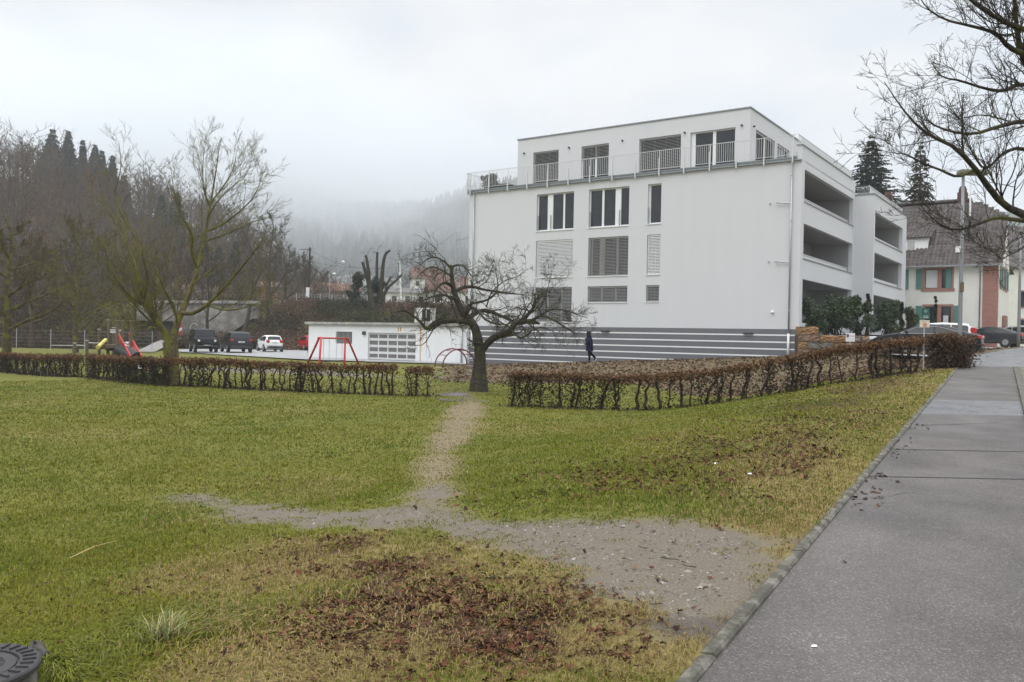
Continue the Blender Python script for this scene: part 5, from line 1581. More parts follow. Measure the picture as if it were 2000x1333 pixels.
# car park, drive, footpaths
def gnd(px_, d):
    p = at(px_, 690, d); return p[:2]
lot = [gnd(330, 76), gnd(365, 70.5), gnd(480, 64), gnd(600, 58.5), gnd(720, 56.5), gnd(911, 55.2), gnd(911, 57.4), gnd(602, 64.4), gnd(600, 92), gnd(540, 92), gnd(440, 86), gnd(372, 84)]
sheet("car_park", lot, CONCP, zf=lambda x, y: np.full(np.shape(x), lotz - 0.02), dz=0.0)
LINEW = mat("white_road_paint", (0.7, 0.7, 0.68), 0.6)
for pq in ((425, 488), (497, 560)):
    a, b = gnd(pq[0] + 12, 71 + (pq[0] - 425) * 0.06), gnd(pq[0], 76 + (pq[0] - 425) * 0.06)
    n_ = np.array([-(b - a)[1], (b - a)[0]]); n_ = n_ / np.hypot(*n_) * 0.06
    m_ = MB(); m_.quad((*(a - n_), lotz - 0.016), (*(a + n_), lotz - 0.016), (*(b + n_), lotz - 0.016), (*(b - n_), lotz - 0.016))
    m_.build("parking_line", LINEW, kind="structure")
GRAV = mat("dark_gravel", (0.06, 0.06, 0.062), 0.9, color2=(0.16, 0.16, 0.16), scale=9, bump=0.8, bscale=25)
PATHM = mat("grey_path_asphalt", (0.10, 0.10, 0.10), 0.75, color2=(0.17, 0.165, 0.16), scale=2, bump=0.3)
def bl(x, y): return (BR + EX * x + EG * y)
path = [bl(-23.0, -0.6), bl(-23.5, -3.4), bl(-16, -3.4), bl(-8, -3.2), bl(0.5, -2.9), bl(0.5, -0.6), bl(-12, -0.6)]
sheet("footpath", path, PATHM, dz=0.025, step=0.6)
sheet("gravel_strip", [bl(-22, -0.05), bl(-22, -0.7), bl(-11, -0.75), bl(0.6, -0.8), bl(0.6, -0.05)], GRAV, dz=0.06, step=0.35)
# path up to the railway underpass
up = [gnd(250, 70), gnd(292, 66), gnd(345, 60), gnd(300, 60), gnd(255, 66)]
under = np.array([at(262, 690, 71)[:2], at(298, 690, 71)[:2], at(335, 668, 86)[:2], at(362, 655, 98)[:2], at(328, 655, 98)[:2], at(300, 668, 86)[:2]])
sheet("underpass_path", under, mat("pale_path", (0.24, 0.22, 0.2), 0.85, var=0.15, scale=3), dz=0.05, zf=lambda x, y: np.maximum(H(x, y), -0.45 + 1.1 * np.clip((y - 71) / 27, 0, 1)))
# drive on the right
drive = [bl(0.9, -6.0), bl(3.6, -6.5), bl(9, -9.5), (float(kerb_x(30.5)) - 0.3, 30.5), (float(kerb_x(41)) - 0.3, 41), bl(19, 3), bl(9, 4.2)]
sheet("drive", [at(1718, 690, 41.5)[:2], at(1760, 705, 35.8)[:2], at(1905, 700, 31.0)[:2], at(1945, 690, 36.0)[:2], at(1990, 682, 46)[:2], at(1990, 676, 66)[:2], at(1900, 676, 66)[:2], at(1770, 680, 52)[:2], at(1740, 680, 43.2)[:2]], CONCP, zf=lambda x, y: 1.1 + 0.35 * smooth((y - 44) / 16) + 0.0 * x, dz=0.0)
sheet("gravel_bed", [at(1890, 690, 41)[:2], at(1960, 686, 41.5)[:2], at(1972, 680, 50)[:2], at(1900, 676, 52)[:2]], GRAV, zf=lambda x, y: 1.22 + 0.28 * np.exp(-((x - 22.8) ** 2 + (y - 44.5) ** 2) / 6) + 0.02 * (y - 44), dz=0.02, step=0.6)

# ------------------------------------------------------------------ stone retaining wall and planted bed
STONES = [mat("ochre_sandstone", (0.22, 0.13, 0.06), 0.9, color2=(0.36, 0.2, 0.09), scale=3, bump=0.9, bscale=9), mat("grey_sandstone", (0.13, 0.115, 0.1), 0.9, color2=(0.24, 0.21, 0.17), scale=3, bump=0.9, bscale=9), mat("brown_sandstone", (0.16, 0.105, 0.07), 0.9, color2=(0.28, 0.19, 0.12), scale=3, bump=0.9, bscale=9)]
a, b = at(1559, 690, 44.3), at(1745, 690, 44.6)
wl_ = float(np.hypot(*(b - a)[:2])); wrz = math.atan2((b - a)[1], (b - a)[0])
sw = thing("retaining_wall", "dry-stacked ochre and grey sandstone block wall at the corner of the building", "stone wall", (a[0], a[1], 0), wrz)
rng = np.random.default_rng(8)
courses = [(0.45, 0.82, (0.0, 1.9, 3.2, 4.9)), (0.84, 1.22, (0.0, 0.95, 2.2, 3.6, 5.1)), (1.24, 1.58, (0.0, 0.45, 1.9, 2.95, 4.2, 5.2)), (1.60, 1.95, (0.0, 1.15, 2.6, 3.4, 3.9, 4.5, 5.1)), (1.97, 2.38, (0.05, 1.1))]
for ci, (z0, z1, cuts) in enumerate(courses):
    ends = list(cuts[1:]) + ([wl_ - 0.1 * ci] if ci < 4 else [])
    for i, (x0, x1) in enumerate(zip(cuts, ends)):
        m = MB()
        nx_, nz_ = max(3, int((x1 - x0) / 0.11)), 6
        V = []
        dep = -rng.uniform(0.0, 0.08)
        gridv = []
        for iz in range(nz_ + 1):
            for ix in range(nx_ + 1):
                fx = ix / nx_; fz = (0, 0.07, 0.28, 0.5, 0.72, 0.93, 1.0)[iz]
                e = min(fx * (x1 - x0), (1 - fx) * (x1 - x0), fz * (z1 - z0), (1 - fz) * (z1 - z0))
                yy = dep + 0.03 * math.exp(-e / 0.012) + rng.normal() * 0.028
                gridv.append((x0 + 0.012 + fx * (x1 - x0 - 0.024) + rng.normal() * 0.006, yy, z0 + fz * (z1 - z0) + rng.normal() * 0.008))
        q = [(r * (nx_ + 1) + c, r * (nx_ + 1) + c + 1, (r + 1) * (nx_ + 1) + c + 1, (r + 1) * (nx_ + 1) + c) for r in range(nz_) for c in range(nx_)]
        m.add(gridv, [q])
        # top and back so the block has a real body
        tr_ = gridv[-(nx_ + 1):]
        m.add(tr_ + [(p[0], 0.55, z1) for p in tr_], [[(c, c + 1, nx_ + 2 + c, nx_ + 1 + c) for c in range(nx_)]])
        for col_ in (0, nx_):
            s = [gridv[r * (nx_ + 1) + col_] for r in range(nz_ + 1)]
            m.add(s + [(p[0], 0.55, p[2]) for p in s], [[(r, r + 1, nz_ + 2 + r, nz_ + 1 + r) for r in range(nz_)]])
        m.build("stone_block", STONES[[0, 1, 0, 2, 1, 0][(ci * 3 + i * 5 + (ci * i)) % 6]], sw)
m = MB(); m.box(0.0, wl_ - 0.4, 0.12, 0.5, 0.3, 1.93); m.build("wall_core", SOIL, sw)
def bedp(pts): return [at(p, 670, d)[:2] for p, d in pts]
sheet("planting_bed", bedp([(1561, 44.6), (1740, 44.9), (1758, 50), (1752, 58), (1700, 54), (1672, 52), (1568, 45)]), GRAV, zf=lambda x, y: 2.02 + 0.0 * x, dz=0.0, step=0.5)

# ------------------------------------------------------------------ shrubs
SHRUBL = attr_mat("glossy_evergreen_leaf", rough=0.4, spec=0.4)
def shrub(name, label, b, rx, ry, h, seed, n=7000, tint=(0.05, 0.078, 0.032), leaf=0.13, group=None, cat="shrub", col=False, lumps=16):
    rng = np.random.default_rng(seed)
    b = np.asarray(b, dtype=float)
    root = thing(name, label, cat, tuple(b), 0, group)
    c = np.column_stack([rng.normal(0, 0.5, lumps) * rx * 0.8, rng.normal(0, 0.5, lumps) * ry * 0.8, rng.uniform(0.15, 0.95, lumps) * h])
    c[:, :2] *= (1.15 - 0.55 * (c[:, 2:] / h))
    if col: c[:, :2] *= 0.25
    rad = rng.uniform(0.2, 0.4, lumps) * min(rx, h) * (0.5 if col else 1.0)
    ns = 16
    st = np.stack([np.stack([np.array([0, 0, 0]) + rng.normal(size=3) * [rx * .15, ry * .15, 0] * 1.0, c[i % lumps] * 0.5 + rng.normal(size=3) * 0.05, c[i % lumps]]) for i in range(ns)])
    Vs, Qs = tube_batch(st, np.tile([[0.03, 0.02, 0.01]], (ns, 1)), 5)
    mesh_np("stems", Vs, [Qs], BARK_DARK, root)
    i = rng.integers(0, lumps, n)
    d = rng.normal(size=(n, 3)); d /= np.linalg.norm(d, axis=1, keepdims=True)
    p = c[i] + d * (rad[i] * rng.uniform(0.55, 1.1, n) ** 0.6)[:, None]
    p = p[p[:, 2] > 0.02]
    if col:
        f = np.clip(p[:, 2:] / h, 0, 1); p[:, :2] *= (1.1 - f) ** 0.5
    V, F4 = leaf_faces(p, rng.uniform(0.6, 1.3, len(p)) * leaf, rng, tilt=0.8)
    cc = np.array([tint]) * rng.uniform(0.5, 1.6, (len(p), 1))
    mesh_np("crown", V, [F4], SHRUBL, root, col={"tint": np.repeat(cc, 4, axis=0)})
    return root
GS = "evergreen shrubs above the stone wall"
def sh(px_, d): p = at(px_, 650, d); return (p[0], p[1], 2.0)
shrub("laurel_bush", "largest glossy green laurel bush in front of the first block's ground floor", sh(1632, 47.2), 1.35, 1.0, 2.35, 201, n=9000, group=GS)
shrub("laurel_bush", "laurel bush at the building corner, left of the largest bush", sh(1585, 46.2), 0.8, 0.7, 1.85, 202, n=4500, group=GS)
shrub("laurel_bush", "laurel bush right of the largest bush, before the grey side wall", sh(1676, 48.6), 0.9, 0.8, 2.2, 203, n=5500, group=GS)
shrub("laurel_bush", "laurel bush in front of the rear block's ground floor", sh(1733, 52), 1.0, 0.9, 2.1, 204, n=6500, group=GS)
shrub("laurel_bush", "slim laurel bush against the old house, right of the rear block", sh(1772, 53), 0.65, 0.6, 1.8, 205, n=3500, group=GS)
GCY = "small columnar cypresses in the bed"
CY = dict(col=True, leaf=0.1, tint=(0.022, 0.032, 0.017), cat="cypress")
shrub("cypress_tree", "narrow dark cypress rising behind the largest laurel", sh(1694, 50.5), 0.5, 0.5, 2.75, 206, n=2600, group=GCY, **CY)
shrub("cypress_tree", "narrow dark cypress between the two rear laurel bushes", sh(1760, 50), 0.55, 0.55, 2.1, 207, n=2600, group=GCY, **CY)
shrub("cypress_tree", "thin reddish young cypress right of the slim laurel", sh(1780, 52), 0.35, 0.35, 1.7, 208, n=1500, group=GCY, col=True, leaf=0.1, tint=(0.07, 0.05, 0.02), cat="cypress")
shrub("cypress_tree", "pointed dark cypress in front of the old house window", sh(1826, 56), 0.42, 0.42, 2.9, 209, n=2400, group=GCY, **CY)

# ------------------------------------------------------------------ the old house with the tiled roof
hc = at(1946, 640, 62.0)
HZ = 1.42
house = thing("old_house", "cream old house with brown tiled roof, pink stone trim and green shutters", "house", (hc[0], hc[1], 0), -TH)
def hx(px_, py, y=0.0):
    r = ray(px_, py); o = hc[:2] + EG * y
    t = (o @ EG) / (r[:2] @ EG)
    P = np.array([0, 0, EYE]) + r * t
    return float((P[:2] - hc[:2]) @ EX), float(P[2])
CREAM = mat("cream_render", (0.73, 0.72, 0.67), 0.9, var=0.06, scale=1.2)
PINKS = mat("pink_sandstone", (0.33, 0.165, 0.13), 0.85, var=0.12, scale=3)
SHUT = mat("teal_shutter_paint", (0.10, 0.235, 0.21), 0.6, var=0.1)
ze = hx(1850, 510)[1]
wins = []
for a, b in (((1807, 527), (1858, 563)), ((1806, 599), (1857, 640))):
    x0, z1 = hx(*a); x1, z0 = hx(*b); wins.append([x0, x1, z0, z1])
HWD = 16.0; HD = 10.0
mb = MB()
wall_holes(mb, -HWD, 0, HZ - 0.5, ze, [tuple(w) for w in wins], 0.18, FRONT)
gw = []
for (ua, ub, za, zb_) in ((2.2, 3.3, ze - 1.9, ze - 0.3), (4.6, 5.7, ze - 1.9, ze - 0.3), (6.8, 7.9, ze - 1.9, ze - 0.3), (4.2, 5.2, ze + 1.0, ze + 2.4)):
    gw.append((ua, ub, za, zb_))
wall_holes(mb, 0, HD, HZ - 0.5, ze, [w for w in gw if w[3] < ze], 0.18, SIDE0)
rh = 5.15
mb.poly([(0, 0, ze), (0, HD, ze), (0, HD / 2 + 1.6, ze + rh * 0.68), (0, HD / 2 - 1.6, ze + rh * 0.68)])
mb.quad((-HWD, 0, HZ), (-HWD, HD, HZ), (-HWD, HD, ze), (-HWD, 0, ze)); mb.quad((-HWD, HD, HZ), (0, HD, HZ), (0, HD, ze), (-HWD, HD, ze))
mb.build("wall", CREAM, house)
# tiled roof with real courses
def tile_mat():
    m = bpy.data.materials.new("brown_roof_tiles"); m.use_nodes = True
    n, l = m.node_tree.nodes, m.node_tree.links
    b = n["Principled BSDF"]; b.inputs["Roughness"].default_value = 0.7
    geo = n.new("ShaderNodeTexCoord")
    vo = n.new("ShaderNodeTexVoronoi"); vo.inputs["Scale"].default_value = 3.5
    l.new(geo.outputs["Object"], vo.inputs["Vector"])
    s = n.new("ShaderNodeSeparateColor"); l.new(vo.outputs["Color"], s.inputs[0])
    r = n.new("ShaderNodeValToRGB")
    e = r.color_ramp.elements
    e[0].position, e[0].color = 0.0, (0.05, 0.041, 0.038, 1); e[1].position, e[1].color = 1.0, (0.115, 0.094, 0.087, 1)
    l.new(s.outputs[0], r.inputs[0]); l.new(r.outputs[0], b.inputs["Base Color"])
    MATS["tile"] = m; return m
TILE = tile_mat()
def tiled_slope(mb, o, u, v, Lu, Lv, cut=None, course=0.36, pan=0.30, dz=0.045):
    """pantiles: o lower corner, u along the eave, v up the slope"""
    o, u, v = map(lambda q: np.asarray(q, dtype=float), (o, u, v))
    n_ = np.cross(u, v); n_ /= np.linalg.norm(n_)
    nv, nu = int(Lv / course), int(Lu / pan * 4)
    V, Q, k = [], [], 0
    for j in range(nv):
        s0, s1 = j * course, (j + 1) * course
        lo = 0.0 if cut is None else cut(s0); hi = Lu
        us = np.linspace(lo, Lu - (0 if cut is None else 0), nu + 1)
        w = 0.03 * np.sin(us / pan * 2 * np.pi)
        a = o + us[:, None] * u + s0 * v + (dz + 0.035 + w)[:, None] * n_
        b = o + us[:, None] * u + s1 * v + (0.005 + w)[:, None] * n_
        c = o + us[:, None] * u + s0 * v + np.full(len(us), -0.01)[:, None] * n_
        V += [a, b, c]; m_ = len(us)
        i = np.arange(m_ - 1)
        Q.append(np.column_stack([k + i, k + i + 1, k + m_ + i + 1, k + m_ + i]))
        Q.append(np.column_stack([k + 2 * m_ + i, k + 2 * m_ + i + 1, k + i + 1, k + i]))
        k += 3 * m_
    mb.add(np.concatenate(V), [np.concatenate(Q)])
mb = MB()
sl = math.hypot(HD / 2 + 0.5, rh + 0.5); vv = np.array([0, (HD / 2 + 0.5) / sl, (rh + 0.5) / sl])
# half-hipped right end: the ridge stops short of the gable
tiled_slope(mb, (0.35, -0.5, ze - 0.5 + 0.1), (-1, 0, 0), vv, HWD + 0.4, sl, cut=lambda s: max(0.0, (s / sl - 0.70) / 0.30 * 2.6))
mb.quad((0.35, HD + 0.5, ze - 0.4), (-HWD, HD + 0.5, ze - 0.4), (-HWD, HD / 2, ze + rh + 0.1), (-2.3, HD / 2, ze + rh + 0.1))
mb.add([(0.36, HD / 2 - 1.7, ze + rh * 0.66), (0.36, HD / 2 + 1.7, ze + rh * 0.66), (-2.3, HD / 2, ze + rh + 0.12)], [[(0, 1, 2)]])
mb.quad((0.34, -0.45, ze - 0.42), (0.34, HD / 2 - 1.7, ze + rh * 0.66), (0.02, HD / 2 - 1.7, ze + rh * 0.66), (0.02, -0.45, ze - 0.42))
mb.tube([(-2.3, HD / 2, ze + rh + 0.12), (-HWD, HD / 2, ze + rh + 0.12)], 0.13, 8)
hroof = mb.build("roof", TILE, house)
for x in (-3.0, -8.6):
    m = MB(); m.bbox(x - 0.35, x + 0.35, HD / 2 - 0.2, HD / 2 + 0.5, ze + rh - 0.6, ze + rh + 0.75, 0.02); m.lathe([(0.3, 0), (0.3, 0.25), (0.2, 0.5)], 10, c=(x, HD / 2 + 0.15, ze + rh + 0.75))
    m.build("chimney", mat("dark_chimney_brick", (0.09, 0.045, 0.04), 0.9), hroof)
x = hx(1894, 430, 3.5)[0]
m = MB(); m.tube([(x, 3.6, ze + 2.8), (x, 3.6, ze + 6.6)], 0.07, 8); m.tube([(x - 0.5, 3.5, ze + 3.4), (x + 0.5, 3.5, ze + 3.4)], 0.03, 6); m.build("roof_pole", WHITE2, hroof)
m = MB(); m.box(-HWD, 0.4, -0.64, -0.5, ze - 0.5, ze - 0.4); m.build("gutter", FASCIA, hroof)
m = MB(); m.box(-HWD, 0.3, -0.5, 0.0, ze - 0.46, ze - 0.38); m.build("eaves", WHITE2, hroof)
# dormer
d0, d1 = hx(1762, 478, 1.0)[0] - 2.2, hx(1812, 478, 1.0)[0]
dz0, dzt = hx(1790, 493, 1.0)[1], hx(1790, 464, 1.0)[1]
m = MB(); m.box(d0, d1, 1.0, 4.6, dz0, dzt); dm = m.build("dormer", WHITE2, hroof)
m = MB(); tiled_slope(m, (d1 + 0.3, 0.75, dzt), (-1, 0, 0), np.array([0, 0.93, 0.37]), d1 - d0 + 0.5, 4.2, course=0.3, pan=0.24); m.box(d0, d1 + 0.28, 0.78, 0.9, dzt - 0.1, dzt); m.build("dormer_roof", TILE, hroof)
wx0_, wz1_ = hx(1764, 470, 1.0); wx1_, wz0_ = hx(1789, 492, 1.0)
m = MB(); m.box(wx0_ - .1, wx1_, 0.95, 0.997, wz0_, wz1_); dwn = m.build("dormer_window", FRAMEW, hroof)
xm = hx(1771, 480, 1.0)[0]
m = MB(); m.box(wx0_, xm - 0.06, 0.93, 0.948, wz0_ + 0.1, wz1_ - 0.08); m.box(xm + 0.06, wx1_ - 0.08, 0.93, 0.948, wz0_ + 0.1, wz1_ - 0.08); m.build("curtained_pane", mat("curtained_pane", (0.45, 0.44, 0.42), 0.3, var=0.08), dwn)
# windows of the house
for wi, (x0, x1, z0, z1) in enumerate(wins):
    m = MB(); t = 0.16
    m.box(x0 - t, x0, -0.03, 0.1, z0 - t, z1 + t); m.box(x1, x1 + t, -0.03, 0.1, z0 - t, z1 + t); m.box(x0, x1, -0.03, 0.1, z1, z1 + t); m.box(x0 - t - 0.08, x1 + t + 0.08, -0.08, 0.1, z0 - t - 0.06, z0 - 0.003)
    xm = x0 + (x1 - x0) * 0.56
    m.box(xm - 0.13, xm + 0.13, 0.0, 0.12, z0, z1)
    fo = m.build("window", PINKS, house)
    m = MB(); m.quad((x0, 0.15, z0), (x1, 0.15, z0), (x1, 0.15, z1), (x0, 0.15, z1)); m.build("pane", GLASS, fo)
    m = MB()
    if wi == 0: m.box(x0 + 0.05, xm - 0.16, 0.125, 0.14, z0 + 0.05, z1 - 0.05)
    else: m.box(xm + 0.25, x1 - 0.2, 0.125, 0.14, z0 + 0.05, z0 + 0.9)
    m.build("curtain", mat("pale_curtain", (0.6, 0.62, 0.63), 0.7, var=0.05), fo)
    for sx0, sx1, rot in ((x0 - 0.62, x0 - 0.17, 0), (x1 + 0.18, x1 + 0.63, 1)):
        if wi == 0 and rot: sx0, sx1 = x1 - 0.38, x1 - 0.02
        m = MB(); m.bbox(sx0, sx1, -0.09, -0.035, z0 - 0.05, z1 + 0.05, 0.012)
        z = z0 + 0.05
        while z < z1: m.box(sx0 + 0.06, sx1 - 0.06, -0.105, -0.088, z, z + 0.045); z += 0.085
        m.build("shutter", SHUT, house)
x0_ = hx(1769.5, 545)[0]
m = MB(); m.bbox(x0_ - 0.25, x0_ + 0.2, -0.09, -0.035, wins[0][2] - 0.05, wins[0][3] + 0.05, 0.012); m.build("shutter", SHUT, house)
qx0 = hx(1919, 560)[0]
m = MB(); z = HZ
while z < ze - 0.3:
    h_ = min(0.40, ze - 0.3 - z)
    m.box(qx0, 0.03, -0.012, 0.0, z + 0.004, z + h_ - 0.003); m.box(0.0, 0.03, -0.0, 0.7, z + 0.004, z + h_ - 0.003)
    z += h_
m.build("corner_stones", PINKS, house)
m = MB(); m.box(-HWD, qx0 - 0.004, -0.06, 0.0, HZ - 0.4, HZ + 0.35); m.build("plinth", PINKS, house)
xp = hx(1914.5, 560)[0]
m = MB(); m.tube([(xp, -0.5, ze - 0.42), (xp, -0.1, ze - 0.8), (xp, -0.1, HZ)], 0.055, 8); m.build("downpipe", GALV, house, smooth_=True)
for (ua, ub, za, zb_) in gw:
    m = MB()
    for q in ((ua - 0.14, ua, za - 0.14, zb_ + 0.14), (ub, ub + 0.14, za - 0.14, zb_ + 0.14), (ua, ub, zb_, zb_ + 0.14), (ua, ub, za - 0.14, za)):
        m.box(-0.05 if zb_ < ze else 0.002, 0.035, q[0], q[1], q[2], q[3])
    fo = m.build("window", PINKS, house)
    xg = -0.12 if zb_ < ze else 0.012
    m = MB(); m.quad((xg, ua, za), (xg, ub, za), (xg, ub, zb_), (xg, ua, zb_)); m.build("pane", GLASS, fo)
    if zb_ < ze:
        for s0, s1 in ((ua - 0.62, ua - 0.16), (ub + 0.16, ub + 0.62)):
            m = MB(); m.bbox(0.036, 0.09, s0, s1, za, zb_, 0.012); m.build("shutter", SHUT, house)
m = MB(); m.bbox(0.0, 0.3, 4.3, 5.5, HZ, HZ + 2.5, 0.05); dr = m.build("doorway", PINKS, house)
m = MB(); m.box(0.3, 0.32, 4.5, 5.3, HZ, HZ + 2.2); m.build("door", SHUT, dr)

# neighbouring house at the right edge
nb_ = at(1990, 650, 84)
nh = thing("neighbour_house", "cream house with pink window surrounds behind the old house", "house", (nb_[0], nb_[1], 0), -TH)
m = MB(); m.box(-3.5, 9, 0, 9, 1.0, 9.4); m.build("wall", CREAM, nh)
m = MB(); m.prism([(-0.5, 9.3), (4.5, 14), (9.5, 9.3)], 0, -3.8, 9.3); m.build("roof", TILE, nh)
for z in (2.6, 5.4):
    for xw in (-2.2, 0.6, 3.2):
        m = MB(); m.box(xw - 0.7, xw + 0.7, -0.05, -0.003, z - 0.1, z + 1.7); wo = m.build("window", PINKS, nh)
        m = MB(); m.quad((xw - 0.52, -0.055, z + 0.05), (xw + 0.52, -0.055, z + 0.05), (xw + 0.52, -0.055, z + 1.55), (xw - 0.52, -0.055, z + 1.55)); m.build("pane", GLASS, wo)
# ------------------------------------------------------------------ street lamps and signs
LAMPG = mat("lamp_post_grey", (0.23, 0.24, 0.25), 0.5, metal=0.3, var=0.1, scale=3)
def lamp_post(name, label, b, h, r, head, group=None, rz=0.0, box=False):
    t = thing(name, label, "street lamp", tuple(b), rz, group)
    m = MB(); m.tube([(0, 0, -0.2), (0, 0, 1.2), (0, 0, h * 0.6), (0, 0, h)], [r * 1.15, r * 1.1, r * 0.9, r * 0.7], 12); m.build("pole", LAMPG, t, smooth_=True)
    if box:
        m = MB(); m.bbox(-r * 0.9, r * 0.9, -r - 0.03, -r + 0.02, 0.95 + 1.45, 1.25 + 1.45, 0.01); m.build("access_door", mat("rusty_plate", (0.12, 0.085, 0.06), 0.8), t)
        m = MB(); m.box(-0.17, -0.06, -0.05, 0.05, 3.62, 3.8); m.build("junction_box", WHITE2, t)
    head(t, h)
    return t
def flat_head(t, h):
    m = MB(); m.bbox(-0.15, 0.75, -0.16, 0.16, h - 0.06, h + 0.1, 0.04); m.build("lamp_head", mat("mossy_lamp_cover", (0.16, 0.16, 0.12), 0.7, color2=(0.25, 0.25, 0.2), scale=5), t)
def dome_head(t, h):
    m = MB(); m.tube([(0, 0, h - 0.05), (0.05, 0, h + 0.12), (-0.62, 0, h + 0.15)], 0.05, 6); m.build("arm", LAMPG, t)
    m = MB(); m.lathe([(0.02, 0.17), (0.15, 0.12), (0.25, 0.01), (0.26, -0.03), (0.16, -0.04)], 14, c=(-0.62, 0, h)); m.build("lamp_shade", WHITE2, t, smooth_=True)
b = at(1873, 722, 26.2); zb_ = gz(b[0], b[1])
lamp_post("street_lamp", "grey street lamp on the kerb beside the dense hedge block", (b[0], b[1], zb_), at(1868, 338, 26.2)[2] - zb_, 0.062, flat_head, box=True, group="street lamps along the pavement")
b = at(1989, 678, 47); lamp_post("street_lamp", "slim grey lamp post at the right edge in front of the dark coupe", (b[0], b[1], 1.5), 6.4, 0.075, flat_head, group="street lamps along the pavement")
GPL = "white dome lamps on the railway platform"
for (px_, top, lab, d) in ((643, 535, "shorter left platform lamp with a white dome", 120), (678, 512, "taller platform lamp with a white dome beside the pruned tree", 112), (905, 590, "platform lamp showing between the apple tree branches", 118)):
    b = at(px_, 594, d); zt_ = at(px_, top, d)[2]
    lamp_post("platform_lamp", lab, (b[0], b[1], b[2] - 1.0), zt_ - b[2] + 1.0, 0.09, dome_head, group=GPL, rz=math.pi if px_ == 643 else 0.0)

def text_lines(parent, rows, mt, y, name="lettering"):
    m = MB()
    rr = np.random.default_rng(len(rows) * 7 + 1)
    for x0, x1, z, h in rows:
        x = x0
        while x < x1:
            w_ = h * rr.uniform(0.45, 0.8)
            if rr.uniform() > 0.14: m.box(x, min(x + w_ * 0.75, x1), y - 0.002, y, z, z + h)
            x += w_
    return m.build(name, mt, parent)
INK = mat("black_sign_ink", (0.02, 0.02, 0.02), 0.6)
def disc(mb, c, r, y0, y1, k=24, sx=1.0):
    a = np.arange(k) * 2 * math.pi / k
    mb.prism([(c[0] + sx * r * math.cos(t), c[1] + r * math.sin(t)) for t in a], 1, y0, y1)
# sign on the stone wall
b = at(1661, 659.5, 43.6)
s = thing("parking_sign", "square white sign with a purple round emblem on the stone wall", "sign", (b[0], b[1], b[2]), wrz)
m = MB(); m.bbox(-0.24, 0.24, 0.0, 0.018, -0.215, 0.215, 0.004); m.build("panel", WHITE2, s)
m = MB(); disc(m, (-0.145, 0.085), 0.105, -0.004, 0.0, sx=0.7); em = m.build("emblem", mat("purple_ink", (0.16, 0.025, 0.13), 0.5), s)
m = MB(); m.tube([(-0.145 + 0.045 * math.cos(t) * 0.8, -0.005, 0.085 + 0.06 * math.sin(t)) for t in np.linspace(0.4, 5.6, 14)], 0.009, 5); m.build("emblem_ring", mat("pale_purple_ink", (0.42, 0.2, 0.4), 0.5), em)
text_lines(s, [(-0.05, 0.05, 0.055, 0.035), (0.09, 0.215, 0.05, 0.045)], INK, 0.0)
text_lines(s, [(-0.2, 0.2, -0.08, 0.018), (-0.2, 0.2, -0.14, 0.012)], mat("grey_ink", (0.3, 0.3, 0.32), 0.6), 0.0, "small_print")
m = MB(); m.box(-0.03, 0.03, 0.019, 0.03, -0.75, 0.2); m.build("bracket", GALV, s)
# small yellowish no-parking board on a pole behind the hedge
b = at(1804, 714, 25.2); zb_ = gz(b[0], b[1])
s = thing("no_parking_board", "small cream board with a red no-stopping ring on a thin pole behind the hedge", "sign", (b[0], b[1], zb_), -0.1)
h0 = at(1804, 640, 25.2)[2] - zb_; h1 = at(1804, 626, 25.2)[2] - zb_
m = MB(); m.tube([(0, 0.02, -0.2), (0, 0.02, h1 - 0.02)], 0.02, 8); m.build("pole", GALV, s)
m = MB(); m.bbox(-0.14, 0.14, -0.016, -0.002, h0, h1, 0.003); m.build("panel", mat("cream_sign_board", (0.62, 0.57, 0.44), 0.5), s)
hc_ = h0 + (h1 - h0) * 0.36
m = MB(); m.tube([(0.05 * math.cos(t), -0.02, hc_ + 0.05 * math.sin(t)) for t in np.linspace(0, 6.283, 18)], 0.008, 5); m.tube([(-0.034, -0.02, hc_ + 0.034), (0.034, -0.02, hc_ - 0.034)], 0.007, 5); m.build("no_stopping_ring", RED, s)
text_lines(s, [(-0.11, 0.11, h1 - 0.055, 0.02)], mat("grey_ink", (0.3, 0.3, 0.32), 0.6), -0.016)
# green sign with white lettering by the old house
b = at(1808, 612, 58)
s = thing("green_sign", "dark green upright sign with pale lettering in front of the old house window", "sign", (b[0], b[1], 1.35), -TH + 0.2)
z0_, z1_ = at(1808, 624, 58)[2] - 1.35, at(1808, 602, 58)[2] - 1.35
m = MB(); m.tube([(0, 0.05, 0), (0, 0.05, z1_ + 0.1)], 0.04, 8); m.build("pole", DARKMET, s)
m = MB(); m.bbox(-0.24, 0.24, -0.05, 0.04, z0_, z1_, 0.04); m.build("panel", mat("green_sign_panel", (0.02, 0.09, 0.07), 0.4), s)
zz = z0_ + (z1_ - z0_) * 0.72
m = MB(); m.tube([(0.08 * math.cos(t), -0.055, zz + 0.09 * math.sin(t)) for t in np.linspace(0, 6.28, 14)], 0.014, 5); m.tube([(-0.05, -0.055, zz - 0.05), (0.0, -0.055, zz + 0.05), (0.05, -0.055, zz - 0.05)], 0.014, 5); m.build("emblem", mat("pale_green_ink", (0.4, 0.55, 0.5), 0.5), s)
text_lines(s, [(-0.17, 0.17, z0_ + 0.2, 0.055), (-0.17, 0.17, z0_ + 0.08, 0.085)], MATS["pale_green_ink"], -0.05)

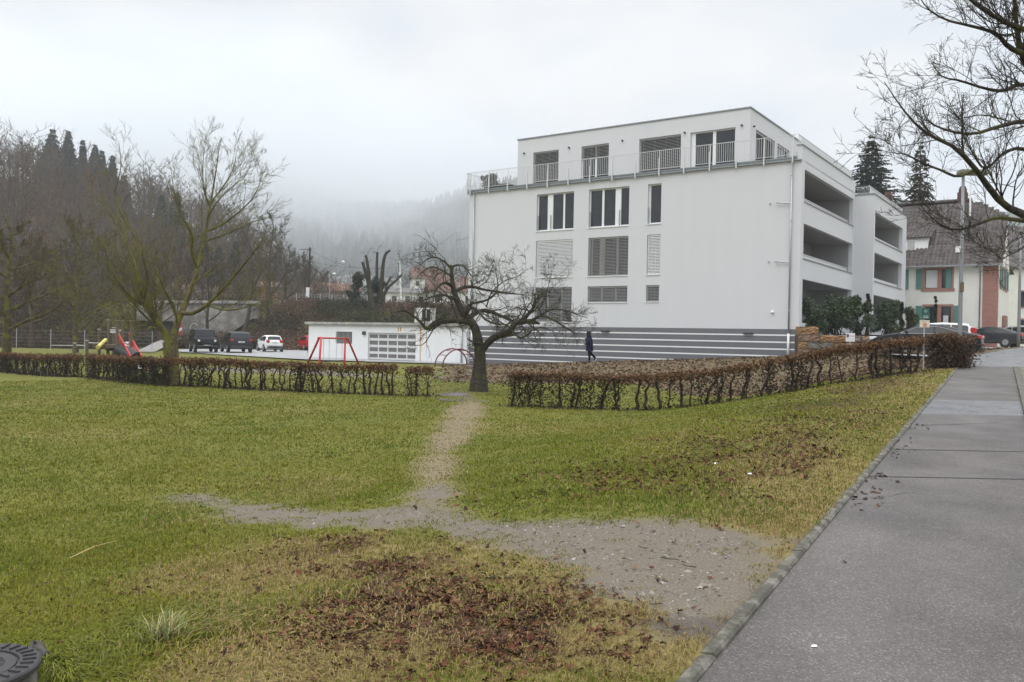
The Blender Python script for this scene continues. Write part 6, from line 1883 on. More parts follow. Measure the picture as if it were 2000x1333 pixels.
# ------------------------------------------------------------------ the walker
hd = at(1151, 707, 48.9); pz = gz(hd[0], hd[1]) + 0.03
wk = thing("person", "hooded person in a long navy coat walking along the path by the striped wall", "person", (hd[0], hd[1], pz), math.atan2(0.5685, -0.8227) + 0.35)
SKIN = mat("skin", (0.48, 0.30, 0.23), 0.6)
NAVY = mat("navy_coat_fabric", (0.011, 0.015, 0.036), 0.95, var=0.25, scale=9, bump=0.3, spec=0.1)
TROU = mat("black_trousers", (0.008, 0.008, 0.009), 0.95, spec=0.1)
SHOE = mat("black_shoe", (0.015, 0.015, 0.016), 0.6); SOLE = mat("white_sole", (0.6, 0.58, 0.55), 0.7)
def skin_mesh(name, joints, edges, radii, mt, parent, root=0, sub=2):
    me = bpy.data.meshes.new(name); me.from_pydata(joints, edges, [])
    o = link(name, me, parent)
    sm = o.modifiers.new("skin", 'SKIN'); sm.use_smooth_shade = True
    for i, r in enumerate(radii):
        rr_ = r if isinstance(r, tuple) else (r, r)
        me.skin_vertices[0].data[i].radius = rr_
        me.skin_vertices[0].data[i].use_root = (i == root)
    ss = o.modifiers.new("sub", 'SUBSURF'); ss.levels = ss.render_levels = sub
    me.materials.append(mt)
    return o
J = [(0, 0, 0.95), (0.02, 0, 1.15), (0.04, 0, 1.36), (0.07, 0, 1.49), (0.10, 0, 1.57), (0.115, 0, 1.65), (0.11, 0, 1.73),
     (0, -.09, .9), (0.03, -.09, .5), (0.0, -.09, .1), (0, .09, .9), (-.10, .09, .52), (-.36, .09, .27),
     (0.03, -.13, 1.34), (0.16, -.23, 1.14), (0.25, -.10, 1.42), (0.03, .13, 1.34), (0.02, .24, 1.12), (0.24, .19, 1.06),
     (0.09, -.09, .04), (-.30, .09, .13)]
E_ = [(0, 1), (1, 2), (2, 3), (3, 4), (4, 5), (5, 6), (0, 7), (7, 8), (8, 9), (0, 10), (10, 11), (11, 12), (2, 13), (13, 14), (14, 15), (2, 16), (16, 17), (17, 18), (9, 19), (12, 20)]
Rr = [.13, .13, .13, .06, .075, .09, .06, .085, .058, .042, .085, .058, .042, .045, .035, .03, .045, .035, .03, .035, .035]
body = skin_mesh("body", J, E_, Rr, SKIN, wk)
fm = MB(); fm.ball((0.215, 0.0, 1.635), 0.02, 8, 5, (1, 0.8, 1.3)); fm.build("nose", SKIN, wk, smooth_=True)
for sy in (-1, 1):
    fm = MB(); fm.ball((0.19, sy * 0.034, 1.665), 0.013, 8, 5); fm.build("eye", INK, wk, smooth_=True)
fm = MB(); fm.box(0.187, 0.197, -0.025, 0.025, 1.587, 1.595); fm.build("mouth", mat("lip", (0.3, 0.12, 0.1), 0.6), wk)
# hands: palm, four fingers and a thumb each
def hand(wrist, fwd, up, side, hold):
    w_, f_, u_, s_ = (np.array(q, dtype=float) for q in (wrist, fwd, up, side))
    h = MB(); h.tube([w_, w_ + f_ * 0.045, w_ + f_ * 0.085], [0.026, 0.036, 0.034], 8)
    for i, ln in enumerate((0.062, 0.075, 0.07, 0.055)):
        r0 = w_ + f_ * 0.08 + s_ * (0.026 - 0.017 * i)
        h.tube([r0, r0 + f_ * ln * 0.5 + u_ * ln * 0.12 * hold, r0 + f_ * ln * 0.7 + u_ * ln * 0.5 * hold, r0 + f_ * ln * 0.55 + u_ * ln * 0.8 * hold], [0.0095, 0.009, 0.0085, 0.006], 6)
    r0 = w_ + f_ * 0.03 + s_ * 0.032
    h.tube([r0, r0 + f_ * 0.03 + s_ * 0.02 + u_ * 0.015, r0 + f_ * 0.06 + s_ * 0.015 + u_ * 0.03], [0.012, 0.011, 0.007], 6)
    h.build("hand", SKIN, wk, smooth_=True)
hand((0.25, -.10, 1.42), (-0.05, 0.25, 0.97), (-0.9, 0.3, 0), (0.2, 0.9, 0.1), 1.0)
hand((0.24, .19, 1.06), (0.97, -0.15, 0.1), (0, 0, 1), (0, -1, 0), 0.7)
def loft(name, rings, mt, k=20):
    """rings: (z, cx, cy, rx, ry)"""
    V = []
    for z, cx_, cy_, rx, ry in rings:
        for j in range(k):
            t = 2 * math.pi * j / k
            V.append((cx_ + rx * math.cos(t), cy_ + ry * math.sin(t), z))
    n_ = len(rings)
    q = [(i * k + j, i * k + (j + 1) % k, (i + 1) * k + (j + 1) % k, (i + 1) * k + j) for i in range(n_ - 1) for j in range(k)]
    m = MB(); m.add(V, [q, [tuple(range((n_ - 1) * k, n_ * k))]])
    return m
m = loft("coat", [(0.66, 0.0, 0, 0.22, 0.25), (0.72, 0.0, 0, 0.225, 0.25), (0.95, -0.01, 0, 0.20, 0.235), (1.12, 0.0, 0, 0.18, 0.22), (1.28, 0.01, 0, 0.18, 0.235), (1.38, 0.02, 0, 0.165, 0.225), (1.44, 0.04, 0, 0.13, 0.16), (1.5, 0.05, 0, 0.115, 0.12)], NAVY)
m.tube([(0.03, -.19, 1.37), (0.10, -.25, 1.24), (0.17, -.25, 1.12), (0.22, -.17, 1.27), (0.245, -.115, 1.40)], [0.085, 0.08, 0.08, 0.065, 0.055], 12)
m.tube([(0.03, .19, 1.37), (0.02, .26, 1.24), (0.03, .26, 1.10), (0.13, .23, 1.07), (0.225, .195, 1.06)], [0.085, 0.08, 0.075, 0.065, 0.055], 12)
m.build("coat", NAVY, wk, smooth_=True)
m = MB()
k = 16
rings = [(1.46, 0.03, 0.12, 0.13, 5.2), (1.54, 0.07, 0.125, 0.12, 4.7), (1.62, 0.085, 0.13, 0.118, 4.5), (1.70, 0.085, 0.128, 0.112, 4.8), (1.76, 0.075, 0.10, 0.09, 5.6), (1.80, 0.065, 0.05, 0.045, 6.2)]
V = []
for z, cx_, rx, ry, span in rings:
    for j in range(k + 1):
        t = math.pi + (j / k - 0.5) * span
        V.append((cx_ + rx * math.cos(t), ry * math.sin(t), z))
m.add(V, [[(i * (k + 1) + j, i * (k + 1) + j + 1, (i + 1) * (k + 1) + j + 1, (i + 1) * (k + 1) + j) for i in range(len(rings) - 1) for j in range(k)]])
ho = m.build("hood", NAVY, wk, smooth_=True)
sd_ = ho.modifiers.new("thick", 'SOLIDIFY'); sd_.thickness = 0.018; sd_.offset = 1
m = MB(); m.tube([(0, -.09, .92), (0.02, -.09, .7), (0.03, -.09, .5), (0.01, -.09, .3), (0.0, -.09, .11)], [.115, .1, .078, .07, .062], 12)
m.tube([(0, .09, .92), (-.05, .09, .7), (-.10, .09, .52), (-.24, .09, .38), (-.355, .09, .275)], [.115, .1, .078, .07, .062], 12); m.build("trousers", TROU, wk, smooth_=True)
m = MB(); m.tube([(-0.06, -.09, .05), (0.02, -.09, .06), (0.13, -.09, .045), (0.2, -.09, .035)], [.045, .055, .05, .03], 10); m.box(-0.1, 0.2, -.135, -.045, 0.0, 0.022); m.build("shoe", SHOE, wk, smooth_=False)
m = MB(); m.tube([(-.40, .09, .29), (-.36, .09, .24), (-.30, .09, .14), (-.27, .09, .07)], [.045, .055, .05, .03], 10); sh_ = m.build("shoe", SHOE, wk)
m = MB(); m.add([(-.46, .04, .27), (-.46, .14, .27), (-.33, .14, .02), (-.33, .04, .02), (-.44, .04, .28), (-.44, .14, .28), (-.31, .14, .035), (-.31, .04, .035)], [[(0, 1, 2, 3), (4, 7, 6, 5), (0, 4, 5, 1), (1, 5, 6, 2), (2, 6, 7, 3), (3, 7, 4, 0)]]); m.build("sole", SOLE, sh_)
Mw = Matrix.Translation((hd[0], hd[1], pz)) @ Matrix.Rotation(wk.rotation_euler[2], 4, 'Z')
pc = Mw @ Vector((0.40, 0.17, 1.08))
pp = MB(); pp.add([(-0.09, -0.12, 0.03), (0.13, -0.12, 0.06), (0.15, 0.12, 0.08), (-0.08, 0.12, 0.04), (-0.09, -0.12, 0.033), (0.13, -0.12, 0.063), (0.15, 0.12, 0.083), (-0.08, 0.12, 0.043)], [[(3, 2, 1, 0), (4, 5, 6, 7), (0, 1, 5, 4), (2, 3, 7, 6), (1, 2, 6, 5), (3, 0, 4, 7)]])
po = pp.build("paper_sheet", mat("white_paper", (0.8, 0.81, 0.85), 0.7)); po.location = pc; po.rotation_euler = (0.35, -0.5, wk.rotation_euler[2])
tag(po, "white sheet of paper held out by the hooded walker", "paper")

# ------------------------------------------------------------------ playground
DW = mat("steel_cap", (0.6, 0.6, 0.58), 0.4, metal=0.4)
D = 43.5
def pv(px_, py, d=D): return at(px_, py, d)
b = pv(228, 715); g0 = gz(b[0], b[1])
tw = thing("play_tower", "wooden play tower with tall capped posts, platform and low rails", "play tower", (b[0], b[1], g0))
O = np.array([b[0], b[1], g0])
def post(px_, ptop, d=D, r=0.075, parent=tw, O=O):
    t = at(px_, ptop, d); g = gz(t[0], t[1])
    m = MB(); m.tube([(t[0] - O[0], t[1] - O[1], g - 0.1 - O[2]), (t[0] - O[0], t[1] - O[1], t[2] - O[2])], r, 8); po = m.build("post", WOODP, parent, smooth_=False)
    m = MB(); m.cyl((t[0] - O[0], t[1] - O[1], t[2] - O[2]), r + 0.012, 0.035, 8); m.build("post_cap", DW, po)
for a in ((212, 626, D), (229.5, 627, D - .9), (240, 627, D + .5), (257, 628, D - .4), (194, 644, D + .2), (222, 641, D + 1.4), (170, 666, D - .6), (146, 671, D - .4)):
    post(*a)
def bar(pa, pb, w=0.05, h=0.09, name="rail", mt=WOODP, da=D, db=D):
    A, B = at(pa[0], pa[1], da) - O, at(pb[0], pb[1], db) - O
    m = MB(); e = B - A; n_ = np.array([-e[1], e[0], 0]); n_ = n_ / np.linalg.norm(n_) * w
    V = [A - n_, A + n_, B + n_, B - n_]; V2 = [v - np.array([0, 0, h]) for v in V]
    m.add(V + V2, [[(0, 1, 2, 3), (7, 6, 5, 4), (0, 4, 5, 1), (1, 5, 6, 2), (2, 6, 7, 3), (3, 7, 4, 0)]]); return m.build(name, mt, tw)
bar((196, 646), (212, 647.5)); bar((215, 643.5), (238, 644.5), 0.06, 0.07, mt=DW, da=D + 1.2, db=D + 1); bar((216, 647), (230, 648), mt=DW); bar((242, 648), (256, 648.5))
bar((148, 673.5), (169, 674.5), 0.06, 0.05, mt=DW); bar((171, 668.5), (193, 669.5), 0.06, 0.05, mt=DW); bar((0 + 100, 674), (146, 674.5), 0.05, 0.04, mt=DW)
A_, B_ = at(200, 673, D + .2) - O, at(240, 674, D + .2) - O
m = MB(); m.box(A_[0], B_[0], A_[1] - 0.9, A_[1] + 0.7, A_[2] - 0.16, A_[2]); m.build("platform", WOODP, tw)
A_, B_ = at(216, 676, D) - O, at(243, 682, D) - O
m = MB(); m.box(A_[0], B_[0], A_[1] - 0.5, A_[1] - 0.42, B_[2] - 0.1, A_[2]); m.build("side_board", mat("dark_play_board", (0.05, 0.028, 0.022), 0.8), tw)
# slide
S0, S1 = pv(243, 668, D - .3), pv(277, 715, D - 1.9)
S1[2] = gz(S1[0], S1[1]) + 0.2
sl_ = thing("slide", "red slide with high sides and a steel chute on the play tower", "slide", tuple(S1))
e = S0 - S1; n_ = np.array([-e[1], e[0], 0.0]); n_ = n_ / np.linalg.norm(n_)
upv = np.array([0, 0, 1.0])
for s in (-1, 1):
    m = MB(); o = n_ * 0.27 * s; t_ = n_ * 0.03
    A, B = np.zeros(3) + o, e + o
    pr = [A - upv * 0.1, B - upv * 0.1, B + upv * 0.42 + e * 0.04, B + upv * 0.34 - e * 0.1, A + upv * 0.14]
    V = [p - t_ for p in pr] + [p + t_ for p in pr]
    m.add(V, [[(4, 3, 2, 1, 0)], [(5, 6, 7, 8, 9)], [(i, (i + 1) % 5, 5 + (i + 1) % 5, 5 + i) for i in range(5)]]); m.build("slide_side", RED, sl_)
m = MB(); A, B = -n_ * 0.24, n_ * 0.24
m.quad(A, B, B + e, A + e); m.quad(A - e * 0.0, B, B + np.array([e[0], e[1], 0]) * -0.12, A + np.array([e[0], e[1], 0]) * -0.12); m.build("chute", CHROME, sl_)
# yellow tube and black crawl tunnel
A, B = pv(191, 679, D - 1.2), pv(206.5, 664, D - .3)
m = MB(); c0 = (A + B) / 2
m.tube([A - c0, B - c0], 0.095, 16); m.tube([(A - c0) * 1.01, (A - c0) * 0.97], 0.105, 16)
o = m.build("speaking_tube", mat("yellow_plastic", (0.62, 0.55, 0.13), 0.45, var=0.06), smooth_=False); o.location = c0
tag(o, "slanted yellow tube mounted at the left of the play tower", "play tube")
A = pv(250, 690, D - .9)
m = MB(); m.tube([(-0.55, 0.25, 0.15), (-0.1, 0, 0.0), (0.55, -0.3, -0.25)], 0.34, 18); o = m.build("crawl_tunnel", mat("black_tunnel_rubber", (0.02, 0.021, 0.025), 0.5)); o.location = A
tag(o, "black crawl tunnel under the red slide", "play tunnel")

# swing frame
D = 41.0
b = at(650, 712, D); g0 = gz(b[0], b[1]); O = np.array([b[0], b[1], g0])
sw_ = thing("swing", "red steel swing frame in front of the garage", "swing", tuple(O))
def gq(px_, d):
    p = at(px_, 715, d); return np.array([p[0], p[1], gz(p[0], p[1])])
tl, tr_ = at(623.5, 660.5, 39.6), at(679, 661.5, 42.2)
l1, l2, r1, r2 = gq(596, 40.6), gq(623, 38.4), gq(672.5, 41.0), gq(703, 43.0)
def leg(a, b_, nm="leg"):
    m = MB(); mid = b_ + (a - b_) * 0.12
    m.tube(np.array([a, b_ + (a - b_) * 0.15, b_ + (a - b_) * 0.04 + np.array([0, 0, 0.01]), b_]) - O, 0.05, 10); m.build(nm, RED, sw_, smooth_=True)
for f_, t_ in ((l1, tl), (l2, tl + np.array([0.1, -.05, 0])), (r1, tr_ + np.array([-0.12, 0, 0])), (r2, tr_)): leg(f_, t_)
m = MB(); m.tube(np.array([tl, tr_]) - O, 0.042, 10); m.tube(np.array([tl - [0.08, 0, 0.02], tl + [0.1, 0, 0.015]]) - O, 0.055, 8); m.build("top_beam", RED, sw_, smooth_=True)
for c_, nm in (((631.5, 642.5), 0), ((657, 668), 1)):
    A = tl + (tr_ - tl) * ((c_[0] - 623.5) / 55.5); B = tl + (tr_ - tl) * ((c_[1] - 623.5) / 55.5)
    zs_ = gz(A[0], A[1]) + 0.38
    for P_ in (A, B):
        m = MB(); m.tube(np.array([P_, [P_[0], P_[1], zs_]]) - O, 0.011, 5); m.build("chain", GALV, sw_)
    e = (B - A); e[2] = 0; n_ = np.array([-e[1], e[0], 0]) / np.linalg.norm(e) * 0.09
    m = MB(); V = [A - n_, A + n_, B + n_, B - n_]; V = [np.array([v[0], v[1], zs_]) - O for v in V]; m.add(V + [v - [0, 0, 0.04] for v in V], [[(0, 1, 2, 3), (7, 6, 5, 4), (0, 4, 5, 1), (1, 5, 6, 2), (2, 6, 7, 3), (3, 7, 4, 0)]]); m.build("seat", BLACK, sw_)

# climbing arch
DRED = mat("dark_red_steel", (0.16, 0.02, 0.022), 0.5)
def gq2(px_, py, d): p = at(px_, py, d); return np.array([p[0], p[1], gz(p[0], p[1])])
A0, A1 = gq2(849, 752, 33.4), gq2(911, 743, 36.0)
off = gq2(864, 748, 32.6) - gq2(849, 752, 33.4); off[2] = 0
ca_ = thing("climbing_arch", "dark red arched climbing ladder beside the apple tree", "climbing frame", tuple(A0))
zt_ = at(882, 681.5, 34.7)[2]
def arch_pt(t):
    """t 0..1 along the arch"""
    hgt = zt_ - A0[2]
    if t < 0.25: return A0 + np.array([0, 0, hgt * 0.5 * t / 0.25])
    if t > 0.75: return A1 + np.array([0, 0, A0[2] - A1[2] + hgt * 0.5 * (1 - t) / 0.25])
    a = (t - 0.25) / 0.5 * math.pi
    c = (A0 + A1) / 2; h_ = (A0 - A1) / 2
    return np.array([c[0] + h_[0] * math.cos(a), c[1] + h_[1] * math.cos(a), A0[2] + hgt * 0.5 + hgt * 0.5 * math.sin(a)])
for o_ in (np.zeros(3), off):
    m = MB(); m.tube([arch_pt(t) + o_ - A0 for t in np.linspace(0, 1, 34)], 0.028, 8); m.build("hoop", DRED, ca_, smooth_=True)
for t in np.linspace(0.08, 0.92, 13):
    m = MB(); m.tube([arch_pt(t) - A0, arch_pt(t) + off - A0], 0.016, 6); m.build("rung", DRED if 0.3 < t < 0.7 else GALV, ca_)

# ------------------------------------------------------------------ fences
def post_fence(name, label, pts, h, mt, wires, r=0.03, rows=0, meshp=0.0, base=None, every=None):
    P = np.array(pts)
    root = thing(name, label, "fence", tuple(P[0]))
    for p in P:
        m = MB(); m.tube([p - P[0], p - P[0] + [0, 0, h]], r, 6); m.build("post", mt, root)
    m = MB()
    for a, b_ in zip(P, P[1:]):
        for k in range(wires):
            z = h * (k + 0.5) / wires
            m.tube([a - P[0] + [0, 0, z], b_ - P[0] + [0, 0, z]], 0.0035 if not meshp else 0.012, 3, caps=False)
        if meshp:
            L = np.linalg.norm(b_ - a); n_ = int(L / meshp)
            for i in range(1, n_):
                q = a + (b_ - a) * i / n_ - P[0]; m.tube([q, q + [0, 0, h]], 0.01, 3, caps=False)
    m.build("wire_mesh", GALV, root)
    return root
fp = []
for px_ in (-34, 32, 99, 165, 232, 297):
    p = at(px_, 676, 74); fp.append([p[0], p[1], gz(p[0], p[1]) - 0.1])
post_fence("wire_fence", "wire mesh fence with thin pale posts behind the playground", fp, 1.9, GALV, 6, r=0.032)
fp = []
for i, px_ in enumerate(range(556, 812, 23)):
    d = 113 + i * 0.4
    p = at(px_, 594 + (px_ - 556) * 0.02, d); fp.append([p[0], p[1], gz(p[0], p[1])])
post_fence("platform_fence", "grey steel mesh fence along the top of the railway embankment", fp, 1.8, GALV, 8, r=0.06, meshp=0.35)

# ------------------------------------------------------------------ railway: wall, bridge parapet, masts, wires
wa = [at(338, 660, 99), at(492, 655, 96)]
rw = thing("concrete_abutment", "pale concrete railway wall with graffiti and a dark underpass", "wall", (wa[0][0], wa[0][1], 0), math.atan2((wa[1] - wa[0])[1], (wa[1] - wa[0])[0]))
Lw = float(np.hypot(*(wa[1] - wa[0])[:2]))
zt0 = at(338, 592, 99)[2]; zt1 = at(480, 592, 96.5)[2]
m = MB(); m.prism([(-5.5, 2.6), (0, 2.6), (0, -0.6), (4.6, -0.6), (Lw, zt1 - 1.8), (Lw, zt1), (-5.5, zt0)], 1, 0.0, 1.2)
m.build("wall", mat("pale_abutment_concrete", (0.18, 0.17, 0.15), 0.85, color2=(0.36, 0.345, 0.315), scale=0.7, bump=0.3), rw)
m = MB(); m.box(-5.7, Lw + 0.2, -0.25, 1.3, zt0 - 0.02, zt0 + 0.3); m.build("parapet", CONC, rw)
m = MB()
m.box(-5.5, Lw, 0.2, 0.26, zt0 + 1.2, zt0 + 1.27); m.box(-5.5, Lw, 0.2, 0.26, zt0 + 0.75, zt0 + 0.8)
for x in np.arange(-5.4, Lw, 1.6): m.box(x - 0.035, x + 0.035, 0.2, 0.27, zt0 + 0.3, zt0 + 1.2)
m.build("handrail", DARKMET, rw)
m = MB(); m.box(-5.4, -0.1, 0.9, 9, -0.4, 2.58); m.build("underpass", mat("underpass_painted_shade", (0.06, 0.055, 0.05), 0.9), rw)  # closed dark block: colour stands in for the shade inside the opening
GRF = mat("graffiti_paint", (0.5, 0.52, 0.5), 0.6)
gxx = 2.9
m = MB()
m.tube([(gxx + 0.55 * math.cos(t), -0.012, 1.75 + 0.6 * math.sin(t)) for t in np.linspace(0.6, 6.2, 16)], 0.06, 5); m.tube([(gxx + 0.1, -0.012, 1.7), (gxx + 0.55, -0.012, 1.7), (gxx + 0.5, -0.012, 1.3)], 0.06, 5)
m.tube([(gxx + 1.0, -0.012, 2.2), (gxx + 1.0, -0.012, 1.5), (gxx + 1.5, -0.012, 1.9), (gxx + 1.9, -0.012, 2.4), (gxx + 1.55, -0.012, 2.2)], 0.06, 5)
m.build("graffiti", GRF, rw)
b = at(352, 650, 97)
sg = thing("warning_board", "red and white striped board at the underpass", "sign", (b[0], b[1], 0.6))
m = MB(); m.bbox(-0.2, 0.2, -0.05, 0, 0.2, 3.0, 0.01); m.build("panel", RED, sg)
for z in (0.7, 1.6, 2.5):
    m = MB(); m.add([(-0.2, -0.056, z), (0.2, -0.056, z + 0.25), (0.2, -0.056, z + 0.6), (-0.2, -0.056, z + 0.35)], [[(0, 1, 2, 3)]]); m.build("stripe", WHITE2, sg)
b = at(603, 594, 112)
up_ = thing("utility_pole", "dark wooden utility pole with a small white board on the embankment", "pole", (b[0], b[1], b[2] - 0.8))
hp_ = at(604, 484, 112)[2] - b[2] + 0.8
m = MB(); m.tube([(0, 0, 0), (0.04, 0, hp_)], [0.16, 0.11], 8); m.build("pole", BARK_DARK, up_)
m = MB(); m.box(-0.35, 0.1, -0.22, -0.17, hp_ * 0.2, hp_ * 0.36); m.build("panel", WHITE2, up_)
m = MB(); m.box(-1.3, 0.1, -0.03, 0.03, hp_ - 0.3, hp_ - 0.22); m.build("cross_arm", DARKMET, up_)
# lattice mast
b = at(892, 600, 108)
lm = thing("lattice_mast", "grey steel lattice mast of the railway line behind the apple tree", "mast", (b[0], b[1], b[2] - 1.5))
hm = at(892, 453, 108)[2] - b[2] + 1.5
for sx in (-1, 1):
    for sy in (-1, 1):
        m = MB(); m.tube([(sx * 0.42, sy * 0.42, 0), (sx * 0.2, sy * 0.2, hm)], 0.045, 4); m.build("upright", GALV, lm)
m = MB(); z = 0.3; i = 0
while z < hm - 0.4:
    f0, f1 = 0.42 - 0.22 * z / hm, 0.42 - 0.22 * (z + 0.5) / hm
    s = 1 if i % 2 else -1
    for sy in (-1, 1):
        m.tube([(-s * f0, sy * f0, z), (s * f1, sy * f1, z + 0.5)], 0.025, 3); m.tube([(sy * f0, -s * f0, z), (sy * f1, s * f1, z + 0.5)], 0.025, 3)
    z += 0.5; i += 1
m.build("lattice_bracing", GALV, lm)
b2_ = at(781, 600, 128)
cm = thing("catenary_mast", "slim pale railway mast leaning slightly, right of the pruned tree", "mast", (b2_[0], b2_[1], b2_[2] - 1))
hm2 = at(780, 511, 128)[2] - b2_[2] + 1
m = MB(); m.tube([(0.3, 0, 0), (-0.2, 0, hm2)], [0.16, 0.12], 6); m.build("pole", WHITE2, cm)
m = MB(); m.tube([(-0.25, 0, hm2 - 0.2), (-0.2, 0, hm2 - 1.6)], 0.12, 6); m.build("insulator", DARKMET, cm)
WIRE = mat("overhead_wire", (0.08, 0.085, 0.09), 0.6)
def wire(label, a, b_, sag, r=0.018, n=14):
    a, b_ = np.asarray(a), np.asarray(b_)
    t = np.linspace(0, 1, n)[:, None]
    P = a + (b_ - a) * t; P[:, 2] -= sag * 4 * (t[:, 0] * (1 - t[:, 0]))
    m = MB(); m.tube(P - a, r, 4); o = m.build("overhead_wire", WIRE); o.location = a
    tag(o, label, "wire", "overhead railway wires")
wire("overhead wire falling from the lattice mast to the slim mast", at(889, 455, 108), at(779, 513, 128), 0.6)
wire("upper overhead wire from the slim mast to the utility pole", at(779, 513, 128), at(600, 486, 112), 1.6)
wire("lower overhead wire from the slim mast towards the left trees", at(779, 522, 128), at(560, 500, 114), 0.8)
wire("overhead wire from the lattice mast behind the white building", at(892, 470, 108), at(1010, 420, 92), 0.4)

# ------------------------------------------------------------------ roof terrace furniture
def tl_(x, y, z=11.385): p = bw(x, y); return (p[0], p[1], z)
shrub("potted_shrub", "dark leafy shrub in a planter on the left corner of the roof terrace", tl_(-21.2, 1.3, 11.6), 0.7, 0.6, 1.0, 301, n=2500, leaf=0.11, tint=(0.035, 0.042, 0.025), cat="shrub")
pl_ = thing("planter", "low black planter on the left corner of the roof terrace", "planter", tl_(-21.2, 1.3), -TH)
m = MB(); m.bbox(-0.75, 0.75, -0.3, 0.3, 0, 0.26, 0.02); m.build("trough", PLASTIC, pl_)
m = MB(); m.box(-0.7, 0.7, -0.26, 0.26, 0.262, 0.27); m.build("soil", SOIL, pl_)
tt = thing("terrace_table", "low dark slatted table on the left of the roof terrace", "table", tl_(-19.0 - 1.3, 1.1), -TH)
m = MB()
for i in range(8): m.box(-0.6, 0.75, -0.45 + i * 0.115, -0.36 + i * 0.115, 0.38, 0.42)
m.build("tabletop", mat("dark_table_wood", (0.04, 0.035, 0.032), 0.6), tt)
for sx in (-0.5, 0.65):
    for sy in (-0.4, 0.4):
        m = MB(); m.box(sx - 0.03, sx + 0.03, sy - 0.03, sy + 0.03, 0, 0.38); m.build("leg", DARKMET, tt)
for i, (x, y, c, lab) in enumerate(((-0.9, 3.0, (0.16, 0.35, 0.05), "bright green flower box at the right corner of the roof terrace"), (-0.45, 1.1, (0.06, 0.05, 0.05), "small dark flower pot beside the right corner railing"))):
    t = thing("flower_box", lab, "planter", tl_(x, y), -TH)
    m = MB(); m.bbox(-0.32, 0.32, -0.14, 0.14, 0, 0.22, 0.02); m.build("trough", mat("flower_box_%d" % i if False else ("green_plastic" if i == 0 else "dark_pot"), c, 0.5), t)
    rr_ = np.random.default_rng(5 + i); p = rr_.normal(size=(160, 3)) * [0.14, 0.07, 0.07] + [0, 0, 0.27]
    V, F4 = leaf_faces(p, 0.08, rr_); mesh_np("foliage", V, [F4], SHRUBL, t, col={"tint": np.repeat(np.array([[0.06, 0.09, 0.03]]) * rr_.uniform(0.5, 1.5, (160, 1)), 4, axis=0)})

# ------------------------------------------------------------------ concrete manhole shaft at lower left
mc = at(-62, 1302, 3.62); mg = gz(mc[0], mc[1])
ztop = mc[2]
MHS = 0.8
mh = thing("manhole", "raised concrete manhole shaft with a ribbed iron cover at the lower left corner", "manhole", (mc[0], mc[1], mg - 0.05))
mh.scale = (MHS, MHS, 1)
hh_ = ztop - mg + 0.05
CIR = mat("grey_cast_iron", (0.055, 0.053, 0.055), 0.65, metal=0.0, spec=0.25, var=0.12, scale=14)
m = MB(); m.lathe([(0.335, 0), (0.33, hh_ * 0.5), (0.325, hh_ - 0.03)], 40); m.build("shaft", mat("dark_mossy_concrete", (0.055, 0.05, 0.042), 0.9, color2=(0.16, 0.15, 0.12), scale=7, bump=0.8, bscale=30), mh, smooth_=True)
m = MB(); m.lathe([(0.31, hh_ - 0.03), (0.345, hh_ - 0.025), (0.345, hh_ - 0.008), (0.335, hh_), (0.24, hh_), (0.238, hh_ - 0.012)], 48)
co = m.build("cover_frame", CIR, mh)
m = MB(); m.lathe([(0.225, hh_ - 0.02), (0.224, hh_ - 0.004), (0.17, hh_ - 0.002), (0.165, hh_ - 0.01), (0.125, hh_ - 0.01), (0.12, hh_ - 0.003)], 40); cv = m.build("cover", CIR, mh)
for i in range(30):
    m = MB()
    a = i * 2 * math.pi / 30; c_, s_ = math.cos(a), math.sin(a)
    q = [(0.255, -0.006), (0.32, -0.006), (0.32, 0.006), (0.255, 0.006)]
    m.prism([(x * c_ - y * s_, x * s_ + y * c_) for x, y in q], 2, hh_ + 0.0005, hh_ + 0.009)
    m.build("rib", CIR, co)
m = MB()
for i in range(14):
    a = i * 2 * math.pi / 14; c_, s_ = math.cos(a), math.sin(a)
    q = [(0.128, -0.016), (0.162, -0.018), (0.162, 0.018), (0.128, 0.016)]
    m.prism([(x * c_ - y * s_, x * s_ + y * c_) for x, y in q], 2, hh_ - 0.011, hh_ - 0.0085)
m.build("vent_slot", BLACK, cv)
st = at(70, 1318, 4.05); st[2] = gz(st[0], st[1]) + 0.02
rr_ = np.random.default_rng(2)
m = MB(); m.ball((0, 0, 0), 0.06, 12, 8, (1, 0.8, 1.2)); m.V[0] = m.V[0] + rr_.normal(size=m.V[0].shape) * 0.008; o = m.build("stone", mat("dark_lichen_stone", (0.06, 0.055, 0.05), 0.9, color2=(0.14, 0.13, 0.115), scale=9), smooth_=True); o.location = st
tag(o, "grey stone leaning against the manhole shaft", "stone")
# ------------------------------------------------------------------ hillside, woods, mountain, town
def hill_z(x, y):
    x, y = np.asarray(x, dtype=float), np.asarray(y, dtype=float)
    prof = np.interp(-x, [-40, 20, 40, 64, 92, 113, 145, 220, 400], [-3, -1.5, 3, 11, 27, 35, 43, 58, 80])
    rise = smooth((y - 80 - 0.0 * x) / 170)
    n_ = 5 * (vnoise(x, y, 46, 31) - 0.5) + 2 * (vnoise(x, y, 15, 32) - 0.5)
    return -0.8 + prof * rise + n_ * rise
HILLM = mat("leaf_strewn_hill", (0.04, 0.03, 0.023), 0.95, color2=(0.10, 0.07, 0.048), scale=0.12, bump=0.6, bscale=3)
xs, ys = np.linspace(-420, -14, 90), np.linspace(70, 420, 80)
X, Y = np.meshgrid(xs, ys)
Z = hill_z(X, Y)
i = np.arange(79)[:, None] * 90 + np.arange(89)[None]
mesh_np("hillside", np.column_stack([X.ravel(), Y.ravel(), Z.ravel()]), [np.stack([i, i + 1, i + 91, i + 90], -1).reshape(-1, 4)], HILLM, smooth_=True, kind="structure")

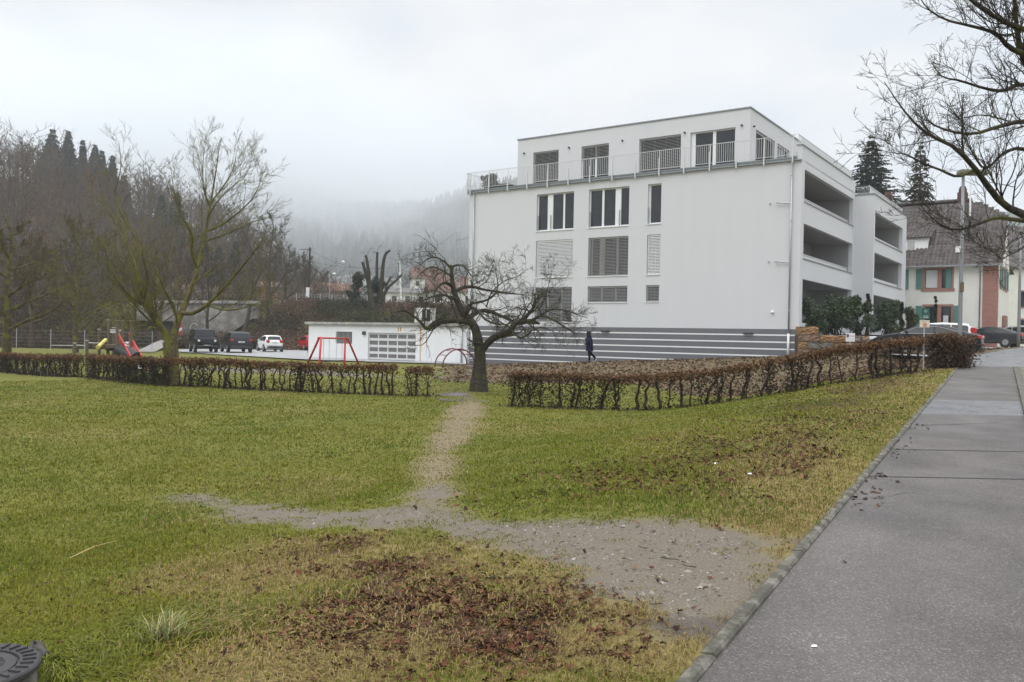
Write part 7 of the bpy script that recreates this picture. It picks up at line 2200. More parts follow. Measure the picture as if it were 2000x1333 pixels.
WOODM = attr_mat("winter_wood", rough=0.9, spec=0.1)
def wood_tree_proto(seed, h=1.0):
    rng = np.random.default_rng(seed)
    limbs = auto_limbs((0, 0, 0), 1.0, 0.014, rng, 11, 0.7, 0.25, (0, 0), 0.3, 0.5)
    P, R = limbs_to_batch(limbs, 6)
    a, ar = branch_out(P, R, 5, rng, t0=0.25, ang=0.6, lenf=0.42, rf=0.5, up=0.25, wig=0.15, N=4, rmin=0.003)
    b_, br = branch_out(a, ar, 4, rng, t0=0.2, ang=0.55, lenf=0.55, rf=0.6, up=0.15, wig=0.15, N=3, rmin=0.0022)
    return merge([tube_batch(P, R, 4), tube_batch(a, ar, 3), tube_batch(b_, br, 3)])
protos = [wood_tree_proto(s) for s in (1, 2, 3)]
rng = np.random.default_rng(77)
Vs, Qs, Cs, n_ = [], [], [], 0
cnt = 0
while cnt < 470:
    y = rng.uniform(92, 330); x = -rng.uniform(30, 0.72 * y + 35)
    if x < -0.80 * y - 5: continue
    # leave the sparse lower clearing seen between the front trees
    if y < 125 and rng.uniform() < 0.3: continue
    h = rng.uniform(9, 15) if y < 140 else rng.uniform(13, 20)
    h *= np.interp(-x / y, [0.25, 0.4], [0.75, 1.0])
    V, Q = protos[rng.integers(3)]
    a = rng.uniform(0, 6.28)
    s = np.array([h * rng.uniform(1.0, 1.5), h * rng.uniform(1.0, 1.5), h])
    Vr = np.column_stack([V[:, 0] * math.cos(a) - V[:, 1] * math.sin(a), V[:, 0] * math.sin(a) + V[:, 1] * math.cos(a), V[:, 2]]) * s + [x, y, float(hill_z(x, y)) - 0.3]
    base = np.array([(0.11, 0.072, 0.05), (0.10, 0.084, 0.042), (0.125, 0.074, 0.05), (0.085, 0.068, 0.055)][rng.integers(4)]) * rng.uniform(0.75, 1.2)
    Vs.append(Vr); Qs.append(Q + n_); Cs.append(np.tile(base, (len(V), 1))); n_ += len(V); cnt += 1
o = mesh_np("bare_woods", np.concatenate(Vs), [np.concatenate(Qs)], WOODM, col={"tint": np.concatenate(Cs)}, kind="stuff")
tag(o, "leafless brown woodland covering the left hillside", "woods")

GC = "conifers on the left hillside"
cons = [(100, 250, 352, 250, 30, "tallest broad conifer on the hill crest"), (131, 254, 352, 252, 22, "pointed conifer just right of the tallest one on the crest"), (82, 300, 352, 246, 22, "lower conifer leaning left of the tallest crest conifer"),
        (160, 272, 352, 250, 13, "slim conifer in the middle of the crest row"), (184, 281, 360, 248, 20, "dark conifer right of the slim crest conifer"), (197, 292, 372, 246, 18, "ragged conifer at the right end of the crest row"),
        (218, 302, 400, 238, 16, "conifer on the slope just below the crest row"), (240, 340, 430, 225, 22, "reddish bare-looking conifer on the descending slope"),
        (313, 380, 500, 200, 26, "blue-green conifer behind the tall forked tree, left of a pair"), (343, 374, 500, 196, 30, "blue-green conifer behind the tall forked tree, right of a pair"),
        (425, 478, 560, 170, 22, "low dark conifer behind the forked tree's right stem"), (458, 470, 575, 168, 26, "low dark conifer behind the embankment's tall bare tree"), (395, 450, 560, 175, 22, "dark conifer between the pair and the low conifers")]
for k, (px_, top, bot, d, hw, lab) in enumerate(cons):
    tint = (0.02, 0.036, 0.026) if k != 7 else (0.07, 0.05, 0.042)
    b = at(px_, bot + 55, d); t_ = at(px_, top, d)
    conifer("hill_conifer", lab, (b[0], b[1], b[2]), t_[2] - b[2], 1.45 * hw / F_PX * d, 400 + k, tint=tint, group=GC, nw=42, per=14, nb=75, blade=0.13, sag=0.2)

# undergrowth on the embankment and at the foot of the hill
UNDM = attr_mat("bramble", rough=0.8, spec=0.15)
def undergrowth(name, label, pts, hlo, hhi, tints, seed, zf, leafn=3, leafs=0.16, rad=0.012, dark=0.3):
    rng = np.random.default_rng(seed)
    n_ = len(pts)
    h = rng.uniform(hlo, hhi, n_)
    d = rng.normal(size=(n_, 3)) * [0.55, 0.55, 0.1] + [0, 0, 1]
    P = np.empty((n_, 5, 3)); P[:, 0] = np.column_stack([pts, zf(pts[:, 0], pts[:, 1]) - 0.05])
    for k in range(1, 5):
        d = d + rng.normal(size=(n_, 3)) * 0.3 - [0, 0, 0.22]
        dn = d / np.linalg.norm(d, axis=1, keepdims=True)
        P[:, k] = P[:, k - 1] + dn * (h / 4)[:, None]
    R = np.full((n_, 5), rad) * np.linspace(1.3, 0.5, 5)[None]
    V, Q = tube_batch(P, R, 3)
    idx = np.repeat(np.arange(n_), leafn)
    t = rng.uniform(0.5, 3.99, len(idx)); i_ = t.astype(int); f = (t - i_)[:, None]
    p = P[idx, i_] * (1 - f) + P[idx, i_ + 1] * f + rng.normal(size=(len(idx), 3)) * 0.12
    V2, F2 = leaf_faces(p, rng.uniform(0.6, 1.5, len(idx)) * leafs, rng)
    T = np.array(tints)
    # broad patches of one growth or the other
    def pick(q):
        pn = vnoise(q[:, 0], q[:, 1], 4.5, seed) + rng.normal(size=len(q)) * 0.13
        return T[np.clip((pn * len(T)).astype(int), 0, len(T) - 1)] * rng.uniform(0.55, 1.4, (len(q), 1))
    c1 = np.repeat(pick(P[:, 0]) * 1.1, 15, axis=0); c2 = np.repeat(pick(P[idx, 0]), 4, axis=0)
    o = mesh_np(name, np.concatenate([V, V2]), [Q, F2 + len(V)], UNDM, col={"tint": np.concatenate([c1, c2])}, kind="stuff")
    tag(o, label, "undergrowth")
rng = np.random.default_rng(5)
p = np.column_stack([rng.uniform(-33, 8, 24000), rng.uniform(86, 116, 24000)])
yf = 87 + 0.06 * np.clip(p[:, 0] + 20, -100, 60)
p = np.concatenate([p[(p[:, 1] > yf) & (p[:, 1] < yf + 24)], np.column_stack([rng.uniform(-36, -20, 5000), rng.uniform(97, 122, 5000)])])
undergrowth("embankment_brambles", "reddish brown brambles and dark ivy covering the railway embankment", p, 0.5, 1.5, [(0.04, 0.045, 0.022), (0.065, 0.055, 0.032), (0.13, 0.075, 0.052), (0.16, 0.095, 0.068), (0.11, 0.082, 0.05)], 6, H, leafn=4, leafs=0.2, rad=0.016)
p = np.column_stack([-rng.uniform(38, 84, 16000), rng.uniform(78, 100, 16000)])
p = p[(p[:, 0] > -0.66 * p[:, 1]) & (p[:, 0] < -0.425 * p[:, 1])]
undergrowth("hill_foot_brambles", "dark tangled brambles at the foot of the hill behind the fence", p, 0.9, 2.6, [(0.035, 0.035, 0.018), (0.065, 0.042, 0.03), (0.09, 0.06, 0.042), (0.055, 0.05, 0.025)], 8, lambda x, y: np.maximum(H(x, y), hill_z(x, y)), leafn=4, leafs=0.22, rad=0.016)
p = np.column_stack([rng.uniform(-45, -30, 2200), rng.uniform(90, 99, 2200)])
undergrowth("verge_saplings", "thin grey saplings in front of the concrete railway wall", p[(p[:, 0] > -39.5)][:1500], 1.0, 3.2, [(0.09, 0.075, 0.055), (0.07, 0.05, 0.035)], 9, H, leafn=0 or 1, leafs=0.1)
p = np.column_stack([-rng.uniform(30, 190, 24000), rng.uniform(98, 300, 24000)])
p = p[(p[:, 0] > -0.66 * p[:, 1]) & (p[:, 0] < -0.2 * p[:, 1])]
undergrowth("hill_thicket", "brown leafless thicket between the trees of the left hillside", p, 2.5, 6.5, [(0.08, 0.054, 0.038), (0.115, 0.064, 0.042), (0.07, 0.057, 0.034), (0.13, 0.072, 0.044)], 18, hill_z, leafn=5, leafs=0.45, rad=0.03)
p = np.column_stack([rng.uniform(-35.5, -24, 3200), rng.uniform(87, 98, 3200)])
undergrowth("wing_brambles", "dark brambles on the slope at the right end of the concrete wall", p, 1.0, 2.6, [(0.05, 0.04, 0.024), (0.09, 0.06, 0.04), (0.12, 0.075, 0.05)], 19, H, leafn=4, leafs=0.2, rad=0.016)
p = np.column_stack([rng.uniform(-62, -40, 6000), rng.uniform(98, 124, 6000)])
undergrowth("cutting_brambles", "brown brambles on the railway slope left of the concrete wall", p, 0.9, 2.4, [(0.06, 0.045, 0.027), (0.10, 0.066, 0.044), (0.13, 0.08, 0.053)], 20, lambda x, y: np.maximum(H(x, y), hill_z(x, y)), leafn=4, leafs=0.22, rad=0.016)
# ivy and shrubs round the pruned tree
shrub("ivy_bush", "round dark evergreen bush left of the pruned tree", (at(697, 595, 105)[0], 105, at(697, 598, 105)[2] - 0.3), 1.3, 1.2, 4.3, 501, n=3500, leaf=0.22, tint=(0.022, 0.034, 0.017), col=False, group="evergreens round the pruned tree")
shrub("ivy_bush", "dark evergreen bush between the stems of the pruned tree", (at(735, 595, 105.5)[0], 105.5, at(735, 600, 105.5)[2] - 0.3), 1.5, 1.2, 3.9, 502, n=4000, leaf=0.22, tint=(0.022, 0.034, 0.017), group="evergreens round the pruned tree")

# far town
GT = "houses of the far town"
REDT = mat("red_clay_roof", (0.135, 0.074, 0.058), 0.85, var=0.2, scale=2)
def far_house(px_, py, d, w, h, roof, label, col, rt=REDT, rz=0.2, dep=8):
    b = at(px_, py, d)
    t = thing("town_house", label, "house", tuple(b), rz, GT)
    m = MB(); m.box(-w / 2, w / 2, 0, dep, -6, h); m.build("wall", col, t)
    m = MB(); m.prism([(-0.6, h - 0.05), (dep / 2, h + roof), (dep + 0.6, h - 0.05)], 0, -w / 2 - 0.4, w / 2 + 0.4); m.build("roof", rt, t)
    k = max(1, int(w / 3))
    for i in range(k):
        x = -w / 2 + w * (i + 0.5) / k
        m = MB(); m.box(x - 0.5, x + 0.5, -0.04, -0.004, h - 2.2, h - 0.8); m.build("window", GLASS, t)
FARW = mat("far_pale_render", (0.42, 0.42, 0.42), 0.9)
OCH = mat("ochre_render", (0.30, 0.19, 0.10), 0.9); CRM = CREAM; GRYT = mat("grey_slate_roof", (0.12, 0.115, 0.115), 0.8)
far_house(524, 592, 150, 4, 2.8, 1.2, "ochre house behind the tall embankment tree", OCH)
far_house(884, 592, 165, 9, 2.2, 3.2, "white house with a broad pink tiled roof behind the apple tree", WHITE2)
far_house(822, 590, 190, 15, 2.0, 1.2, "long low white building behind the platform", CRM, GRYT)
far_house(836, 572, 240, 9, 4.0, 3.4, "red-roofed house left of the lattice mast", CRM)
far_house(866, 568, 280, 9, 4.0, 3.6, "grey-roofed white house left of the lattice mast", WHITE2, GRYT)
far_house(382, 600, 150, 11, 1.8, 2.4, "red-roofed house above the concrete railway wall", CRM)
far_house(335, 598, 160, 8, 1.8, 2.2, "red-roofed house above the underpass", CRM)
far_house(655, 585, 210, 12, 2.2, 2.0, "brown low house behind the shorter platform lamp", OCH, mat("brown_roof", (0.2, 0.1, 0.06), 0.9))
GW = "white buildings on the far slope"
far_house(700, 562, 520, 16, 6, 2, "white block low on the far slope left of the pruned tree", FARW, GRYT)
far_house(665, 562, 560, 9, 5, 2.5, "small pale house on the far slope behind the platform lamps", FARW, GRYT)
far_house(765, 563, 540, 11, 4, 2.5, "pale house on the far slope right of the pruned tree", FARW, GRYT)
far_house(735, 565, 500, 9, 4, 2.5, "pale house on the far slope behind the pruned tree", CRM, GRYT)
rng = np.random.default_rng(15)
p = np.column_stack([rng.uniform(-50, 12, 5000), rng.uniform(150, 185, 5000)])
undergrowth("town_bushes", "reddish winter bushes behind the railway line", p, 2.0, 4.5, [(0.1, 0.05, 0.035), (0.12, 0.065, 0.045), (0.07, 0.05, 0.035)], 16, lambda x, y: H(x, y) - 1.5, leafn=5, leafs=0.5, rad=0.04)

# mountain behind the valley
def mtn(x, y):
    x, y = np.asarray(x, dtype=float), np.asarray(y, dtype=float)
    ridge = np.interp(x, [-700, -420, -300, -160, -90, -20, 60, 400, 900], [150, 150, 150, 138, 132, 150, 165, 150, 120])
    r = smooth((y - 480 + 0.05 * x) / 470)
    return 3 + ridge * r + (26 * (vnoise(x, y, 170, 41) - 0.5) + 12 * (vnoise(x, y, 60, 42) - 0.5) + 5 * (vnoise(x, y, 18, 43) - 0.5)) * r
xs, ys = np.linspace(-800, 500, 200), np.linspace(430, 1050, 110)
X, Y = np.meshgrid(xs, ys); Z = mtn(X, Y)
i = np.arange(109)[:, None] * 200 + np.arange(199)[None]
mesh_np("mountain", np.column_stack([X.ravel(), Y.ravel(), Z.ravel()]), [np.stack([i, i + 1, i + 201, i + 200], -1).reshape(-1, 4)], mat("forested_mountain", (0.016, 0.028, 0.022), 0.95, color2=(0.05, 0.05, 0.034), scale=0.02, bump=1.0, bscale=0.12, detail=8), smooth_=True, kind="structure")
# the forest on it: pointed crowns as one mass
K = 9000
tx, ty = rng.uniform(-420, 120, K), rng.uniform(520, 960, K)
tz = mtn(tx, ty)
th_ = rng.uniform(9, 20, K); tw_ = th_ * rng.uniform(0.16, 0.3, K)
a = np.arange(6) * math.pi / 3
lo = np.stack([tx[:, None] + tw_[:, None] * np.cos(a), ty[:, None] + tw_[:, None] * np.sin(a), np.repeat((tz + th_ * 0.1)[:, None], 6, 1)], -1)
mi_ = np.stack([tx[:, None] + 0.6 * tw_[:, None] * np.cos(a + .5), ty[:, None] + 0.6 * tw_[:, None] * np.sin(a + .5), np.repeat((tz + th_ * 0.55)[:, None], 6, 1)], -1)
ap = np.column_stack([tx, ty, tz + th_])[:, None]
V = np.concatenate([lo, mi_, ap], axis=1).reshape(-1, 3)
b0 = np.arange(K)[:, None] * 13
q = np.concatenate([np.stack([b0[:, 0] + j, b0[:, 0] + (j + 1) % 6, b0[:, 0] + 6 + (j + 1) % 6, b0[:, 0] + 6 + j], -1) for j in range(6)])
t3 = np.concatenate([np.stack([b0[:, 0] + 6 + j, b0[:, 0] + 6 + (j + 1) % 6, b0[:, 0] + 12], -1) for j in range(6)])
cc = np.where(rng.uniform(size=(K, 1)) < 0.55, [[0.018, 0.032, 0.024]], [[0.055, 0.047, 0.04]]) * rng.uniform(0.6, 1.4, (K, 1))
o = mesh_np("mountain_forest", V, [q, t3], WOODM, col={"tint": np.repeat(cc, 13, axis=0)}, kind="stuff")
tag(o, "misty mixed forest covering the far mountain", "forest")

# ------------------------------------------------------------------ air
HAZE = 0.00045
def volume_box(name, x0, x1, y0, y1, z0, z1, mt):
    m = MB(); m.box(x0, x1, y0, y1, z0, z1)
    return m.build(name, mt, kind="stuff")
hm_ = bpy.data.materials.new("haze_air"); hm_.use_nodes = True
nn, ll = hm_.node_tree.nodes, hm_.node_tree.links
nn.remove(nn["Principled BSDF"])
pv_ = nn.new("ShaderNodeVolumePrincipled")
pv_.inputs["Color"].default_value = (0.91, 0.955, 1.0, 1)
pv_.inputs["Density"].default_value = HAZE
pv_.inputs["Anisotropy"].default_value = 0.1
ll.new(pv_.outputs[0], nn["Material Output"].inputs["Volume"])
volume_box("haze", -850, 550, -65, 1070, -4, 225, hm_)

# low cloud clinging to the mountain
cm_ = bpy.data.materials.new("low_cloud_air"); cm_.use_nodes = True
nn, ll = cm_.node_tree.nodes, cm_.node_tree.links
nn.remove(nn["Principled BSDF"])
pc_ = nn.new("ShaderNodeVolumePrincipled")
pc_.inputs["Color"].default_value = (0.96, 0.98, 1.0, 1)
geo_ = nn.new("ShaderNodeNewGeometry")
sp_ = nn.new("ShaderNodeSeparateXYZ"); ll.new(geo_.outputs["Position"], sp_.inputs[0])
mp_ = nn.new("ShaderNodeMapping"); mp_.inputs["Scale"].default_value = (0.008, 0.005, 0.02); ll.new(geo_.outputs["Position"], mp_.inputs[0])
no_ = nn.new("ShaderNodeTexNoise"); no_.inputs["Scale"].default_value = 1.0; no_.inputs["Detail"].default_value = 3; ll.new(mp_.outputs[0], no_.inputs["Vector"])
def mr_(src, a, b, c, d):
    r = nn.new("ShaderNodeMapRange"); r.interpolation_type = 'SMOOTHSTEP'
    for i_, v in enumerate((a, b, c, d)): r.inputs[1 + i_].default_value = v
    ll.new(src, r.inputs[0]); return r.outputs[0]
def mm_(op, a, b):
    t = nn.new("ShaderNodeMath"); t.operation = op; t.use_clamp = False
    for i_, v in enumerate((a, b)):
        if isinstance(v, (int, float)): t.inputs[i_].default_value = v
        else: ll.new(v, t.inputs[i_])
    return t.outputs[0]
zf_ = mr_(sp_.outputs["Z"], 32, 100, 0.0, 1.0)
xf_ = mr_(sp_.outputs["X"], -200, -20, 0.75, 0.06)
nf_ = mm_('MULTIPLY', mm_('SUBTRACT', no_.outputs["Fac"], 0.5), 2.4)
den_ = mm_('MULTIPLY', mm_('MAXIMUM', mm_('ADD', xf_, nf_), 0.0), zf_)
ll.new(mm_('ADD', mm_('MULTIPLY', den_, 0.0105), mr_(sp_.outputs["Z"], 60, 130, 0.0022, 0.0)), pc_.inputs["Density"])
ll.new(pc_.outputs[0], nn["Material Output"].inputs["Volume"])
cm_.cycles.volume_sampling = 'MULTIPLE_IMPORTANCE' if hasattr(cm_, "cycles") and hasattr(cm_.cycles, "volume_sampling") else 'DISTANCE'
tag(volume_box("low_cloud", -600, 200, 560, 1000, 30, 220, cm_), "pale low cloud clinging to the far mountain", "cloud")
# ------------------------------------------------------------------ grass, fallen leaves, pebbles, twigs, litter
GRASSM = attr_mat("grass_blade", rough=0.75, spec=0.15, transl=0.25)
rng = np.random.default_rng(2024)
N = 640000
d = np.exp(rng.uniform(math.log(2.7), math.log(34), N))
bx = rng.uniform(-1500, 2050, N)
gx_, gy_ = (bx - 1000) / F_PX * d, d
s = side_s(gx_, gy_)
m_ = masks(gx_, gy_)
u = rng.uniform(size=N)
edge = vnoise(gx_, gy_, 0.18, 55)
bare = np.clip(m_["dirt"] * 1.0 + (edge - 0.5) * 0.8 + (vnoise(gx_, gy_, 0.07, 56) - 0.5) * 0.7, 0, 1)
keep = (s > 0.015 - 0.045 * (edge > 0.55)) & (u > bare * 1.35 - 0.12) & (rng.uniform(size=N) > 0.45 * m_["straw"]) & (rng.uniform(size=N) > 0.72 * m_["leafy"] * (edge > 0.42)) & (rng.uniform(size=N) > m_["bed"] * 0.8)
keep &= rng.uniform(size=N) < np.clip(1.0 + (bx + 200) / 1300, 0.03, 1) ** 1.3
keep &= np.hypot(gx_ - mc[0], gy_ - mc[1]) > 0.30
gx_, gy_, d = gx_[keep], gy_[keep], d[keep]
m_ = {k: v[keep] for k, v in m_.items()}
n_ = len(gx_)
tuft = smooth((vnoise(gx_, gy_, 0.5, 61) - 0.5) / 0.25)
lng = smooth((5.6 - gy_ + 1.5 * (vnoise(gx_, gy_, 1.3, 62) - 0.5)) / 1.4)      # unmown rough grass near the manhole
lng *= smooth((side_s(gx_, gy_) - 0.9) / 0.8)
hgt = rng.uniform(0.014, 0.042, n_) * (1 - 0.5 * m_["dirt"]) * (1 + 0.5 * tuft + (0.05 + 0.75 * tuft) * lng) * (1 - 0.55 * m_["straw"])
wd = 0.0017 * np.clip(d / 3.2, 1, 12) * rng.uniform(0.7, 1.4, n_) * (1 + 0.3 * lng)
a = rng.uniform(0, 2 * math.pi, n_) * 1.0
a = np.where(rng.uniform(size=n_) < 0.75 * lng, 9 * vnoise(gx_, gy_, 0.45, 67) + rng.normal(0, 0.5, n_), a)
lean = rng.uniform(0.3, 1.3, n_) + 0.5 * lng
dirx, diry = np.cos(a), np.sin(a)
z0 = H(gx_, gy_) - 0.003
b0 = np.column_stack([gx_, gy_, z0])
wv = np.column_stack([-diry, dirx, np.zeros(n_)]) * wd[:, None]
# always show some breadth whatever the azimuth
up = np.array([0, 0, 1.0])
mid = b0 + np.column_stack([dirx * hgt * lean * 0.4, diry * hgt * lean * 0.4, hgt * 0.7])
tip = b0 + np.column_stack([dirx * hgt * lean * 1.15, diry * hgt * lean * 1.15, hgt * np.clip(1.05 - 0.45 * lean, 0.25, 1)])
V = np.stack([b0 - wv, b0 + wv, mid + wv * 0.8, mid - wv * 0.8, tip], axis=1).reshape(-1, 3)
dryp = np.clip(m_["dry"] * 0.84 + 0.25 * (vnoise(gx_, gy_, 0.3, 63) - 0.5) - 0.3 * (vnoise(gx_, gy_, 0.8, 64) - 0.4) + 0.0, 0.04, 0.9)
isdry = rng.uniform(size=n_) < dryp
g1 = np.array([0.11, 0.15, 0.014]); g2 = np.array([0.19, 0.185, 0.022]); g3 = np.array([0.16, 0.185, 0.045])
pn = np.clip(vnoise(gx_, gy_, 1.8, 65) * 0.7 + vnoise(gx_, gy_, 0.4, 66) * 0.5 - 0.1, 0, 1)[:, None]
cg = g1 * (1 - pn) + g2 * pn
fresh = (rng.uniform(size=n_) < 0.3 * tuft * (lng > 0.3))
cg[fresh] = g3
cd = np.array([0.32, 0.24, 0.10]) * rng.uniform(0.55, 1.35, (n_, 1))
c = np.where(isdry[:, None], cd, cg * rng.uniform(0.65, 1.35, (n_, 1)))
k5 = np.arange(n_)[:, None] * 5
o = mesh_np("lawn_grass", V, [k5 + np.array([[0, 1, 2, 3]]), k5 + np.array([[3, 2, 4]])], GRASSM, col={"tint": np.repeat(c, 5, axis=0)}, kind="stuff")
tag(o, "short winter grass of the lawn, green with straw-coloured patches", "grass")

# fallen leaves
LITM = attr_mat("damp_fallen_leaf", rough=0.75, spec=0.12)
def fallen(name, label, P, size, tints, seed, lift=0.012, curl=0.5):
    rng = np.random.default_rng(seed)
    K = len(P)
    a = rng.uniform(0, 6.283, K); tilt = rng.normal(0, 0.35, (K, 2))
    ex = np.column_stack([np.cos(a), np.sin(a), tilt[:, 0]]); ey = np.column_stack([-np.sin(a), np.cos(a), tilt[:, 1]])
    s = (size * rng.uniform(0.35, 1.6, K))[:, None]
    up_ = np.array([[0, 0, 1.0]]); cu = s * curl * rng.uniform(-0.5, 1.0, (K, 1))
    # lobed six-cornered leaf folded along its rib
    uv = [(0, -0.5, 0), (0.42, -0.12, 1), (0.24, 0.08, .5), (0.34, 0.36, 1), (0, 0.55, .3), (-0.34, 0.36, 1), (-0.24, 0.08, .5), (-0.42, -0.12, 1)]
    V = np.stack([P + ex * s * u_ + ey * s * v_ + up_ * cu * w_ * 0.5 for u_, v_, w_ in uv], axis=1).reshape(-1, 3)
    V[:, 2] += lift
    k = np.arange(K)[:, None] * 8
    c = np.array(tints)[rng.integers(0, len(tints), K)] * rng.uniform(0.5, 1.5, (K, 1))
    o = mesh_np(name, V, [k + np.array([[0, 1, 2, 6]]), k + np.array([[0, 6, 7]])[:, [0, 1, 2]], k + np.array([[2, 3, 4]]), k + np.array([[2, 4, 5, 6]])[:, [0, 1, 2, 3]]], LITM, col={"tint": np.repeat(c, 8, axis=0)}, kind="stuff")
    tag(o, label, "leaves")
BRN = [(0.09, 0.034, 0.019), (0.062, 0.025, 0.016), (0.115, 0.05, 0.026), (0.042, 0.02, 0.014), (0.16, 0.092, 0.045)]
pts = []
def scatter(n, fx, dens, dlo, dhi, seed):
    r = np.random.default_rng(seed)
    d = np.exp(r.uniform(math.log(dlo), math.log(dhi), n)); b = r.uniform(-100, 2050, n)
    X, Y = (b - 1000) / F_PX * d, d
    k = r.uniform(size=n) < dens(X, Y)
    X, Y = X[k], Y[k]
    return np.column_stack([X, Y, fx(X, Y)])
def d_leafy(X, Y):
    m = masks(X, Y)
    return m["leafy"] * (1 - 0.97 * m["dirt"]) * (0.12 + 0.75 * smooth((vnoise(X, Y, 0.42, 71) * 0.6 + vnoise(X, Y, 0.13, 70) * 0.5 - 0.46) / 0.22)) * (side_s(X, Y) > 0.14)
P1 = scatter(100000, H, d_leafy, 2.8, 8, 72)
def d_sparse(X, Y):
    s = side_s(X, Y)
    return (0.05 + 0.10 * smooth((7 - Y) / 2.5)) * smooth((vnoise(X, Y, 0.9, 73) - 0.25) / 0.5) * (s > 0.14) * (Y < 27) * (1 - 0.85 * masks(X, Y)["dirt"])
P2 = scatter(60000, H, d_sparse, 3, 26, 74)
def d_drift(X, Y):
    s = side_s(X, Y)
    return smooth((s - 0.1) / 0.5) * smooth((4.2 - s) / 2.6) * smooth((Y - 6.5) / 3) * (1 - 0.95 * masks(X, Y)["dirt"]) * 0.30 * (0.15 + smooth((vnoise(X, Y, 0.5, 75) * 0.7 + vnoise(X, Y, 1.6, 85) * 0.5 - 0.45) / 0.35)) * (Y < 27)
P3 = scatter(200000, H, d_drift, 6, 27, 76)
fallen("fallen_leaves", "damp dark brown fallen leaves lying thick in the foreground and along the bank", np.concatenate([P1, P2]), 0.027, BRN, 77, curl=1.1)
fallen("slope_leaves", "brown fallen leaves drifted along the grassy slope beside the kerb", P3, 0.036, BRN, 87, curl=1.2)
def d_bed(X, Y):
    return masks(X, Y)["bed"] * (side_s(X, Y) > 0.3) * 0.6
P4 = scatter(110000, H, d_bed, 26, 48, 78)
fallen("bank_leaves", "dry mixed brown leaves and chips covering the earth bank below the footpath", P4, 0.09, [(0.13, 0.08, 0.045), (0.08, 0.048, 0.032), (0.19, 0.135, 0.085), (0.06, 0.04, 0.028), (0.15, 0.09, 0.05)], 79, curl=0.9)
def d_gut(X, Y):
    s = side_s(X, Y)
    return ((s < -0.01) & (s > -0.35) & (Y > 4.5) & (Y < 14)) * np.exp(s / 0.12) * smooth((vnoise(X, Y, 0.6, 80) - 0.35) / 0.3) * 0.7
P5 = scatter(60000, lambda X, Y: walk_z(Y) + 0.002, d_gut, 4.5, 15, 81)
fallen("gutter_leaves", "small dark leaf scraps along the kerb on the pavement", P5, 0.035, [(0.05, 0.03, 0.02), (0.035, 0.024, 0.018), (0.09, 0.05, 0.03)], 82, lift=0.004)

# pebbles on the worn ground
r = np.random.default_rng(90)
def d_peb(X, Y):
    return (masks(X, Y)["dirt"] > 0.75) * (Y < 11) * 0.8 * (side_s(X, Y) > 0.15)
P6 = scatter(26000, H, d_peb, 3, 11, 91)
K = len(P6)
sz = r.uniform(0.004, 0.013, (K, 1)) * (1 + 1.2 * (r.uniform(size=(K, 1)) > 0.95))
oc = np.array([(1, 0, 0), (0, 1, 0), (-1, 0, 0), (0, -1, 0), (0, 0, .7), (0, 0, -.5)], dtype=float)
V = (P6[:, None, :] + (oc[None] + r.normal(size=(K, 6, 3)) * 0.25) * sz[:, None]).reshape(-1, 3)
tri = np.array([(0, 1, 4), (1, 2, 4), (2, 3, 4), (3, 0, 4), (1, 0, 5), (2, 1, 5), (3, 2, 5), (0, 3, 5)])
F3 = (np.arange(K)[:, None, None] * 6 + tri[None]).reshape(-1, 3)
c = np.array([(0.2, 0.175, 0.145), (0.25, 0.225, 0.19), (0.12, 0.105, 0.085), (0.32, 0.29, 0.25)])[r.integers(0, 4, K)] * r.uniform(0.7, 1.2, (K, 1))
o = mesh_np("loose_gravel", V, [F3], attr_mat("pebble", rough=0.7), col={"tint": np.repeat(c, 6, axis=0)}, kind="stuff")
tag(o, "fine loose gravel on the worn footpath", "gravel")
# fallen twigs
def d_tw(X, Y):
    s = side_s(X, Y)
    return ((s > 0.1) & (s < 4)) * np.exp(-s / 1.6) * (Y < 12) * 0.5 + 0.004 * (masks(X, Y)["dirt"] > 0.5)
P7 = scatter(330, H, d_tw, 3.4, 12, 93)
K = len(P7)
a = r.uniform(0, 6.28, K); L = r.uniform(0.05, 0.17, K)
T = np.stack([P7 + np.column_stack([np.cos(a) * L * t + r.normal(size=K) * 0.008, np.sin(a) * L * t + r.normal(size=K) * 0.008, np.full(K, 0.012) + r.uniform(0, 0.012, K)]) for t in (-.5, -.1, .2, .5)], axis=1)
Vt, Qt = tube_batch(T, np.full((K, 4), 0.0028) * np.array([[1.2, 1.1, 0.9, 0.5]]), 4)
o = mesh_np("fallen_twigs", Vt, [Qt], BARK_DARK, kind="stuff"); tag(o, "thin dark twigs scattered beside the kerb", "twigs")

# a taller tuft of grass near the front, a lone straw stalk, scraps of litter
b = at(318, 1290, 4.25); b[2] = gz(b[0], b[1])
K = 170
a = r.uniform(0, 6.28, K); L = r.uniform(0.08, 0.2, K); q = r.normal(size=(K, 2)) * 0.04; ln = r.uniform(0.2, 1.5, K)
st_ = [np.column_stack([q[:, 0] + np.cos(a) * L * ln * f ** 1.6 * 0.6, q[:, 1] + np.sin(a) * L * ln * f ** 1.6 * 0.6, L * (f - 0.28 * ln * f * f)]) for f in (0, .35, .7, 1)]
T = np.stack(st_, axis=1)
wv = np.column_stack([-np.sin(a), np.cos(a), np.zeros(K)]) * 0.0035
V = np.concatenate([np.stack([T[:, i] - wv * w_, T[:, i] + wv * w_], axis=1) for i, w_ in enumerate((1, 1, .7, .15))], axis=1).reshape(-1, 3)
k8 = np.arange(K)[:, None] * 8
c = np.where(r.uniform(size=(K, 1)) < 0.62, [[0.22, 0.26, 0.10]], [[0.48, 0.40, 0.2]]) * r.uniform(0.7, 1.3, (K, 1))
o = mesh_np("grass_tuft", V, [np.concatenate([k8 + np.array([[0, 1, 3, 2]]) + 2 * j for j in range(3)])], GRASSM, col={"tint": np.repeat(c, 8, axis=0)})
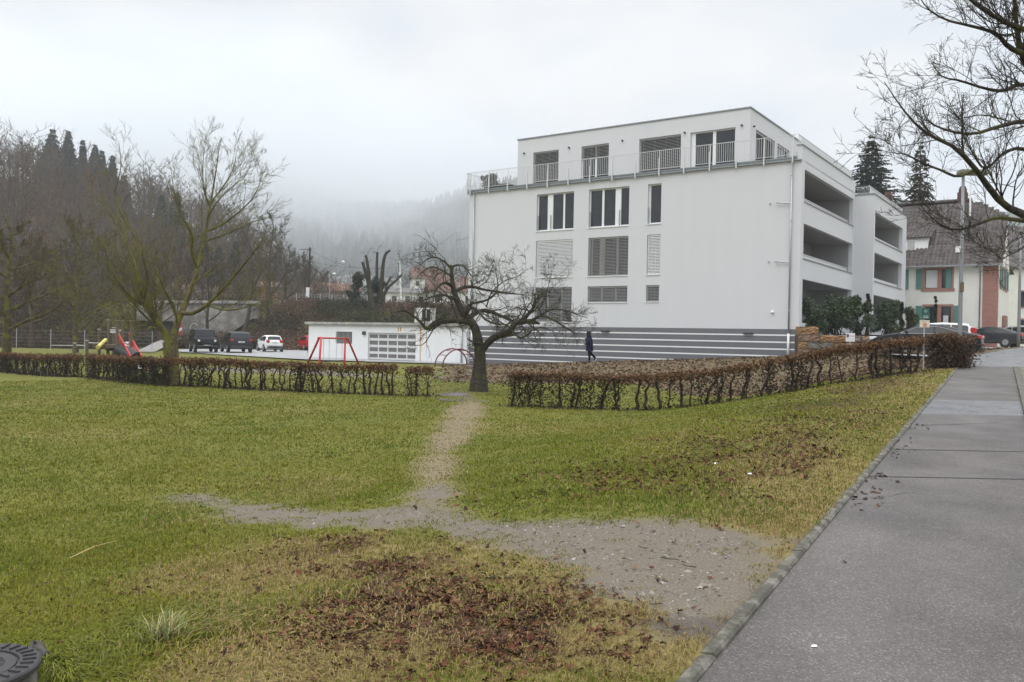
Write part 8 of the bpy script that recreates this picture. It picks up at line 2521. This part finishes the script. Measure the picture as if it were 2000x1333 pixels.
o.location = b; tag(o, "taller pale green grass tuft near the manhole", "grass tuft")
p0, p1 = gp(136, 1098), gp(228, 1068)
m = MB(); m.tube([[0, 0, 0.03], (p1 - p0) * 0.5 + [0, 0, 0.06], p1 - p0 + [0, 0, 0.05]], [0.006, 0.005, 0.003], 5)
o = m.build("straw_stalk", mat("straw", (0.4, 0.3, 0.12), 0.8)); o.location = p0; tag(o, "single long straw stalk lying on the left lawn", "stalk")
LIT = mat("white_litter", (0.7, 0.7, 0.69), 0.7)
for px_, py, sz, lab in ((1588, 1289, 0.016, "white paper scrap on the pavement near the kerb"), (1396, 909, 0.03, "white litter scrap on the right lawn near the leaves"), (1463, 929, 0.025, "small white crumpled scrap on the bank")):
    p = gp(px_, py)
    if side_s(p[0], p[1]) < 0: p[2] = float(walk_z(p[1])) + 0.004
    else: p[2] += 0.015
    V = np.array([(-1, -0.6, 0), (0.9, -0.8, 0.1), (1.1, 0.3, 0.35), (-0.2, 0.8, 0.15), (0, 0, 0.5)]) * sz
    m = MB(); m.add(V, [[(0, 1, 4), (1, 2, 4), (2, 3, 4), (3, 0, 4), (3, 2, 1), (3, 1, 0)]]); o = m.build("paper_scrap", LIT); o.location = p
    tag(o, lab, "litter")
# puddles
WAT = mat("puddle_water", (0.10, 0.10, 0.105), 0.05, spec=0.9, var=0.1)
def puddle(px_, py, rx, ry, rz, seed, onwalk):
    p = gp(px_, py); r2 = np.random.default_rng(seed)
    a = np.linspace(0, 6.283, 29)[:-1]
    rad = 1 + 0.18 * np.sin(a * 2 + seed) + 0.12 * np.sin(a * 3 + 2 * seed) + 0.05 * r2.normal(size=28)
    X = p[0] + rx * rad * np.cos(a) * math.cos(rz) - ry * rad * np.sin(a) * math.sin(rz); Y = p[1] + rx * rad * np.cos(a) * math.sin(rz) + ry * rad * np.sin(a) * math.cos(rz)
    if onwalk: Z = walk_z(Y) + 0.004
    else: Z = np.full(28, H(np.append(X, p[0]), np.append(Y, p[1])).mean() + 0.012)
    mesh_np("puddle", np.column_stack([X, Y, Z]), [np.arange(28)[None]], WAT, kind="structure")
puddle(880, 782, 0.5, 0.35, 0.1, 4, False)
